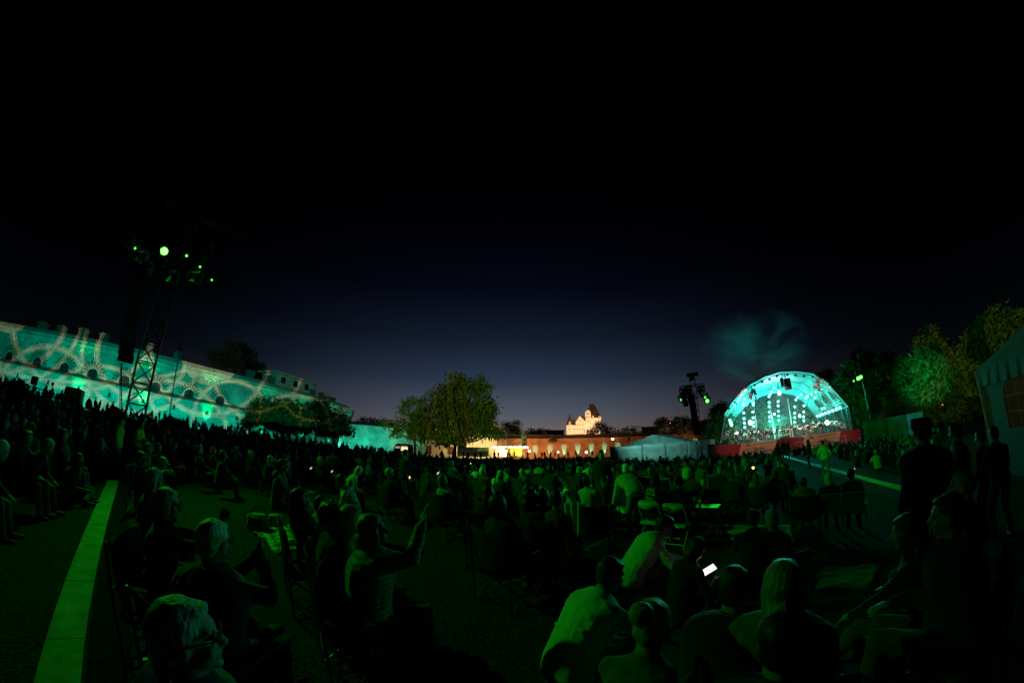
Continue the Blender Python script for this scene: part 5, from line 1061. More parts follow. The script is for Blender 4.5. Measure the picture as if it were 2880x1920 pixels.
t, P_, J, l = fig(1050, 1492, 72, 'fair haired person in quilted jacket leaning back with both hands raised', 'chair', 'long', 'blonde', 'puffer', lean=6, nod=-14, wl=(-.03, .33, 1.16), wr=(.07, .35, 1.24), ep=(.25, .3, -1), hl=(.1, .25, 1), hr=(-.1, .2, 1), pl=(0, 1, 0), pr=(0, 1, 0), curl=.3, heavy=1.3, chair='camp', clabel='large dark camp chair of the person raising both hands'); eyes(t, J)
RH = (t, J, l, heading(72))
fig(990, 1462, 62, 'person with long pale hair just left of the raised hands', 'lap', 'bob', 'blonde', 'pale')
fig(905, 1420, 25, 'short haired boy in pale T-shirt seen from behind among the left group', 'ground', 'short', 'dark', 'pale', sleeves='short', sh=.2)
fig(878, 1395, 40, 'fair haired child in pale top behind the boy in T-shirt', 'ground', 'short', 'grey', 'pale', scale=.85)
fig(958, 1352, 250, 'person in crumpled white shirt crouching over a lap, left of open lawn', 'fwd', 'short', 'dark', 'white', 'pale', lean=24)
t, P_, J, l = fig(797, 1308, 66, 'man in grey hooded top sitting upright in profile, left of centre', 'lap', 'short', 'dark', 'grey', d=7.0, sh=.52, hood=True, chair=None); eyes(t, J)
t, P_, J, l = fig(848, 1405, 50, 'person with long dark hair in front of the boy in the pale T-shirt', 'chair', 'long', 'dark', 'black', chair='camp', clabel='camp chair of the long dark haired person, left group')
t, P_, J, l = fig(1718, 1618, 62, 'man in white T-shirt hunched forward, dark hair, large at bottom centre right', 'ground', 'short', 'black', 'white', 'stripe', sleeves='short', sh=.22, lean=36, nod=8, yaw=12, wl=(.02, .60, .34), wr=(.26, .62, .38), heavy=1.12)
t, P_, J, l = fig(1835, 1765, 40, 'person with fair hair tied in a bun, nearest at bottom right of centre', 'ground', 'bun', 'blonde', 'olive', 'khaki', sh=.22, lean=16, nod=10)
t, P_, J, l = fig(1868, 1480, 98, 'man in white shirt and dark cap leaning forward in front of the folding chairs', 'ground', 'cap', 'black', 'white', 'khaki', sh=.20, lean=40, nod=14, wl=(0, .62, .40), wr=(.25, .62, .38), heavy=1.2)
t, P_, J, l = fig(1958, 1545, 78, 'child in dark clothes looking down at a glowing phone', 'ground', 'bob', 'dark', 'black', 'navy', sh=.10, lean=18, nod=34, scale=.92, wl=(-.04, .36, .46), wr=(.12, .36, .46), al=(-.14, .55, .07), hl=(.2, .8, .3), hr=(0, .8, .3), pl=(0, 0, 1), pr=(0, 0, 1), curl=.6)
pp = Matrix.Translation(l) @ Matrix.Rotation(heading(78), 4, 'Z') @ Vector((J['wrr']+Vector((-.03, .12, .04)))*.92)
pp = at(1994, 1602, hypot(pp.x, pp.y)); ph = thing('phone', 'glowing phone in the hands of the child looking down', 'phone', pp, 0); PR = Vector((-.40, -.50, .77)).to_track_quat('Z', 'Y').to_matrix() @ Matrix.Rotation(R(-50), 3, 'Z'); mb = MB(); mb.box((0, 0, 0), (.078, .155, .009), PR); sub(ph, 'phone_body', mb, M['plastic']); mb = MB(); mb.box(PR @ Vector((0, 0, .006)), (.070, .145, .002), PR); sub(ph, 'display', mb, emit('bright phone screen', (1.0, .84, .82), 1.6))
point('phone_glow', pp+Vector((0, 0, .05)), .12, (1, .75, .7), .04)
t, P_, J, l = fig(1848, 1378, 52, 'person in black top with large pale lettering on the back, on folding chair', 'chair', 'long', 'dark', 'black', d=7.2, heavy=1.1, yaw=22, lean=10, sh=.45, hipy=.06, chair='fold', clabel='pale folding chair of the person with lettering on the back')
def backtext(t, J, lines, size):
    for i, s_ in enumerate(lines):
        cu = bpy.data.curves.new('t', 'FONT'); cu.body = s_; cu.size = size; cu.extrude = .001; cu.offset = .0022; ob = bpy.data.objects.new('t', cu); C.objects.link(ob); bpy.context.view_layer.update()
        me = bpy.data.meshes.new_from_object(ob.evaluated_get(bpy.context.evaluated_depsgraph_get())); bpy.data.objects.remove(ob); me.materials.clear(); me.materials.append(CL['white'])
        c = J['chest'].lerp(J['neck'], .55); me.transform(Matrix.Translation((c.x-.13, c.y-.165-i*.012, c.z+.01-i*size*.95)) @ Matrix.Rotation(R(-14), 4, 'X') @ Matrix.Rotation(pi/2, 4, 'X')); link('lettering', me, t)
backtext(t, J, ['CALI', "F*CK", 'ING'], .085)
fig(1912, 1366, 50, 'dark clothed man with short hair on the right one of two folding chairs', 'chair', 'short', 'black', 'black', d=7.2, heavy=1.2, sh=.45, lean=8, hipy=.06, chair='fold', clabel='pale folding chair with curved back, right one of the pair')
# man bending over, back to the camera
t, P_, J, l = fig(1788, 1418, 345, 'man in pale shirt and khaki trousers bending over among the chairs', 'stand', 'short', 'dark', 'pale', 'khaki', d=7.4, anchor='pelvis', lean=68, bend=18, nod=20, wl=(-.2, .62, .45), wr=(.2, .58, .42), heavy=1.1)
fig(1690, 1266, 195, 'tall man in dark clothes standing alone in front of the brick wall, right of centre', 'stand', 'short', 'dark', 'black', 'navy', d=9.5, heavy=1.2)
fig(2313, 1240, 46, 'man in pale long sleeved jersey and shorts standing before the stage, seen from behind', 'stand', 'fluffy', 'dark', 'white', 'khaki', d=19.5, bottom='shorts', heavy=1.1, ar=(.14, -.12, .07), wl=(-.30, .12, .98), wr=(.30, .12, .98), det=1)
fig(2330, 1345, 48, 'person with bright bobbed hair on the left aluminium chair facing the stage', 'chair', 'bob', 'white', 'black', d=9.2, sh=.42, hipy=.04, chair='tube', clabel='left one of two aluminium garden chairs with striped back')
fig(2392, 1328, 50, 'short haired man on the right aluminium chair facing the stage', 'chair', 'short', 'dark', 'black', d=9.2, sh=.46, hipy=.04, heavy=1.2, chair='tube', clabel='right one of two aluminium garden chairs with striped back')
fig(2258, 1336, 44, 'person in grey hooded jacket sitting left of the two aluminium chairs', 'chair', 'short', 'black', 'grey', d=9.0, hood=True, heavy=1.3, chair='camp', clabel='camp chair under the person in grey hooded jacket')
fig(2206, 1298, 44, 'person with long dark hair sitting on the lawn beyond the grey hooded person', 'chair', 'long', 'dark', 'navy', d=14, det=1)
fig(2172, 1458, 60, 'bald man lying on a blanket on the lawn right of centre', 'back', 'short', 'grey', 'black', 'navy')
fig(2118, 1462, 40, 'person in dark cap on the blanket beside the bald man', 'ground', 'cap', 'black', 'black', 'navy', lean=26)
fig(2205, 1652, 44, 'person with long fair hair seen from behind in the lower right foreground', 'chair', 'long', 'blonde', 'olive', chair='camp', clabel='wide camp chair of the long fair haired person, lower right', heavy=1.15)
fig(2068, 1655, 55, 'dark head with a thin teal rim, left of the long fair haired person', 'ground', 'short', 'dark', 'black', sh=.25, heavy=1.3)
fig(2195, 1815, 44, 'nearest dark figure at the bottom right, only a rim of hair lit', 'ground', 'short', 'black', 'black', sh=.25, heavy=1.4)
fig(2585, 1192, 35, 'very large black silhouette of a person standing at right near the tent', 'stand', 'fluffy', 'black', 'black', 'black', d=4.3, heavy=1.35)
fig(2628, 1228, 20, 'blond person standing behind the big black silhouette at right', 'stand', 'bob', 'blonde', 'grey', d=8.0, det=1, scale=.98)
fig(2690, 1242, 340, 'dark haired person with rust coloured top right of the big silhouette', 'standx', 'short', 'black', 'red', d=6.5, det=1)
t, P_, J, l = fig(2702, 1330, 330, 'bald man in dark profile facing left, upper one of two profiles at right', 'chair', 'bald', 'grey', 'black', d=3.6, sh=.44, nod=4, heavy=1.3); eyes(t, J)
t, P_, J, l = fig(2664, 1452, 328, 'man in grey top in dark profile facing left, lower one of two profiles at right', 'lap', 'short', 'dark', 'navy', 'jeans', sh=.42, wl=(.08, .30, .72), wr=(-.06, .32, .70), heavy=1.3, chair='camp', clabel='camp chair of the grey topped man in profile at right'); eyes(t, J)
fig(2550, 1500, 350, 'dim pale face of a long haired person below the big silhouette', 'ground', 'long', 'dark', 'black', sh=.3)
fig(2600, 1290, 350, 'person in green lit top standing between silhouette and tent', 'standx', 'short', 'dark', 'olive', d=10, det=1, anchor='chest')
fig(2755, 1225, 10, 'dark person standing in front of the tent corner post', 'stand', 'short', 'black', 'olive', d=9, det=1)
fig(2800, 1250, 30, 'dark person standing below the tent window', 'standx', 'short', 'black', 'black', d=8, det=1)
for i, (x, y, d, az, lb, tp, hr_, po) in enumerate(((2186, 1248, 27, 70, 'person in long coat standing at the far end of the lawn gap', 'black', 'long', 'stand'), (2203, 1246, 36, 60, 'slim dark silhouette before the banner, left of a pair', 'black', 'short', 'stand'), (2215, 1245, 36, 300, 'slim dark silhouette before the banner, right of a pair', 'black', 'short', 'standx'), (2272, 1246, 25, 320, 'long haired silhouette standing before the peach banner panel', 'black', 'long', 'stand'))):
    fig(x, y, az, lb, po, hr_, 'dark', tp, 'navy', d=d, det=1, heavy=1.15 if i == 0 else 1.0)
fig(345, 1163, 40, 'left one of two guards in high visibility vests at the tower foot', 'stand', 'short', 'black', 'hiviz', d=13.5, det=1, heavy=1.1, sleeves='short')
fig(402, 1170, 60, 'right one of two guards in high visibility vests at the tower foot', 'standx', 'short', 'black', 'hiviz', d=14, det=1, sleeves='short')
left = [(160, 1216, 13, 'bald man turning his head in the left crowd', 'bald', 'black'), (192, 1226, 12, 'woman with dark wavy hair in the left crowd', 'bob', 'black'), (236, 1216, 13, 'person with glasses facing right in the left crowd', 'short', 'navy'), (280, 1214, 14, 'person in pale jacket bending in the left crowd', 'short', 'pale'), (22, 1166, 15, 'dim face at the upper left edge of the crowd', 'bob', 'black'), (70, 1176, 14, 'dim leaning face in the upper left crowd', 'long', 'black'), (102, 1178, 15, 'dim face under the speaker stands at left', 'short', 'navy'),
        (72, 1262, 8, 'person with big bushy hair holding a glinting bottle at far left', 'fluffy', 'navy'), (132, 1290, 8, 'dark haired person reaching forward at far left', 'short', 'black'), (412, 1232, 12, 'person in dark jacket just behind the guards', 'short', 'black'), (418, 1262, 10, 'person with beard behind the man with glasses', 'short', 'grey'), (2, 1290, 6.5, 'person in grey top cut by the left picture edge', 'short', 'navy'), (560, 1260, 12, 'person in camp chair with green lit chin at left of centre', 'short', 'black'), (630, 1275, 11, 'hooded person in dark tent like cape left of centre', 'hoodup', 'black')]
for i, (x, y, d, lb, hr_, tp) in enumerate(left): t, P_, J, l = fig(x, y, 35+(i*37) % 40, lb, ['chair', 'lap', 'fwd'][i % 3], hr_, ['dark', 'brown', 'grey'][i % 3], tp, d=d, det=1)
mid = [(1495, 1398, 62, 'woman in profile with bright scarf in camp chair, centre of the picture', 'chair', 'long', 'dark', 'black', 'camp', 1), (1246, 1350, 40, 'blonde seen from behind in a brown backed chair left of centre', 'chair', 'bob', 'blonde', 'stripe', 'camp', 1), (1096, 1330, 45, 'person in pale round cap with a candle behind, left of centre', 'chair', 'cap', 'white', 'black', 'camp', 1), (1272, 1304, 30, 'pale hooded person upright above the blonde, left of centre', 'chair', 'hoodup', 'white', 'pale', None, 1),
       (1425, 1325, 20, 'person with striped pale back leaning left, centre of the crowd', 'fwd', 'short', 'dark', 'stripe', None, 1), (1592, 1362, 120, 'man in pale shirt lying back on the lawn right of centre', 'back', 'short', 'dark', 'pale', None, 1), (1530, 1398, 45, 'dark round head in front of the orange jacket', 'chair', 'short', 'black', 'navy', 'camp', 1), (1508, 1385, 40, 'person in bright orange jacket at centre', 'lap', 'short', 'dark', 'orange', None, 1), (1566, 1404, 30, 'dark head leaning beside the orange jacket', 'lap', 'short', 'dark', 'red', None, 1),
       (1652, 1402, 45, 'person behind the draped towel right of centre', 'chair', 'short', 'dark', 'pale', None, 1), (1932, 1308, 45, 'person in pale T-shirt sitting behind the folding table', 'fwd', 'short', 'dark', 'pale', None, 1), (1040, 1296, 60, 'pale zip jacket person sitting upright left of centre', 'lap', 'bob', 'blonde', 'stripe', None, 1), (1010, 1325, 60, 'person in pale folded coat left of centre', 'fwd', 'hoodup', 'white', 'pale', None, 1), (1140, 1310, 45, 'big dark back of a person standing among chairs left of centre', 'stand', 'short', 'dark', 'black', None, 1),
       (2125, 1340, 44, 'person with long hair and sloping pale shawl right of the table', 'chair', 'long', 'brown', 'olive', 'camp', 1), (2060, 1338, 44, 'dark round head in camp chair right of the table', 'chair', 'short', 'dark', 'black', 'camp', 1), (2180, 1330, 44, 'person in low camp chair left of the grey hooded jacket', 'chair', 'bob', 'dark', 'black', 'camp', 1), (1375, 1385, 20, 'person in profile with pale cheek in tall dark chair, centre left', 'chair', 'long', 'dark', 'black', 'camp', 1),
       (1405, 1420, 45, 'person wrapped in thick black coat on a chair, centre', 'chair', 'hoodup', 'black', 'black', 'camp', 1), (1700, 1392, 200, 'person with black cap bending behind the towel', 'fwd', 'cap', 'black', 'navy', None, 1)]
for x, y, az, lb, po, hr_, hc, tp, ch, det in mid:
    kk = {}
    if po == 'stand': kk['d'] = 11
    if 'draped towel' in lb: kk['d'] = 7.0
    if 'behind the towel' in lb: kk['d'] = 7.8
    fig(x, y, az, lb, po, hr_, hc, tp, det=det, chair=ch, clabel=' '.join(('camp chair of the '+lb).split()[:16]) if ch else None, heavy=1.2 if tp in ('black', 'navy') else 1.0, **kk)
# ================================================================== PROPS NEAR THE AUDIENCE
def G(px, py): return ground_at(px, py)
def cloth_on_ground(name, label, cat, pts, m, bump=.03, grp=None):
    P4 = [G(*p) for p in pts]; t = MB(); n = 14; g = random.Random(int(pts[0][0])); vs = []; off = g.random()*50
    for j in range(n+1):
        for i in range(n+1):
            a = P4[0].lerp(P4[1], i/n); b = P4[3].lerp(P4[2], i/n); p = a.lerp(b, j/n); z = abs(mnoise.noise((p.x*4+off, p.y*4, 0)))*bump*2+.012; p2 = p+Vector((mnoise.noise((p.x*3, p.y*3, off))*.06, mnoise.noise((p.y*3, p.x*3, off))*.06, 0)); vs.append((p2.x-P4[0].x, p2.y-P4[0].y, gz(p2.x, p2.y)+z-P4[0].z))
    t.add(vs, [(j*(n+1)+i, j*(n+1)+i+1, (j+1)*(n+1)+i+1, (j+1)*(n+1)+i) for j in range(n) for i in range(n)])
    o = part(name, t, m, None, True); o.location = P4[0]; md = o.modifiers.new('t', 'SOLIDIFY'); md.thickness = .012; return tag(o, label, cat, grp)
def checkmat(name, a, b, sc):
    m, N, L, bs = newmat(name); bs.inputs['Roughness'].default_value = .9; tc = N.new('ShaderNodeTexCoord'); ck = N.new('ShaderNodeTexChecker'); ck.inputs['Scale'].default_value = sc; ck.inputs['Color1'].default_value = (*a, 1); ck.inputs['Color2'].default_value = (*b, 1); L.new(tc.outputs['Object'], ck.inputs['Vector']); L.new(ck.outputs['Color'], bs.inputs['Base Color']); return m
M['check'] = checkmat('checked blanket', (.62, .62, .56), (.12, .13, .11), 7)
cloth_on_ground('blanket', 'checked pale picnic blanket crumpled on the grass left of centre', 'blanket', [(712, 1500), (775, 1560), (842, 1548), (822, 1478)], M['check'], .05)
cloth_on_ground('blanket', 'dark picnic blanket under the bald man, pale turned up edge', 'blanket', [(2040, 1478), (2060, 1530), (2240, 1528), (2230, 1480)], CL['khaki'], .04)
cloth_on_ground('blanket', 'zigzag patterned blanket in the dark lower right', 'blanket', [(2310, 1600), (2290, 1660), (2450, 1660), (2470, 1595)], CL['blanket'], .03)
cloth_on_ground('plastic_sheet', 'crinkled shiny plastic sheet glinting at bottom right', 'plastic sheet', [(2300, 1800), (2290, 1880), (2400, 1870), (2390, 1780)], mat('crinkled plastic', (.05, .06, .06), .15, .2, 8, 1.0, 14, spec=.9), .10)
cloth_on_ground('jacket', 'black jacket lying on the grass by the dark coat chair', 'jacket', [(1450, 1545), (1460, 1565), (1530, 1562), (1520, 1540)], CL['black'], .08)
cloth_on_ground('blanket', 'pale blanket edge among feet right of the draped towel', 'blanket', [(1700, 1425), (1695, 1440), (1770, 1445), (1765, 1425)], CL['pale'], .03)
cloth_on_ground('blanket', 'dark brown blanket around feet at centre', 'blanket', [(1450, 1490), (1440, 1510), (1560, 1515), (1560, 1490)], CL['olive'], .03)
def box_bag(p, rz, s, label, body, name='cooler_bag', cat='bag'):
    t = thing(name, label, cat, p, rz); w, d, h = s; mb = MB(); mb.loft([((0, 0, .01), (1, 0, 0), (0, 1, 0), w*.5, d*.5), ((0, 0, h*.5), (1, 0, 0), (0, 1, 0), w*.53, d*.53), ((0, 0, h*.95), (1, 0, 0), (0, 1, 0), w*.48, d*.46), ((0, 0, h), (1, 0, 0), (0, 1, 0), w*.40, d*.38)], 16); sub(t, 'bag_body', mb, CL[body], True)
    mb = MB(); mb.loft([((0, 0, h*.8), (1, 0, 0), (0, 1, 0), w*.55, d*.55), ((0, 0, h*.86), (1, 0, 0), (0, 1, 0), w*.55, d*.55), ((0, 0, h*1.02), (1, 0, 0), (0, 1, 0), w*.30, d*.32)], 16); sub(t, 'flap', mb, CL['pale'], True)
    mb = MB(); mb.path([(-w*.4, 0, h*.9), (-w*.25, 0, h*1.35), (w*.25, 0, h*1.35), (w*.4, 0, h*.9)], .012, 5); sub(t, 'handle', mb, CL['black']); 
    for sx_ in (-1, 1): mb = MB(); mb.box((sx_*w*.25, -d*.54, h*.5), (.03, .01, h*.9)); sub(t, 'strap', mb, CL['black'])
    return t
box_bag(G(726, 1490), .2, (.44, .28, .30), 'square cooler bag with pale flap beside the checked blanket', 'olive')
box_bag(G(768, 1478), 1.0, (.34, .24, .22), 'small bag with bright rounded lid behind the cooler bag', 'pale')
box_bag(G(1402, 1530), .3, (.30, .16, .24), 'pale ribbed handbag hanging low behind the black coat chair', 'pale', 'handbag')
box_bag(G(1160, 1600) if False else G(1725, 1480), .5, (.3, .2, .3), 'small dark rucksack with pale flap right of the draped towel', 'black', 'rucksack')
# draped towel over a dark camp chair
def towel():
    p = at(1672, 1410, 5.9); p.z = gz(p.x, p.y); c = chair_camp((p.x, p.y, 0), heading(30), 'dark camp chair with long pale towel hung over its corner', 'navy_cloth'); rot = Matrix.Rotation(heading(30), 3, 'Z')
    def L_(x, y, z): return p+rot @ Vector((x, y, z))
    t = thing('towel', 'long pale spotted towel draped over the camp chair right of centre', 'towel', p, heading(30)); mb = MB(); vs = []; nx, nz = 15, 22
    for j in range(nz+1):
        for i in range(nx+1):
            u, v = i/nx, j/nz; ln = .80-.22*sin(u*7)*.6-.12*(u > .7); z = .955-v*ln; y = -.50-.035*sin(u*17+v*2)-.02*v; x = -.34+.30*u+(.05*sin(v*3)*(1-u)); z += .025*(1-abs(u-.5)*2)*(v < .05); vs.append((x, y, max(z, .03)))
    mb.add(vs, [(j*(nx+1)+i, j*(nx+1)+i+1, (j+1)*(nx+1)+i+1, (j+1)*(nx+1)+i) for j in range(nz) for i in range(nx)]); o = sub(t, 'cloth_fall', mb, CL['towel'], True); md = o.modifiers.new('t', 'SOLIDIFY'); md.thickness = .008
    mb = MB(); vs = []
    for j in range(9):
        for i in range(nx+1): u, v = i/nx, j/8; vs.append((-.34+.34*u, -.51+.22*v, .965-.035*abs(v*2-1)**2+.008*sin(u*17)))
    mb.add(vs, [(j*(nx+1)+i, j*(nx+1)+i+1, (j+1)*(nx+1)+i+1, (j+1)*(nx+1)+i) for j in range(8) for i in range(nx)]); o = sub(t, 'cloth_fold', mb, CL['towel'], True); md = o.modifiers.new('t', 'SOLIDIFY'); md.thickness = .008
    PPL.append((p.x, p.y))
m = mat('spotted towel', (.62, .62, .55), .95, .1, 4); N = m.node_tree.nodes; L = m.node_tree.links
vo = N.new('ShaderNodeTexVoronoi'); vo.inputs['Scale'].default_value = 9; tc = N.new('ShaderNodeTexCoord'); L.new(tc.outputs['Object'], vo.inputs['Vector']); rp = N.new('ShaderNodeValToRGB'); rp.color_ramp.elements[0].position = .12; rp.color_ramp.elements[1].position = .16; rp.color_ramp.elements[0].color = (.08, .08, .07, 1); rp.color_ramp.elements[1].color = (.66, .66, .58, 1); L.new(vo.outputs['Distance'], rp.inputs[0]); L.new(rp.outputs[0], N['Principled BSDF'].inputs['Base Color']); CL['towel'] = m
towel()
for x, y, az, lb, cl in ((1348, 1510, 60, 'tall dark camp chair with long crossed legs left of the black coat', 'dark_cloth'), (1790, 1470, 45, 'dark camp chair among the legs behind the hunched man', 'dark_cloth')):
    p = G(x, y); chair_camp((p.x, p.y, 0), heading(az), lb, cl); PPL.append((p.x, p.y))
for x, y, az, lb in ((1828, 1400, 30, 'left one of two deck chairs with dark canvas leaning back'), (1872, 1405, 30, 'right one of two deck chairs with dark canvas leaning back')):
    p = at(x, 1395, 11.5); p.z = gz(p.x, p.y); chair_deck(p, heading(az+10), lb); PPL.append((p.x, p.y))
def tumbler(p, r, h, label, m, straw=True, lid=False, name='cup', cat='cup', grp=None):
    t = thing(name, label, cat, p, 0, grp); mb = MB(); mb.tube((0, 0, 0), (0, 0, h), r*.78, r, 12); sub(t, 'cup_body', mb, m, True)
    if lid: mb = MB(); mb.tube((0, 0, h), (0, 0, h+.015), r*1.05, r, 12); sub(t, 'lid', mb, M['white_paint'])
    if straw: mb = MB(); mb.tube((0, 0, h), (.02, .01, h+.09), .004); sub(t, 'straw', mb, M['white_paint'])
m, N, L, b = newmat('clear plastic cup'); b.inputs['Base Color'].default_value = (.5, .55, .5, 1); b.inputs['Roughness'].default_value = .12; b.inputs['Transmission Weight'].default_value = .5; M['clear'] = m
def table():
    a = at(1972, 1380, 8.6); base = Vector((a.x, a.y, gz(a.x, a.y))); rz = heading(42); t = thing('folding_table', 'small folding table with pale top holding jar and cups, right of centre', 'table', base, rz)
    mb = MB(); mb.box((0, 0, .70), (.80, .50, .025)); sub(t, 'table_top', mb, mat('grey table top', (.34, .35, .34), .4)); mb = MB(); mb.box((0, 0, .67), (.74, .44, .03)); sub(t, 'frame', mb, M['grey_metal'])  # top greyed down from white paint
    for x in (-.35, .35):
        for y in (-.2, .2): mb = MB(); mb.tube((x, y, .66), (x*1.08, y*1.08, 0), .012); sub(t, 'leg', mb, M['grey_metal'])
    rot = Matrix.Rotation(rz, 3, 'Z')
    def q(x, y): return base+rot @ Vector((x, y, .7125))
    j = thing('jar', 'big glass jar with sprigs on the folding table', 'jar', q(-.20, .0), 0); mb = MB(); mb.tube((0, 0, 0), (0, 0, .15), .07, .075, 12); sub(j, 'glass', mb, M['clear'], True); mb = MB()
    for k in range(6): mb.tube((.03*cos(k), .03*sin(k), .1), (.06*cos(k*2), .06*sin(k*2), .24), .004)
    sub(j, 'sprigs', mb, CL['pale'])
    tumbler(q(-.02, -.1), .035, .13, 'clear drinking cup with straw on the folding table', M['clear'], True, True); tumbler(q(-.34, -.08), .03, .12, 'small glass at the left end of the folding table', M['clear'], False); tumbler(q(-.30, .12), .03, .16, 'second small glass behind the jar on the folding table', M['clear'], False)
table()
p = G(1722, 1470); tumbler(p+Vector((0, 0, .30)), .05, .16, 'white cup with straw standing on a low box right of the towel', M['white_paint'], True, True); mb = MB(); mb.box((0, 0, .15), (.34, .3, .29)); o = part('picnic_box', mb, M['plastic']); o.location = p; tag(o, 'low dark box under the white cup right of the towel', 'box')
for x, y, lb in ((560, 1272, 'red glowing ember at left of centre of the crowd'), (1152, 1342, 'candle glowing among the seated people left of centre'), (1324, 1303, 'small bright candle flame below the big tree'), (2118, 1315, 'warm lantern glow on the lawn in front of the stage'), (2404, 1318, 'tiny orange light on the ground in the right crowd')):
    d = {560: 13, 1152: 9.5, 1324: 20, 2118: 15, 2404: 22}[x]; q = at(x, y, d); t = thing('candle_lantern', lb, 'lantern', q, 0); mb = MB(); mb.tube((0, 0, -.05), (0, 0, -.035), .05, .05, 8); mb.tube((0, 0, .09), (0, 0, .10), .045, .02, 8)
    for k in range(4): mb.tube((.045*cos(k*1.57), .045*sin(k*1.57), -.04), (.045*cos(k*1.57), .045*sin(k*1.57), .09), .003, n=4)
    sub(t, 'lantern_frame', mb, M['black_metal']); mb = MB(); mb.ell((0, 0, 0), (.014, .014, .03), 6, 6) if x != 2118 else mb.ell((0, 0, 0), (.05, .05, .05), 6, 6); sub(t, 'flame', mb, M['ember'] if x != 560 else M['bulb_red']); point('candle_light', q+Vector((0, 0, .02)), .7 if x != 2118 else 4, (1, .45, .15), .02)
for x, y, d, lb in ((1232, 1330, 9.5, 'lit phone screen left of centre held low'), (875, 1316, 11, 'pale phone screen edge glowing in left crowd'), (934, 1325, 12, 'bluish phone glow in the crowd left of centre')):
    q = at(x, y, d); t = thing('phone', lb, 'phone', q, 0); mb = MB(); mb.box((0, 0, 0), (.05, .010, .10), (R(-20), R(35), 0)); sub(t, 'phone_body', mb, M['plastic']); mb = MB(); mb.box(Euler((R(-20), R(35), 0)).to_matrix() @ Vector((0, -.008, 0)), (.03, .003, .085), (R(-20), R(35), 0)); sub(t, 'display', mb, M['screen'])
for x, y, lb in ((2420, 1425, 'pale glowing stick standing in the grass left of the tent silhouettes'), (2455, 1456, 'second pale stick lying in the grass at right')):
    q = G(x, y); mb = MB(); mb.tube((0, 0, .0), (.06, .02, .26 if x < 2430 else .1), .012); o = part('tent_peg', mb, M['white_paint']); o.location = q; tag(o, lb, 'stick')
# ================================================================== TENTS, BAR, SMALL BUILDINGS
def tents():
    d = 50; A0, B0 = at(1716, 1262, d), at(1990, 1277, d); r = thing('fabric_fence', 'row of grey green fabric fence panels left of the stage', 'fence')
    xs = [1716, 1808, 1873, 1934, 1998, 2011]
    for i in range(len(xs)-1):
        a, b = at(xs[i], 1262, d), at(xs[i+1], 1262, d); mb = MB(); n = 12; vs = []; u = (b-a).normalized(); nn = Vector((u.y, -u.x, 0)); top = 2.05 if i else 1.95
        for k in range(n+1):
            for j in range(5): p = a.lerp(b, k/n)+nn*.07*mnoise.noise((k*.5+i*9, j*.7, 0)); vs.append((p.x, p.y, -.55+(top+.55)*j/4-(.05*sin(k/n*pi) if j == 4 else 0)))
        mb.add(vs, [(k*5+j, (k+1)*5+j, (k+1)*5+j+1, k*5+j+1) for k in range(n) for j in range(4)]); o = sub(r, 'fabric_panel', mb, M['fence_cloth'] if i < 4 else M['plaster'], True); md = o.modifiers.new('t', 'SOLIDIFY'); md.thickness = .03
        mb = MB(); mb.tube((a.x, a.y, -.5), (a.x, a.y, top+.12), .04); sub(r, 'post', mb, M['alu'])
    # white frame tent behind the fence
    t = thing('marquee_tent', 'white frame tent with low ridge behind the fence left of the stage', 'tent'); dd = 56
    L1, Rg, R1 = at(1762, 1256, dd), at(1838, 1221, dd), at(1925, 1250, dd); v = Vector((.50, .86, 0)); dep = Vector((cos(R(48)), sin(R(48)), 0))*7.5
    zE = 2.15; L1.z = zE; R1.z = zE; Rg.z = EYE+tan(R(1.75))*dd*1.0
    def P(p, k): return p+dep*k
    mb = MB(); mb.add([L1, Rg, P(Rg, 1), P(L1, 1)], [(0, 1, 2, 3)]); mb.add([Rg, R1, P(R1, 1), P(Rg, 1)], [(0, 1, 2, 3)]); o = sub(t, 'roof', mb, M['tent_cloth']); md = o.modifiers.new('t', 'SOLIDIFY'); md.thickness = .03
    mb = MB(); vs = []; n = 26
    for k in range(n+1):
        u = k/n; p = L1.lerp(R1, u); zt = L1.z+(Rg.z-L1.z)*(u/.47 if u < .47 else (1-u)/.53); off = .05*sin(k*1.9); vs += [(p.x+off, p.y-off, -.6), (p.x+off, p.y-off, zt-.02)]
    mb.add(vs, [(2*k, 2*k+2, 2*k+3, 2*k+1) for k in range(n)]); sub(t, 'gable_wall', mb, M['fence_cloth'])
    mb = MB(); a, b = R1, P(R1, 1); vs = [(a.x, a.y, -.6), (b.x, b.y, -.6), (b.x, b.y, zE), (a.x, a.y, zE)]; mb.add(vs, [(0, 1, 2, 3)]); sub(t, 'side_wall', mb, M['tent_cloth'])
    spot('tent_light', at(1700, 1200, 44)+Vector((0, 0, 3)), at(1850, 1260, 52), 3800, (.30, 1.0, .85), 60, .9, .3)
    # right fence below the trees
    r = thing('fabric_fence', 'grey green fabric fence panels right of the stage beyond the crowd', 'fence'); xs = [(2428, 1205), (2492, 1195), (2552, 1187), (2600, 1180)]
    for i in range(3):
        a, b = at(*xs[i], 43), at(*xs[i+1], 43-i*2); mb = MB(); vs = []
        for k in range(9):
            for j in range(4): p = a.lerp(b, k/8); p = p+p.normalized()*.1*mnoise.noise((k*.6+i*7, j, 4)); vs.append((p.x, p.y, -.5+2.3*j/3))
        mb.add(vs, [(k*4+j, (k+1)*4+j, (k+1)*4+j+1, k*4+j+1) for k in range(8) for j in range(3)]); o = sub(r, 'fabric_panel', mb, M['fence_cloth'], True); md = o.modifiers.new('t', 'SOLIDIFY'); md.thickness = .03
    spot('fence_light', W((SW+4, -8, 4)), at(2520, 1200, 42), 110, (.05, 1.0, .7), 80, .9, .3)
tents()
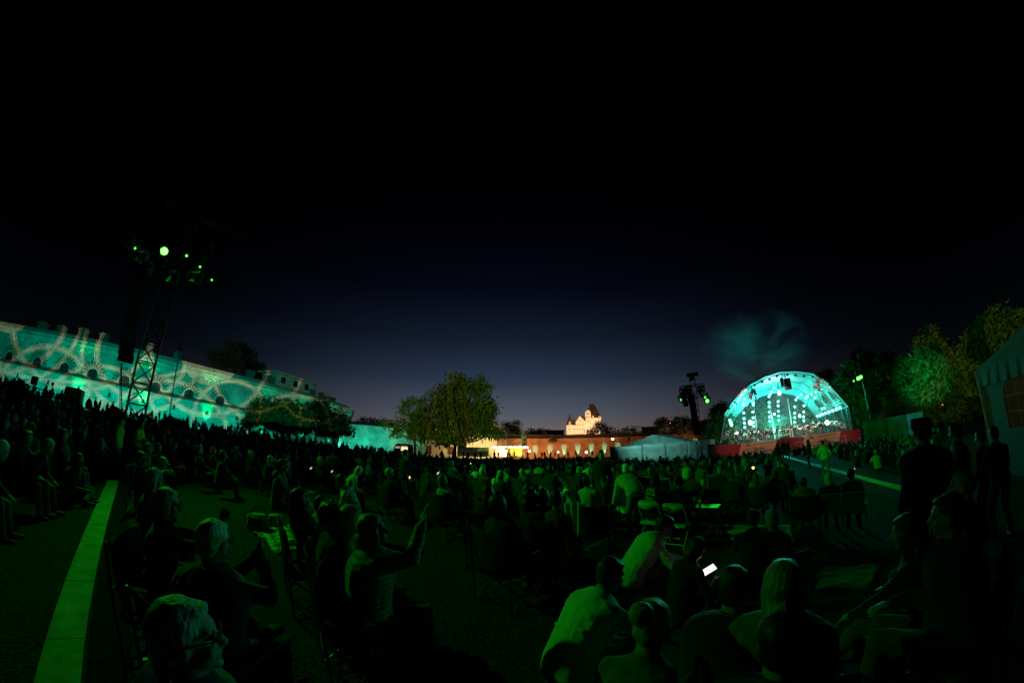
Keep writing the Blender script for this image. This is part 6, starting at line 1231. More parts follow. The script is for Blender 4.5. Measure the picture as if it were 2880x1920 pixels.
def big_tent():
    t = thing('pavilion_tent', 'big pale tent with arched window cut off by the right picture edge', 'tent'); c0 = at(2745, 1044, 12.5); c0.z = 0; ux = Vector((-.67, -.742, 0)); uy = Vector((.742, -.67, 0)); H = EYE+12.5*tan(R(3.4))
    def Q(x, y, z): return c0+ux*x+uy*y+Vector((0, 0, z))
    mb = MB(); mb.tube(Q(0, 0, 0), Q(0, 0, H), .055, n=8); sub(t, 'corner_post', mb, M['alu'])
    L6 = 4.6; mb = MB(); vs = []; n = 24; x0, x1 = 1.05, 2.65
    wall = [(.12, 0), (.12, H-.42), (L6, H-.42), (L6, 0)]
    # wall with an arched opening, built from strips
    zs0, zs1 = 1.05, 1.75
    def top(x): 
        if x < x0 or x > x1: return None
        u = (x-(x0+x1)/2)/((x1-x0)/2); return zs1+.42*math.sqrt(max(0, 1-u*u))
    xs = sorted(set([.12]+list(np.linspace(x0, x1, 15))+[L6])); 
    for a, b in zip(xs, xs[1:]):
        if a >= x0-1e-6 and b <= x1+1e-6:
            mb.quad(Q(a, 0, 0), Q(b, 0, 0), Q(b, 0, zs0), Q(a, 0, zs0)); mb.quad(Q(a, 0, top(a+1e-6) or zs1), Q(b, 0, top(b-1e-6) or zs1), Q(b, 0, H-.42), Q(a, 0, H-.42))
        else: mb.quad(Q(a, 0, 0), Q(b, 0, 0), Q(b, 0, H-.42), Q(a, 0, H-.42))
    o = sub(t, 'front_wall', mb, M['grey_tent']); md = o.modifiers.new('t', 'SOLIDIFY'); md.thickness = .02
    mb = MB(); mb.quad(Q(0, .1, 0), Q(0, 4.6, 0), Q(0, 4.6, H-.42), Q(0, .1, H-.42)); o = sub(t, 'side_wall', mb, M['tent_cloth'])
    mb = MB(); vs = []
    for k in range(31): x = -.05+(L6+.05)*k/30; vs += [tuple(Q(x, -.05-.012*sin(k*2.1), H-.45)), tuple(Q(x, -.03, H))]
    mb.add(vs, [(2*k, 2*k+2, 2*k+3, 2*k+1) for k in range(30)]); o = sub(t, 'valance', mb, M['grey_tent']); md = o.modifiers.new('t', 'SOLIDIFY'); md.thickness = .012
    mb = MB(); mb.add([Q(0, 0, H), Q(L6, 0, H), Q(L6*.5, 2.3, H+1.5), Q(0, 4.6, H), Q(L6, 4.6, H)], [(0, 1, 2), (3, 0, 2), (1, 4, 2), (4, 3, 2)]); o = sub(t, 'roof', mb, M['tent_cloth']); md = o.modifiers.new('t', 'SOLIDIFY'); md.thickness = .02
    mb = MB()
    for k in range(4): x = x0+(x1-x0)*(k+.5)/4; mb.tube(Q(x, .0, zs0), Q(x, 0, zs1+.3), .012)
    mb.tube(Q(x0, 0, 1.4), Q(x1, 0, 1.4), .012); mb.tube(Q(x0, 0, 1.75), Q(x1, 0, 1.75), .012); sub(t, 'window_bars', mb, M['alu'])
    point('tent_lamp', Q(1.9, 2.2, 2.1), 1.8, (.95, .75, .08), .15)
    l = thing('globe_lamp', 'pale round lamp hanging inside the tent window', 'lamp', Q(1.9, .8, 1.55)); mb = MB(); mb.ell((0, 0, 0), (.13, .13, .13), 12, 8); sub(l, 'globe', mb, emit('dim lamp globe', (.5, .7, .45), .5)); mb = MB(); mb.tube((0, 0, .12), (0, 0, .9), .006); sub(l, 'cord', mb, M['black_metal'])
big_tent()
def bar():
    t = thing('bar_awning', 'glowing white scalloped bar awning in front of the cream wall', 'awning'); d = 96
    for i in range(7):
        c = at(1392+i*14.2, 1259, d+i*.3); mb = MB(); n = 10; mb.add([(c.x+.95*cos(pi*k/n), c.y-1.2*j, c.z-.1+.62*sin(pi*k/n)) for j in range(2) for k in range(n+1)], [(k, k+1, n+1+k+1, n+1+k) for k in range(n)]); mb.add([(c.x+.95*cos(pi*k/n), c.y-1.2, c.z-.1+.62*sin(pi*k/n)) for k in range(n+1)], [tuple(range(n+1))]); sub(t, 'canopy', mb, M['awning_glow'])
    for x, y, w, mt in ((1330, 1275, 86, 'fence_cloth'), (1410, 1275, 32, 'tent_cloth')):
        c = at(x, y, d-1); mb = MB(); mb.box((c.x, c.y, c.z+.45), (w*d/960, .08, 2.5)); sub(t, 'cloth_screen', mb, M[mt])
    c = at(1452, 1272, d-1); mb = MB(); mb.box((c.x, c.y, 1.3), (3.6, .1, 2.2)); sub(t, 'green_screen', mb, mat('green tent cloth', (.06, .16, .03), .8))
    for x in (1400, 1420, 1438, 1458): c = at(x, 1272, d-1.2); mb = MB(); mb.tube((c.x, c.y, -.2), (c.x, c.y, 2.2), .05); sub(t, 'post', mb, M['alu'])
    for x, p in ((1350, 900), (1405, 1500), (1440, 1200)): c = at(x, 1266, d+2); point('bar_light', (c.x, c.y, 2.2), p*.55, (1.0, .75, .32), .25)
    # mast with a cross arm and pale zigzag
    c = at(1422, 1268, 90); t = thing('sign_mast', 'thin mast with flat T shaped top in front of the glowing awning', 'mast', (c.x, c.y, 0)); h = at(1421, 1221, 90).z; mb = MB(); mb.tube((0, 0, -.3), (0, 0, h), .10); sub(t, 'pole', mb, M['grey_metal']); mb = MB(); mb.box((0, 0, h), (1.6, .3, .14)); sub(t, 'cross_arm', mb, M['plaster']); mb = MB(); mb.box((0, -.15, 2.1), (.9, .1, .5)); sub(t, 'sign', mb, mat('green sign', (.02, .10, .05)))
    c = at(1475, 1262, 92); top = at(1475, 1218, 92).z; bt = at(1475, 1253, 92).z; t = thing('banner_flag', 'tall grey banner with letters OW hanging before the brick wall', 'banner', (c.x, c.y, 0)); mb = MB(); mb.box((0, 0, (top+bt)/2), (1.22, .04, top-bt)); sub(t, 'cloth', mb, mat('grey flag cloth', (.20, .19, .20), .8)); mb = MB(); mb.tube((-.66, 0, -.3), (-.66, 0, top+.2), .05); sub(t, 'pole', mb, M['grey_metal'])
    cu = bpy.data.curves.new('t', 'FONT'); cu.body = 'OW'; cu.size = .62; cu.extrude = .004; cu.offset = .02; ob = bpy.data.objects.new('t', cu); C.objects.link(ob); bpy.context.view_layer.update(); me = bpy.data.meshes.new_from_object(ob.evaluated_get(bpy.context.evaluated_depsgraph_get())); bpy.data.objects.remove(ob); me.transform(Matrix.Translation((-.5, -.035, bt+1.95)) @ Matrix.Rotation(pi/2, 4, 'X')); me.materials.clear(); me.materials.append(M['plaster']); link('lettering', me, t)
    for sx_ in (-1, 1): mb = MB(); mb.slab([(sx_*.28-.12, -.03, bt+.7), (sx_*.28+.12, -.03, bt+.7), (sx_*.28+.1, -.03, bt+1.3), (sx_*.28, -.03, bt+1.55), (sx_*.28-.1, -.03, bt+1.3)], .01, (0, -1, 0)); sub(t, 'emblem', mb, M['plaster'])
    spot('banner_flood', at(1475, 1268, 84), (c.x, c.y, 5), 500, (1, .7, .4), 40, 1, .2)
    c = at(1769, 1228, 66); t = thing('banner_flag', 'narrow teal feather banner above the left end of the white tent', 'banner', (c.x, c.y, 0)); z0, z1 = at(1770, 1240, 66).z, at(1769, 1212, 66).z; mb = MB(); mb.box((0, 0, (z0+z1)/2), (.32, .03, z1-z0)); sub(t, 'cloth', mb, mat('teal flag', (.10, .28, .24))); mb = MB(); mb.tube((-.17, 0, -.5), (-.17, 0, z1), .03); sub(t, 'pole', mb, M['grey_metal'])
    # lamps
    for x, y, d, lb, r_ in ((1723, 1234, 104, 'lit bowl street lamp above the right end of the arches', .42), (1329, 1229, 90, 'lit street lamp half hidden in the big tree', .45), (1489, 1268, 88, 'bright globe lamp at crowd level beside the banner', .28), (1570, 1271, 90, 'small globe lamp before the second lit niche', .2), (1649, 1271, 90, 'globe lamp before the right niches', .3), (1885, 1189, 125, 'tiny red light in the treetops left of the tower', .14), (2651, 1138, 50, 'small reddish lamp in the foliage left of the big tent', .07)):
        q = at(x, y, d); t = thing('street_lamp', lb, 'street lamp', (q.x, q.y, 0)); mb = MB(); mb.tube((0, 0, -1), (0, 0, q.z), .05); sub(t, 'pole', mb, M['black_metal']); mb = MB(); mb.ell((0, 0, q.z), (r_, r_, r_*(.45 if x in (1723, 1329) else 1)), 10, 6); sub(t, 'lamp_head', mb, M['bulb_red'] if 'red' in lb else M['lamp_warm'])
    # food van, toilet cabin, skyline roofs
    c = at(1135, 1268, 92); t = thing('food_van', 'dark food van with lit serving hatch under the small tree', 'van', (c.x, c.y, 0), .05); mb = MB(); mb.loft([((0, 0, .35), (1, 0, 0), (0, 1, 0), 2.6, 1.3), ((0, 0, 1.6), (1, 0, 0), (0, 1, 0), 2.6, 1.3), ((0, 0, 2.5), (1, 0, 0), (0, 1, 0), 2.3, 1.1), ((0, 0, 2.75), (1, 0, 0), (0, 1, 0), 1.6, .8)], 24)
    sub(t, 'body', mb, M['plastic'], True); mb = MB(); mb.box((.5, -1.25, 1.45), (1.7, .12, 1.0)); sub(t, 'hatch', mb, emit('hatch light', (1.0, .52, .33), 1.6)); mb = MB(); mb.box((-1.3, -1.2, 1.75), (1.2, .12, .5)); sub(t, 'window', mb, emit('van window', (.9, .75, .6), .35)); mb = MB(); mb.box((.5, -1.75, 2.15), (1.9, .95, .05), (R(-14), 0, 0)); sub(t, 'hatch_lid', mb, M['plastic'])
    for sx_ in (-1, 1): mb = MB(); mb.tube((sx_*1.6, -1.1, .35), (sx_*1.6, -1.3, .35), .34, n=12); sub(t, 'wheel', mb, M['plastic'])
    c = at(203, 1133, 52); z = gz(c.x, c.y); t = thing('toilet_cabin', 'small yellow cabin with arched roof on the left bank', 'cabin', (c.x, c.y, z-.3), .9); mb = MB(); mb.box((0, 0, 1.1), (1.9, 1.5, 2.2)); sub(t, 'wall', mb, mat('yellow plastic', (.42, .34, .03), .5)); mb = MB(); mb.loft([((0, 0, 2.2), (1, 0, 0), (0, 1, 0), 1.2, .95), ((0, 0, 2.42), (1, 0, 0), (0, 1, 0), .9, .7), ((0, 0, 2.52), (1, 0, 0), (0, 1, 0), .4, .3)], 12); sub(t, 'roof', mb, M['tent_cloth'], True); mb = MB(); mb.box((0, -.77, 1.0), (.75, .05, 1.8)); sub(t, 'door', mb, M['plastic'])
    for x0, x1, y0, lb in ((1538, 1586, 1213, 'long dark flat roofed building on the skyline left of the castle'), (1805, 1850, 1204, 'dark slab building behind trees right of the crane light'), (1955, 2010, 1187, 'dark block building behind the tower left of the stage')):
        a, b = at(x0, y0, 150), at(x1, y0, 150); mb = MB(); c = (a+b)/2; mb.box((0, 0, a.z/2), ((b-a).length, 8, a.z), (0, 0, atan2(b.y-a.y, b.x-a.x))); t = thing('dark_building', lb, 'building', (c.x, c.y, 0)); sub(t, 'wall', mb, M['roof_dark']); mb = MB(); mb.box((0, 0, a.z+.15), ((b-a).length+.4, 8.4, .3), (0, 0, atan2(b.y-a.y, b.x-a.x))); sub(t, 'roof', mb, M['roof_dark'])
    a, b = at(1772, 1198, 400), at(1812, 1201, 400); t = thing('construction_crane', 'thin crane jib faint on the skyline right of the castle', 'crane'); mb = MB(); truss(mb, a, b, 1.2, 2, .12); sub(t, 'jib', mb, M['black_metal']); mb = MB(); mb.tube((b.x, b.y, 0), (b.x, b.y, b.z), .6); sub(t, 'mast', mb, M['black_metal'])
    # speakers on poles and railing on the left bank
    for x, y, h, d, lb in ((97, 1070, 3.2, 33, 'boxy loudspeaker on a pole left of two on the bank'), (192, 1097, 3.0, 36, 'boxy loudspeaker on a pole right of two on the bank'), (148, 1080, 2.6, 38, 'small lamp on a thin pole between the two loudspeakers')):
        q = at(x, y, d); g0 = gz(q.x, q.y); t = thing('pole_speaker', lb, 'loudspeaker', (q.x, q.y, g0-.2)); mb = MB(); mb.tube((0, 0, 0), (0, 0, q.z-g0), .025); sub(t, 'pole', mb, M['black_metal']); mb = MB(); s_ = .36 if 'boxy' in lb else .18; mb.box((0, 0, q.z-g0+.2), (s_, s_*.8, s_*1.5), (0, 0, R(35))); sub(t, 'cabinet', mb, M['plastic'])
    t = thing('railing', 'simple two bar railing along the top of the left bank', 'railing'); pts = [at(x, y, 40) for x, y in ((40, 1092), (90, 1105), (130, 1118), (180, 1135))]
    for dz in (0, .5):
        mb = MB(); mb.path([p+Vector((0, 0, dz)) for p in pts], .04, 5); sub(t, 'rail', mb, M['black_metal'])
    for p in pts: mb = MB(); mb.tube((p.x, p.y, gz(p.x, p.y)-.2), (p.x, p.y, p.z+.6), .04); sub(t, 'post', mb, M['black_metal'])
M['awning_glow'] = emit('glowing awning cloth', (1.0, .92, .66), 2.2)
bar()
# ================================================================== CROWD
def in_poly(x, y, P):
    c = False
    for i in range(len(P)):
        x0, y0 = P[i]; x1, y1 = P[i-1]
        if (y0 > y) != (y1 > y) and x < (x1-x0)*(y-y0)/(y1-y0)+x0: c = not c
    return c
GAPS = [[(2165, 1284), (2330, 1282), (2352, 1300), (2570, 1345), (2620, 1500), (2250, 1560), (1990, 1560), (2010, 1475), (2180, 1440), (2230, 1375)], [(700, 1440), (1010, 1395), (1340, 1415), (1340, 1560), (1500, 1900), (700, 1920)], [(500, 1405), (720, 1370), (740, 1500), (640, 1900), (500, 1900)], [(1395, 1370), (1500, 1365), (1480, 1400), (1400, 1400)], [(1740, 1365), (1760, 1365), (1760, 1440), (1700, 1440)], [(2730, 1100), (2900, 1100), (2900, 1900), (2500, 1900), (2560, 1400)], [(240, 1340), (420, 1340), (330, 1920), (0, 1920)]]
def crowd_positions():
    out = []; d = 7.6; g = random.Random(3)
    while d < 84:
        sp_ = .95+d*.019; step = sp_/d; a = R(-76)+g.random()*step
        while a < R(66):
            aa = a+g.uniform(-.3, .3)*step; dd = d+g.uniform(-.35, .35)*sp_; x, y = dd*sin(aa), dd*cos(aa); deg = math.degrees(aa); ok = True
            if dd > 62 and deg < -20: ok = False
            if dd > 72: ok = False
            if dd > 46 and 14 < deg < 33: ok = False
            if dd > 43 and deg >= 33: ok = False
            if deg > 57 and dd > 38: ok = False
            if deg > 54 and dd < 17: ok = False
            if deg < -58 and dd < 9: ok = False
            if ok:
                px, py = to_px((x, y, gz(x, y)))
                if any(in_poly(px, py, P) for P in GAPS): ok = False
            if ok and any((x-u)**2+(y-v)**2 < .72**2 for u, v in PPL): ok = False
            if ok and (x-TL.x)**2+(y-TL.y)**2 < 1.4**2: ok = False
            if ok and (abs((x+10.4)*.82-(y-6.6)*-.57) < .0): ok = False
            if ok and g.random() < (.12 if dd < 30 else .05): ok = False
            if ok: out.append((dd, x, y, deg))
            a += step
        d += sp_*(1.05 if d < 30 else 1.25)
    return sorted(out)
CP = crowd_positions()
print('crowd', len(CP))
VAR = [('chair', 'short', dict()), ('chair', 'bob', dict(nod=4)), ('lap', 'long', dict()), ('chair', 'short', dict(yaw=35, lean=-4)), ('lap', 'bob', dict(yaw=-30)), ('ground', 'short', dict()), ('ground', 'long', dict(yaw=20)), ('cross', 'bob', dict()), ('back', 'short', dict()), ('fwd', 'cap', dict()), ('chair', 'hoodup', dict(lean=-6)), ('cross', 'short', dict(yaw=-25, lean=4))]
VM = []
for i, (po, hr_, kw) in enumerate(VAR):
    p = dict(POSES[po]); p.update(kw); VM.append(build_person_meshes(1, hair=hr_, heavy=1.0 if i % 2 else 1.2, **p)[0])
NI = 138; g = random.Random(11); regs = [(-90, -45, 'in the dark left crowd below the bank'), (-45, -18, 'in the crowd below the curved fort'), (-18, 2, 'in the crowd below the big tree'), (2, 18, 'in the crowd below the castle'), (18, 34, 'in the crowd before the white tent'), (34, 50, 'in the crowd before the stage'), (50, 90, 'in the block of listeners right of the lawn gap')]
SEEN = {}; CH = {}
LAND = [(30, 'bushy shrub'), (97, 'left pole speaker'), (200, 'yellow cabin'), (330, 'nearest tower mast'), (475, 'guy pole'), (600, 'little round tree'), (778, 'left spreading tree'), (890, 'right spreading tree'), (1030, 'teal moat wall'), (1135, 'food van'), (1190, 'small sparse tree'), (1277, 'big tree trunk'), (1350, 'cloth screens'), (1422, 'sign mast'), (1475, 'grey banner'), (1550, 'second globe lamp'), (1640, 'castle'), (1723, 'bowl street lamp'), (1838, 'marquee ridge'), (1960, 'tower left of stage'), (2025, 'stage left end'), (2100, 'left banner lettering'), (2220, 'stage centre'), (2310, 'right banner lettering'), (2414, 'green lamp pair'), (2520, 'right fence'), (2640, 'pointed tree')]
for n_, (dd, x, y, deg) in enumerate(CP[:NI]):
    k = g.randrange(12)
    if dd > 16 and k in (8,): k = 0
    if deg > -20 and dd > 17 and k not in (5, 6, 7, 11): k = g.choice([5, 6, 7, 11, 5])
    tp = g.choices(['black', 'navy', 'grey', 'olive', 'pale', 'jeans', 'puffer'], [9, 5, 2.4, 2.4, 1.0, 2, .4])[0]; hc = g.choices(['dark', 'black', 'brown', 'grey', 'blonde', 'white'], [5, 3, 4, 2, 2, 1])[0]
    reg = next(r for r in regs if r[0] <= deg < r[1]); shade = {'black': 'black', 'navy': 'dark blue', 'grey': 'grey', 'olive': 'olive', 'pale': 'pale', 'jeans': 'blue', 'puffer': 'quilted pale'}[tp]
    seat = 'seated upright' if VAR[k][0] in ('chair', 'lap', 'fwd') else 'sitting low on the lawn'
    hairw = {'short': 'short hair', 'bob': 'bobbed hair', 'long': 'long hair', 'cap': 'cap', 'hoodup': 'hood'}[VAR[k][1]]
    lb = 'listener with %s in %s top %s %s' % (hairw, shade, seat, reg[2]); w = lb.split(); lb = ' '.join(w[:16])
    az = math.degrees(atan2(34-x, 37-y))+g.uniform(-18, 18); ms = VM[k]; loc = Vector((x, y, gz(x, y)))
    px_ = to_px((x, y, gz(x, y)+1))[0]; lm = min(LAND, key=lambda q: abs(q[0]-px_))[1]
    lb = '%s listener in %s top %s below the %s' % ({'short': 'short haired', 'bob': 'bob haired', 'long': 'long haired', 'cap': 'capped', 'hoodup': 'hooded'}[VAR[k][1]], shade, 'upright' if 'upright' in seat else 'low', lm)
    SEEN[lb] = SEEN.get(lb, 0)+1; cb = lb.replace(' upright', '').replace(' low', '')
    if SEEN[lb] > 1: lb += ', %s nearest' % ORD[SEEN[lb]-1]
    put_person(ms, loc, heading(az), lb, hc, tp, g.choice(['jeans', 'navy', 'black', 'khaki']), 'listeners '+reg[2], g.uniform(.92, 1.06))
    if VAR[k][0] in ('chair', 'lap', 'fwd') and (dd < 15 or g.random() < .4):
        CH[cb] = CH.get(cb, 0)+1; chair_camp(loc, heading(az), 'camp chair of '+cb.replace(' haired', '').replace(' in ', ', ').replace(' top', '')+(', %s nearest' % ORD[CH[cb]-1] if CH[cb] > 1 else ''), g.choice(['dark_cloth', 'navy_cloth']), 'camp chairs '+reg[2])
# the rest of the audience, too many to tell apart
BASE = []
def crowd_stuff():
    base = BASE
    for i in (0, 1, 2, 5, 6, 10, 4, 7):
        po, hr_, kw = VAR[i]; p = dict(POSES[po]); p.update(kw); J = skeleton(**p); parts = []
        mm = {}
        ms = build_person_meshes(0, hair=hr_, **p)[0]
        for nm in ('body', 'hair', 'top', 'trousers'):
            me = ms[nm]; o = bpy.data.objects.new('tmp', me); md = o.modifiers.new('d', 'DECIMATE'); md.ratio = .22; m2 = evaluated(o); m2.calc_loop_triangles()
            v = np.zeros(len(m2.vertices)*3); m2.vertices.foreach_get('co', v); f = np.zeros(len(m2.loop_triangles)*3, int); m2.loop_triangles.foreach_get('vertices', f); parts.append((nm, v.reshape(-1, 3), f.reshape(-1, 3)))
        base.append(parts)
    mats = [M['skin'], HAIR['dark'], HAIR['grey'], HAIR['blonde'], CL['black'], CL['navy'], CL['grey'], CL['olive'], CL['pale'], CL['jeans'], CL['white']]
    VS, FS, MI = [], [], []; off = 0; g2 = np.random.default_rng(5)
    for dd, x, y, deg in CP[NI:]:
        b = base[g2.integers(len(base))] if deg < -20 else base[[3, 4, 4, 3, 7][g2.integers(5)]]; a = heading(math.degrees(atan2(34-x, 37-y))+g2.uniform(-18, 18)); s = g2.uniform(.92, 1.07); c_, s_ = cos(a)*s, sin(a)*s; z = gz(x, y); hi = g2.choice([1, 1, 1, 2, 3]); ti = g2.choice([4, 4, 4, 4, 5, 5, 5, 6, 7, 7, 9, 8])
        for nm, v, f in b:
            VS.append(np.stack([v[:, 0]*c_-v[:, 1]*s_+x, v[:, 0]*s_+v[:, 1]*c_+y, v[:, 2]*s+z], 1)); FS.append(f+off); off += len(v); MI.append(np.full(len(f), {'body': 0, 'hair': hi, 'top': ti, 'trousers': 5}[nm]))
    V = np.concatenate(VS); Fc = np.concatenate(FS); mi = np.concatenate(MI); k = len(Fc); print('stuff verts', len(V))
    me = bpy.data.meshes.new('crowd'); me.vertices.add(len(V)); me.vertices.foreach_set('co', V.ravel()); me.loops.add(3*k); me.loops.foreach_set('vertex_index', Fc.ravel()); me.polygons.add(k); me.polygons.foreach_set('loop_start', np.arange(k)*3)
    for m in mats: me.materials.append(m)
    me.polygons.foreach_set('material_index', mi); me.polygons.foreach_set('use_smooth', np.ones(k, bool)); me.update(calc_edges=True); o = link('crowd', me); tag(o, kind='stuff')
crowd_stuff()
# standing silhouettes on the bank and along the far edge
SM = [build_person_meshes(1, hair=h, heavy=hv, **POSES[p])[0] for p, h, hv in (('stand', 'short', 1.0), ('standx', 'long', 1.0), ('walk', 'short', 1.15), ('standx', 'short', 1.2), ('stand', 'bob', 1.1))]
def stander(px, feet_el_d, label, grp, k, az, tp='black', sc=1.0):
    d = feet_el_d; v = ray(px, 1240); h = hypot(v.x, v.y); x, y = v.x*d/h, v.y*d/h
    put_person(SM[k], (x, y, gz(x, y)), heading(az), label, ['dark', 'black', 'brown'][k % 3], tp, 'navy', grp, sc)
g = random.Random(21)
for i, px in enumerate((100, 118, 148, 165, 230, 248, 263, 285, 300)): stander(px, 47 if px < 170 else 56, 'standing silhouette on the left bank before the teal fort, %s from the left' % ORD[i], 'silhouettes on the left bank', g.randrange(5), g.uniform(0, 360), sc=g.uniform(.92, 1.04))
for i, px in enumerate((415, 437, 452, 468, 518, 542, 646, 664, 676, 698)): stander(px, 62, 'standing silhouette on the bank between tower and spreading trees, %s from the left' % ORD[i], 'silhouettes right of the nearest tower', g.randrange(5), g.uniform(0, 360), sc=g.uniform(.92, 1.04))
for i, px in enumerate((728, 741, 794, 812, 832)): stander(px, 61, 'standing silhouette under the spreading trees, %s from the left' % ORD[i], 'silhouettes under the spreading trees', g.randrange(5), g.uniform(0, 360))
for i, px in enumerate((972, 1004, 1018, 1041, 1057, 1065, 1073)): stander(px, 84, 'walking silhouette before the teal moat wall, %s from the left' % ORD[i], 'silhouettes before the moat wall', g.randrange(5), 90 if px > 1040 else g.uniform(0, 360), sc=1.05)
stander(1243, 50, 'broad dark silhouette of a man standing alone below the big tree', None, 0, 180, sc=1.08)
for i, px in enumerate((1180, 1201, 1275, 1304, 1318, 1337, 1354, 1391, 1402, 1427, 1434)): stander(px, 84, 'standing silhouette before the glowing bar and cream wall, %s from the left' % ORD[i], 'silhouettes before the bar', g.randrange(5), g.uniform(0, 360), g.choice(['black', 'navy', 'olive']), g.uniform(.98, 1.08))
for i, px in enumerate((1446, 1468, 1484, 1504, 1523, 1531, 1548, 1560, 1597, 1619, 1664, 1733)): stander(px, 84 if px < 1700 else 48, 'standing silhouette before the brick arches, %s from the left' % ORD[i], 'silhouettes before the brick arches', g.randrange(5), g.uniform(0, 360), g.choice(['black', 'navy', 'olive']), g.uniform(.98, 1.08))
# ================================================================== ORCHESTRA
MS = [build_person_meshes(0, hair=h, **dict(POSES[p], **k))[0] for p, h, k in (('lap', 'short', dict(sh=.46)), ('lap', 'long', dict(sh=.46, yaw=30, wl=(-.22, .30, 1.2), wr=(.2, .34, .95))), ('chair', 'bob', dict(sh=.46, lean=4, wl=(-.1, .4, .95), wr=(.14, .4, .8))))]
MS.append(build_person_meshes(0, hair='short', **POSES['standx'])[0]); g = random.Random(5)
ORCH = []
def orchestra():
    pr = None; spr = None; k = 0
    for row in range(4):
        n = 13+row
        for i in range(n):
            fx = .16+.62*i/(n-1)+g.uniform(-.01, .01); dep = 2.2+row*1.9+g.uniform(-.3, .3)
            if abs(fx-.47) < .035 and row == 0: continue
            kk = g.randrange(3); z = DECK+row*.22; p = W((SW*fx, dep, z)); az = math.degrees(atan2(SN.x, SN.y))+(.47-fx)*-90
            if row < 2: put_person(MS[kk], p, heading(az), 'musician in black, %s from the left in the %s row of the orchestra' % (ORD[i], ORD[row]), g.choice(['grey', 'blonde', 'dark', 'white', 'brown']), g.choice(['black', 'black', 'black', 'white']), 'black', 'orchestra musicians on the stage')
            else: ORCH.append((3 if kk == 0 else 3+0*kk, p.x, p.y, p.z+.44, heading(az)))
            # instrument: pale wooden body with neck, bow or brass bell
            rot = Matrix.Rotation(heading(az), 3, 'Z')
            if row < 3:
                key = i % 3
                if pr is None or key not in pr:
                    pr = pr or {}; t = thing('string_instrument' if key < 2 else 'brass_horn', 'violin held by a seated musician on the stage' if key == 0 else ('cello held by a seated musician on the stage' if key == 1 else 'shiny brass horn held by a musician on the stage'), 'instrument', (0, 0, 0), 0, 'instruments in the orchestra'); s_ = [.5, 1.0, .6][key]
                    mb = MB()
                    if key < 2: mb.ell((0, 0, 0), (.16*s_, .05*s_, .17*s_), 10, 6); mb.ell((0, 0, .26*s_), (.13*s_, .05*s_, .13*s_), 10, 6); part('instrument_body', mb, mat('varnished wood', (.5, .22, .08), .3), t, True); mb = MB(); mb.box((0, -.0, .62*s_), (.03*s_, .03*s_, .6*s_)); part('neck', mb, M['wood'], t); mb = MB(); mb.tube((-.3*s_, .08, .2*s_), (.4*s_, .08, .28*s_), .008); part('bow', mb, M['white_paint'], t)
                    else: mb.tube((0, 0, 0), (0, .1, .3), .14, .02, 12); mb.path([(0, .1, .3), (.12, .1, .36), (.15, .1, .2), (.02, .1, .12)], .02, 5); part('instrument_body', mb, mat('brass', (.8, .55, .2), .25, .1, metal=1), t, True); mb = MB(); mb.tube((0, .1, .3), (0, -.05, .42), .012); part('mouth_pipe', mb, M['alu'], t)
                    t['label'] = ['violin', 'cello', 'brass horn'][key]+' of the %s musician from the left, %s orchestra row' % (ORD[i], ORD[row]); pr[key] = t; t.location = p+rot @ Vector((-.12, .36, .78)); t.rotation_euler = (0, 0, heading(az))
                else: copy_thing(pr[key], p+rot @ Vector((-.12, .36, [1.0, .45, .8][key]-.1)), heading(az), ['violin', 'cello', 'brass horn'][key]+' of the %s musician from the left, %s orchestra row' % (ORD[i], ORD[row]))
            if i % 2 == 0:
                q = p+rot @ Vector((0, .8, 0))
                if spr is None:
                    spr = thing('music_stand', 'music stand before the %s musician from the left, %s orchestra row' % (ORD[i], ORD[row]), 'music stand', q, heading(az), 'music stands in the orchestra'); mb = MB(); mb.tube((0, 0, 0), (0, 0, 1.0), .015)
                    for a in range(3): mb.tube((0, 0, .2), (.25*cos(a*2.1), .25*sin(a*2.1), 0), .012)
                    part('stand', mb, M['black_metal'], spr); mb = MB(); mb.box((0, 0, 1.1), (.44, .02, .30), (R(-25), 0, 0)); part('desk', mb, M['black_metal'], spr); mb = MB(); mb.box((0, -.03, 1.12), (.40, .01, .26), (R(-25), 0, 0)); part('sheet', mb, M['white_paint'], spr)
                else: copy_thing(spr, q, heading(az), 'music stand before the %s musician from the left, %s orchestra row' % (ORD[i], ORD[row]))
    p = W((SW*.485, 1.1, DECK)); az = math.degrees(atan2(-SN.x, -SN.y)); put_person(MS[3], p+Vector((0, 0, .25)), heading(az), 'conductor standing on the podium with back to the audience', 'grey', 'grey', 'black')
    t = thing('podium', 'white railed conductor podium at the front edge of the stage', 'podium', p, SRZ); mb = MB(); mb.box((0, 0, .12), (1.5, 1.2, .24)); part('platform', mb, M['plastic'], t)
    for s_ in (-1, 1): mb = MB(); mb.box((s_*.72, -.58, .65), (.06, .06, 1.1)); part('post', mb, M['white_paint'], t)
    mb = MB(); mb.box((0, -.58, 1.17), (1.5, .06, .07)); part('top_rail', mb, M['white_paint'], t); mb = MB(); mb.box((0, -.58, .5), (1.5, .06, .06)); part('lower_rail', mb, M['white_paint'], t)
    for i in range(3):
        q = W((SW*(.24+.02*i), 8.2+i*.3, DECK+.6)); t = thing('timpani', '%s kettle drum from the left at the back of the orchestra' % ORD[i], 'drum', q, 0, 'kettle drums'); mb = MB(); mb.ell((0, 0, .3), (.38, .38, .35), 12, 8); part('kettle', mb, mat('copper', (.5, .22, .1), .3, metal=1), t, True); mb = MB(); mb.tube((0, 0, .32), (0, 0, .36), .39, n=16); part('drum_head', mb, M['white_paint'], t)
    q = W((SW*.27, 5, DECK+.55)); mb = MB(); mb.box((0, 0, 0), (.5, .5, 1.1), (0, 0, SRZ)); 
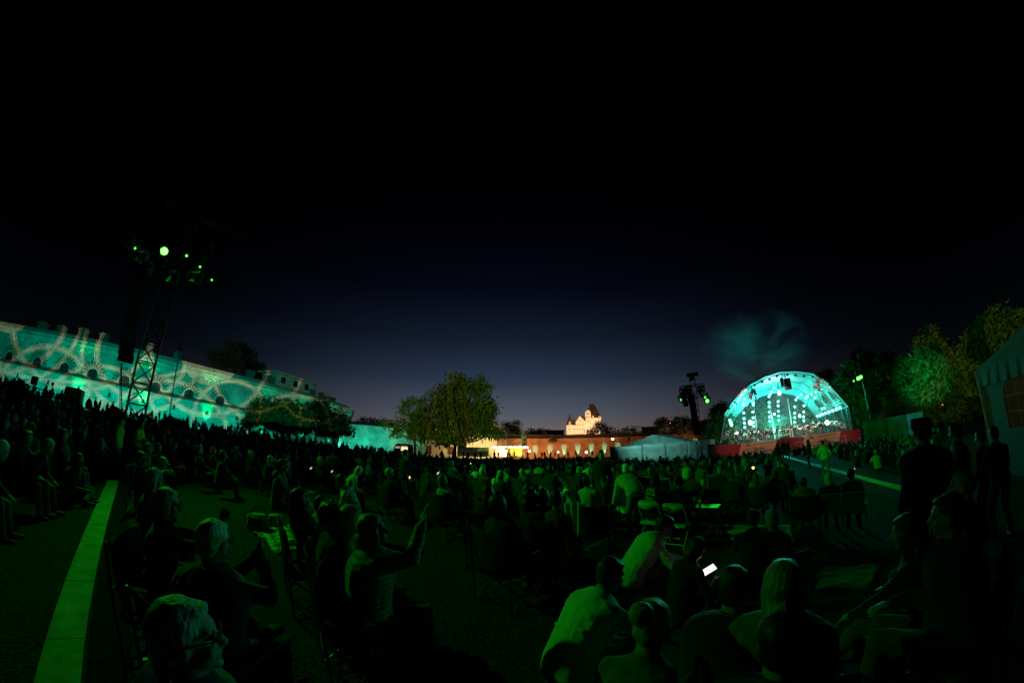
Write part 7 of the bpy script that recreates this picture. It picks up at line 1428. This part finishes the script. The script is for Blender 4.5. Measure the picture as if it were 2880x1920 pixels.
    o = part('equipment_case', mb, M['plastic']); o.location = W((SW*.845, 3.5, DECK+.55)); tag(o, 'black equipment case beside the spoked lights on the stage', 'case')
orchestra()
def rear_orchestra():
    VS, FS, MI = [], [], []; off = 0; g2 = np.random.default_rng(9)
    for k, x, y, z, a in ORCH:
        c_, s_ = cos(a), sin(a); hi = g2.choice([1, 2, 3]); ti = g2.choice([3, 3, 3, 4])
        for nm, v, f in BASE[0 if g2.random() < .5 else 6]:
            VS.append(np.stack([v[:, 0]*c_-v[:, 1]*s_+x, v[:, 0]*s_+v[:, 1]*c_+y, v[:, 2]+z-.40], 1)); FS.append(f+off); off += len(v); MI.append(np.full(len(f), {'body': 0, 'hair': hi, 'top': ti, 'trousers': 3}[nm]))
    V = np.concatenate(VS); Fc = np.concatenate(FS); k = len(Fc); me = bpy.data.meshes.new('rear_orchestra_rows'); me.vertices.add(len(V)); me.vertices.foreach_set('co', V.ravel()); me.loops.add(3*k); me.loops.foreach_set('vertex_index', Fc.ravel()); me.polygons.add(k); me.polygons.foreach_set('loop_start', np.arange(k)*3)
    for m in (M['skin'], HAIR['dark'], HAIR['grey'], CL['black'], CL['white']): me.materials.append(m)
    me.polygons.foreach_set('material_index', np.minimum(np.concatenate(MI), 4)); me.update(calc_edges=True); tag(link('rear_orchestra_rows', me), kind='stuff')
rear_orchestra()
# ================================================================== SMOKE above the stage
def smoke():
    m = bpy.data.materials.new('drifting stage smoke'); m.use_nodes = True; N = m.node_tree.nodes; L = m.node_tree.links; N.remove(N['Principled BSDF']); v = N.new('ShaderNodeVolumePrincipled'); v.inputs['Color'].default_value = (.8, .9, .9, 1)
    tc = N.new('ShaderNodeTexCoord'); nz = N.new('ShaderNodeTexNoise'); nz.inputs['Scale'].default_value = 3.0; nz.inputs['Detail'].default_value = 6; nz.inputs['Distortion'].default_value = .6; L.new(tc.outputs['Generated'], nz.inputs['Vector'])
    ln = N.new('ShaderNodeVectorMath'); ln.operation = 'DISTANCE'; ln.inputs[1].default_value = (.5, .5, .5); L.new(tc.outputs['Generated'], ln.inputs[0])
    a = N.new('ShaderNodeMapRange'); a.inputs[1].default_value = .5; a.inputs[2].default_value = .12; a.inputs[3].default_value = 0; a.inputs[4].default_value = 1; L.new(ln.outputs['Value'], a.inputs[0])
    b = N.new('ShaderNodeMapRange'); b.inputs[1].default_value = .44; b.inputs[2].default_value = .66; b.inputs[3].default_value = 0; b.inputs[4].default_value = .028; L.new(nz.outputs['Fac'], b.inputs[0])
    mu = N.new('ShaderNodeMath'); mu.operation = 'MULTIPLY'; L.new(a.outputs[0], mu.inputs[0]); L.new(b.outputs[0], mu.inputs[1]); L.new(mu.outputs[0], v.inputs['Density']); L.new(v.outputs[0], N['Material Output'].inputs['Volume'])
    c = at(2130, 970, 58); mb = MB(); mb.ell((0, 0, 0), (10.5, 7, 6.6), 16, 10); o = part('smoke', mb, m); o.location = c; tag(o, kind='stuff'); m.cycles.volume_step_rate = 2.0
    spot('smoke_light', W((SW*.40, 19, 5)), c+Vector((2, 0, -2)), 26000, (.02, .85, .75), 130, 1, .5)  # added unseen lamp behind the stage, lights the smoke
smoke()
print('objects', len(bpy.data.objects))
bpy.data.scenes.remove(WS)
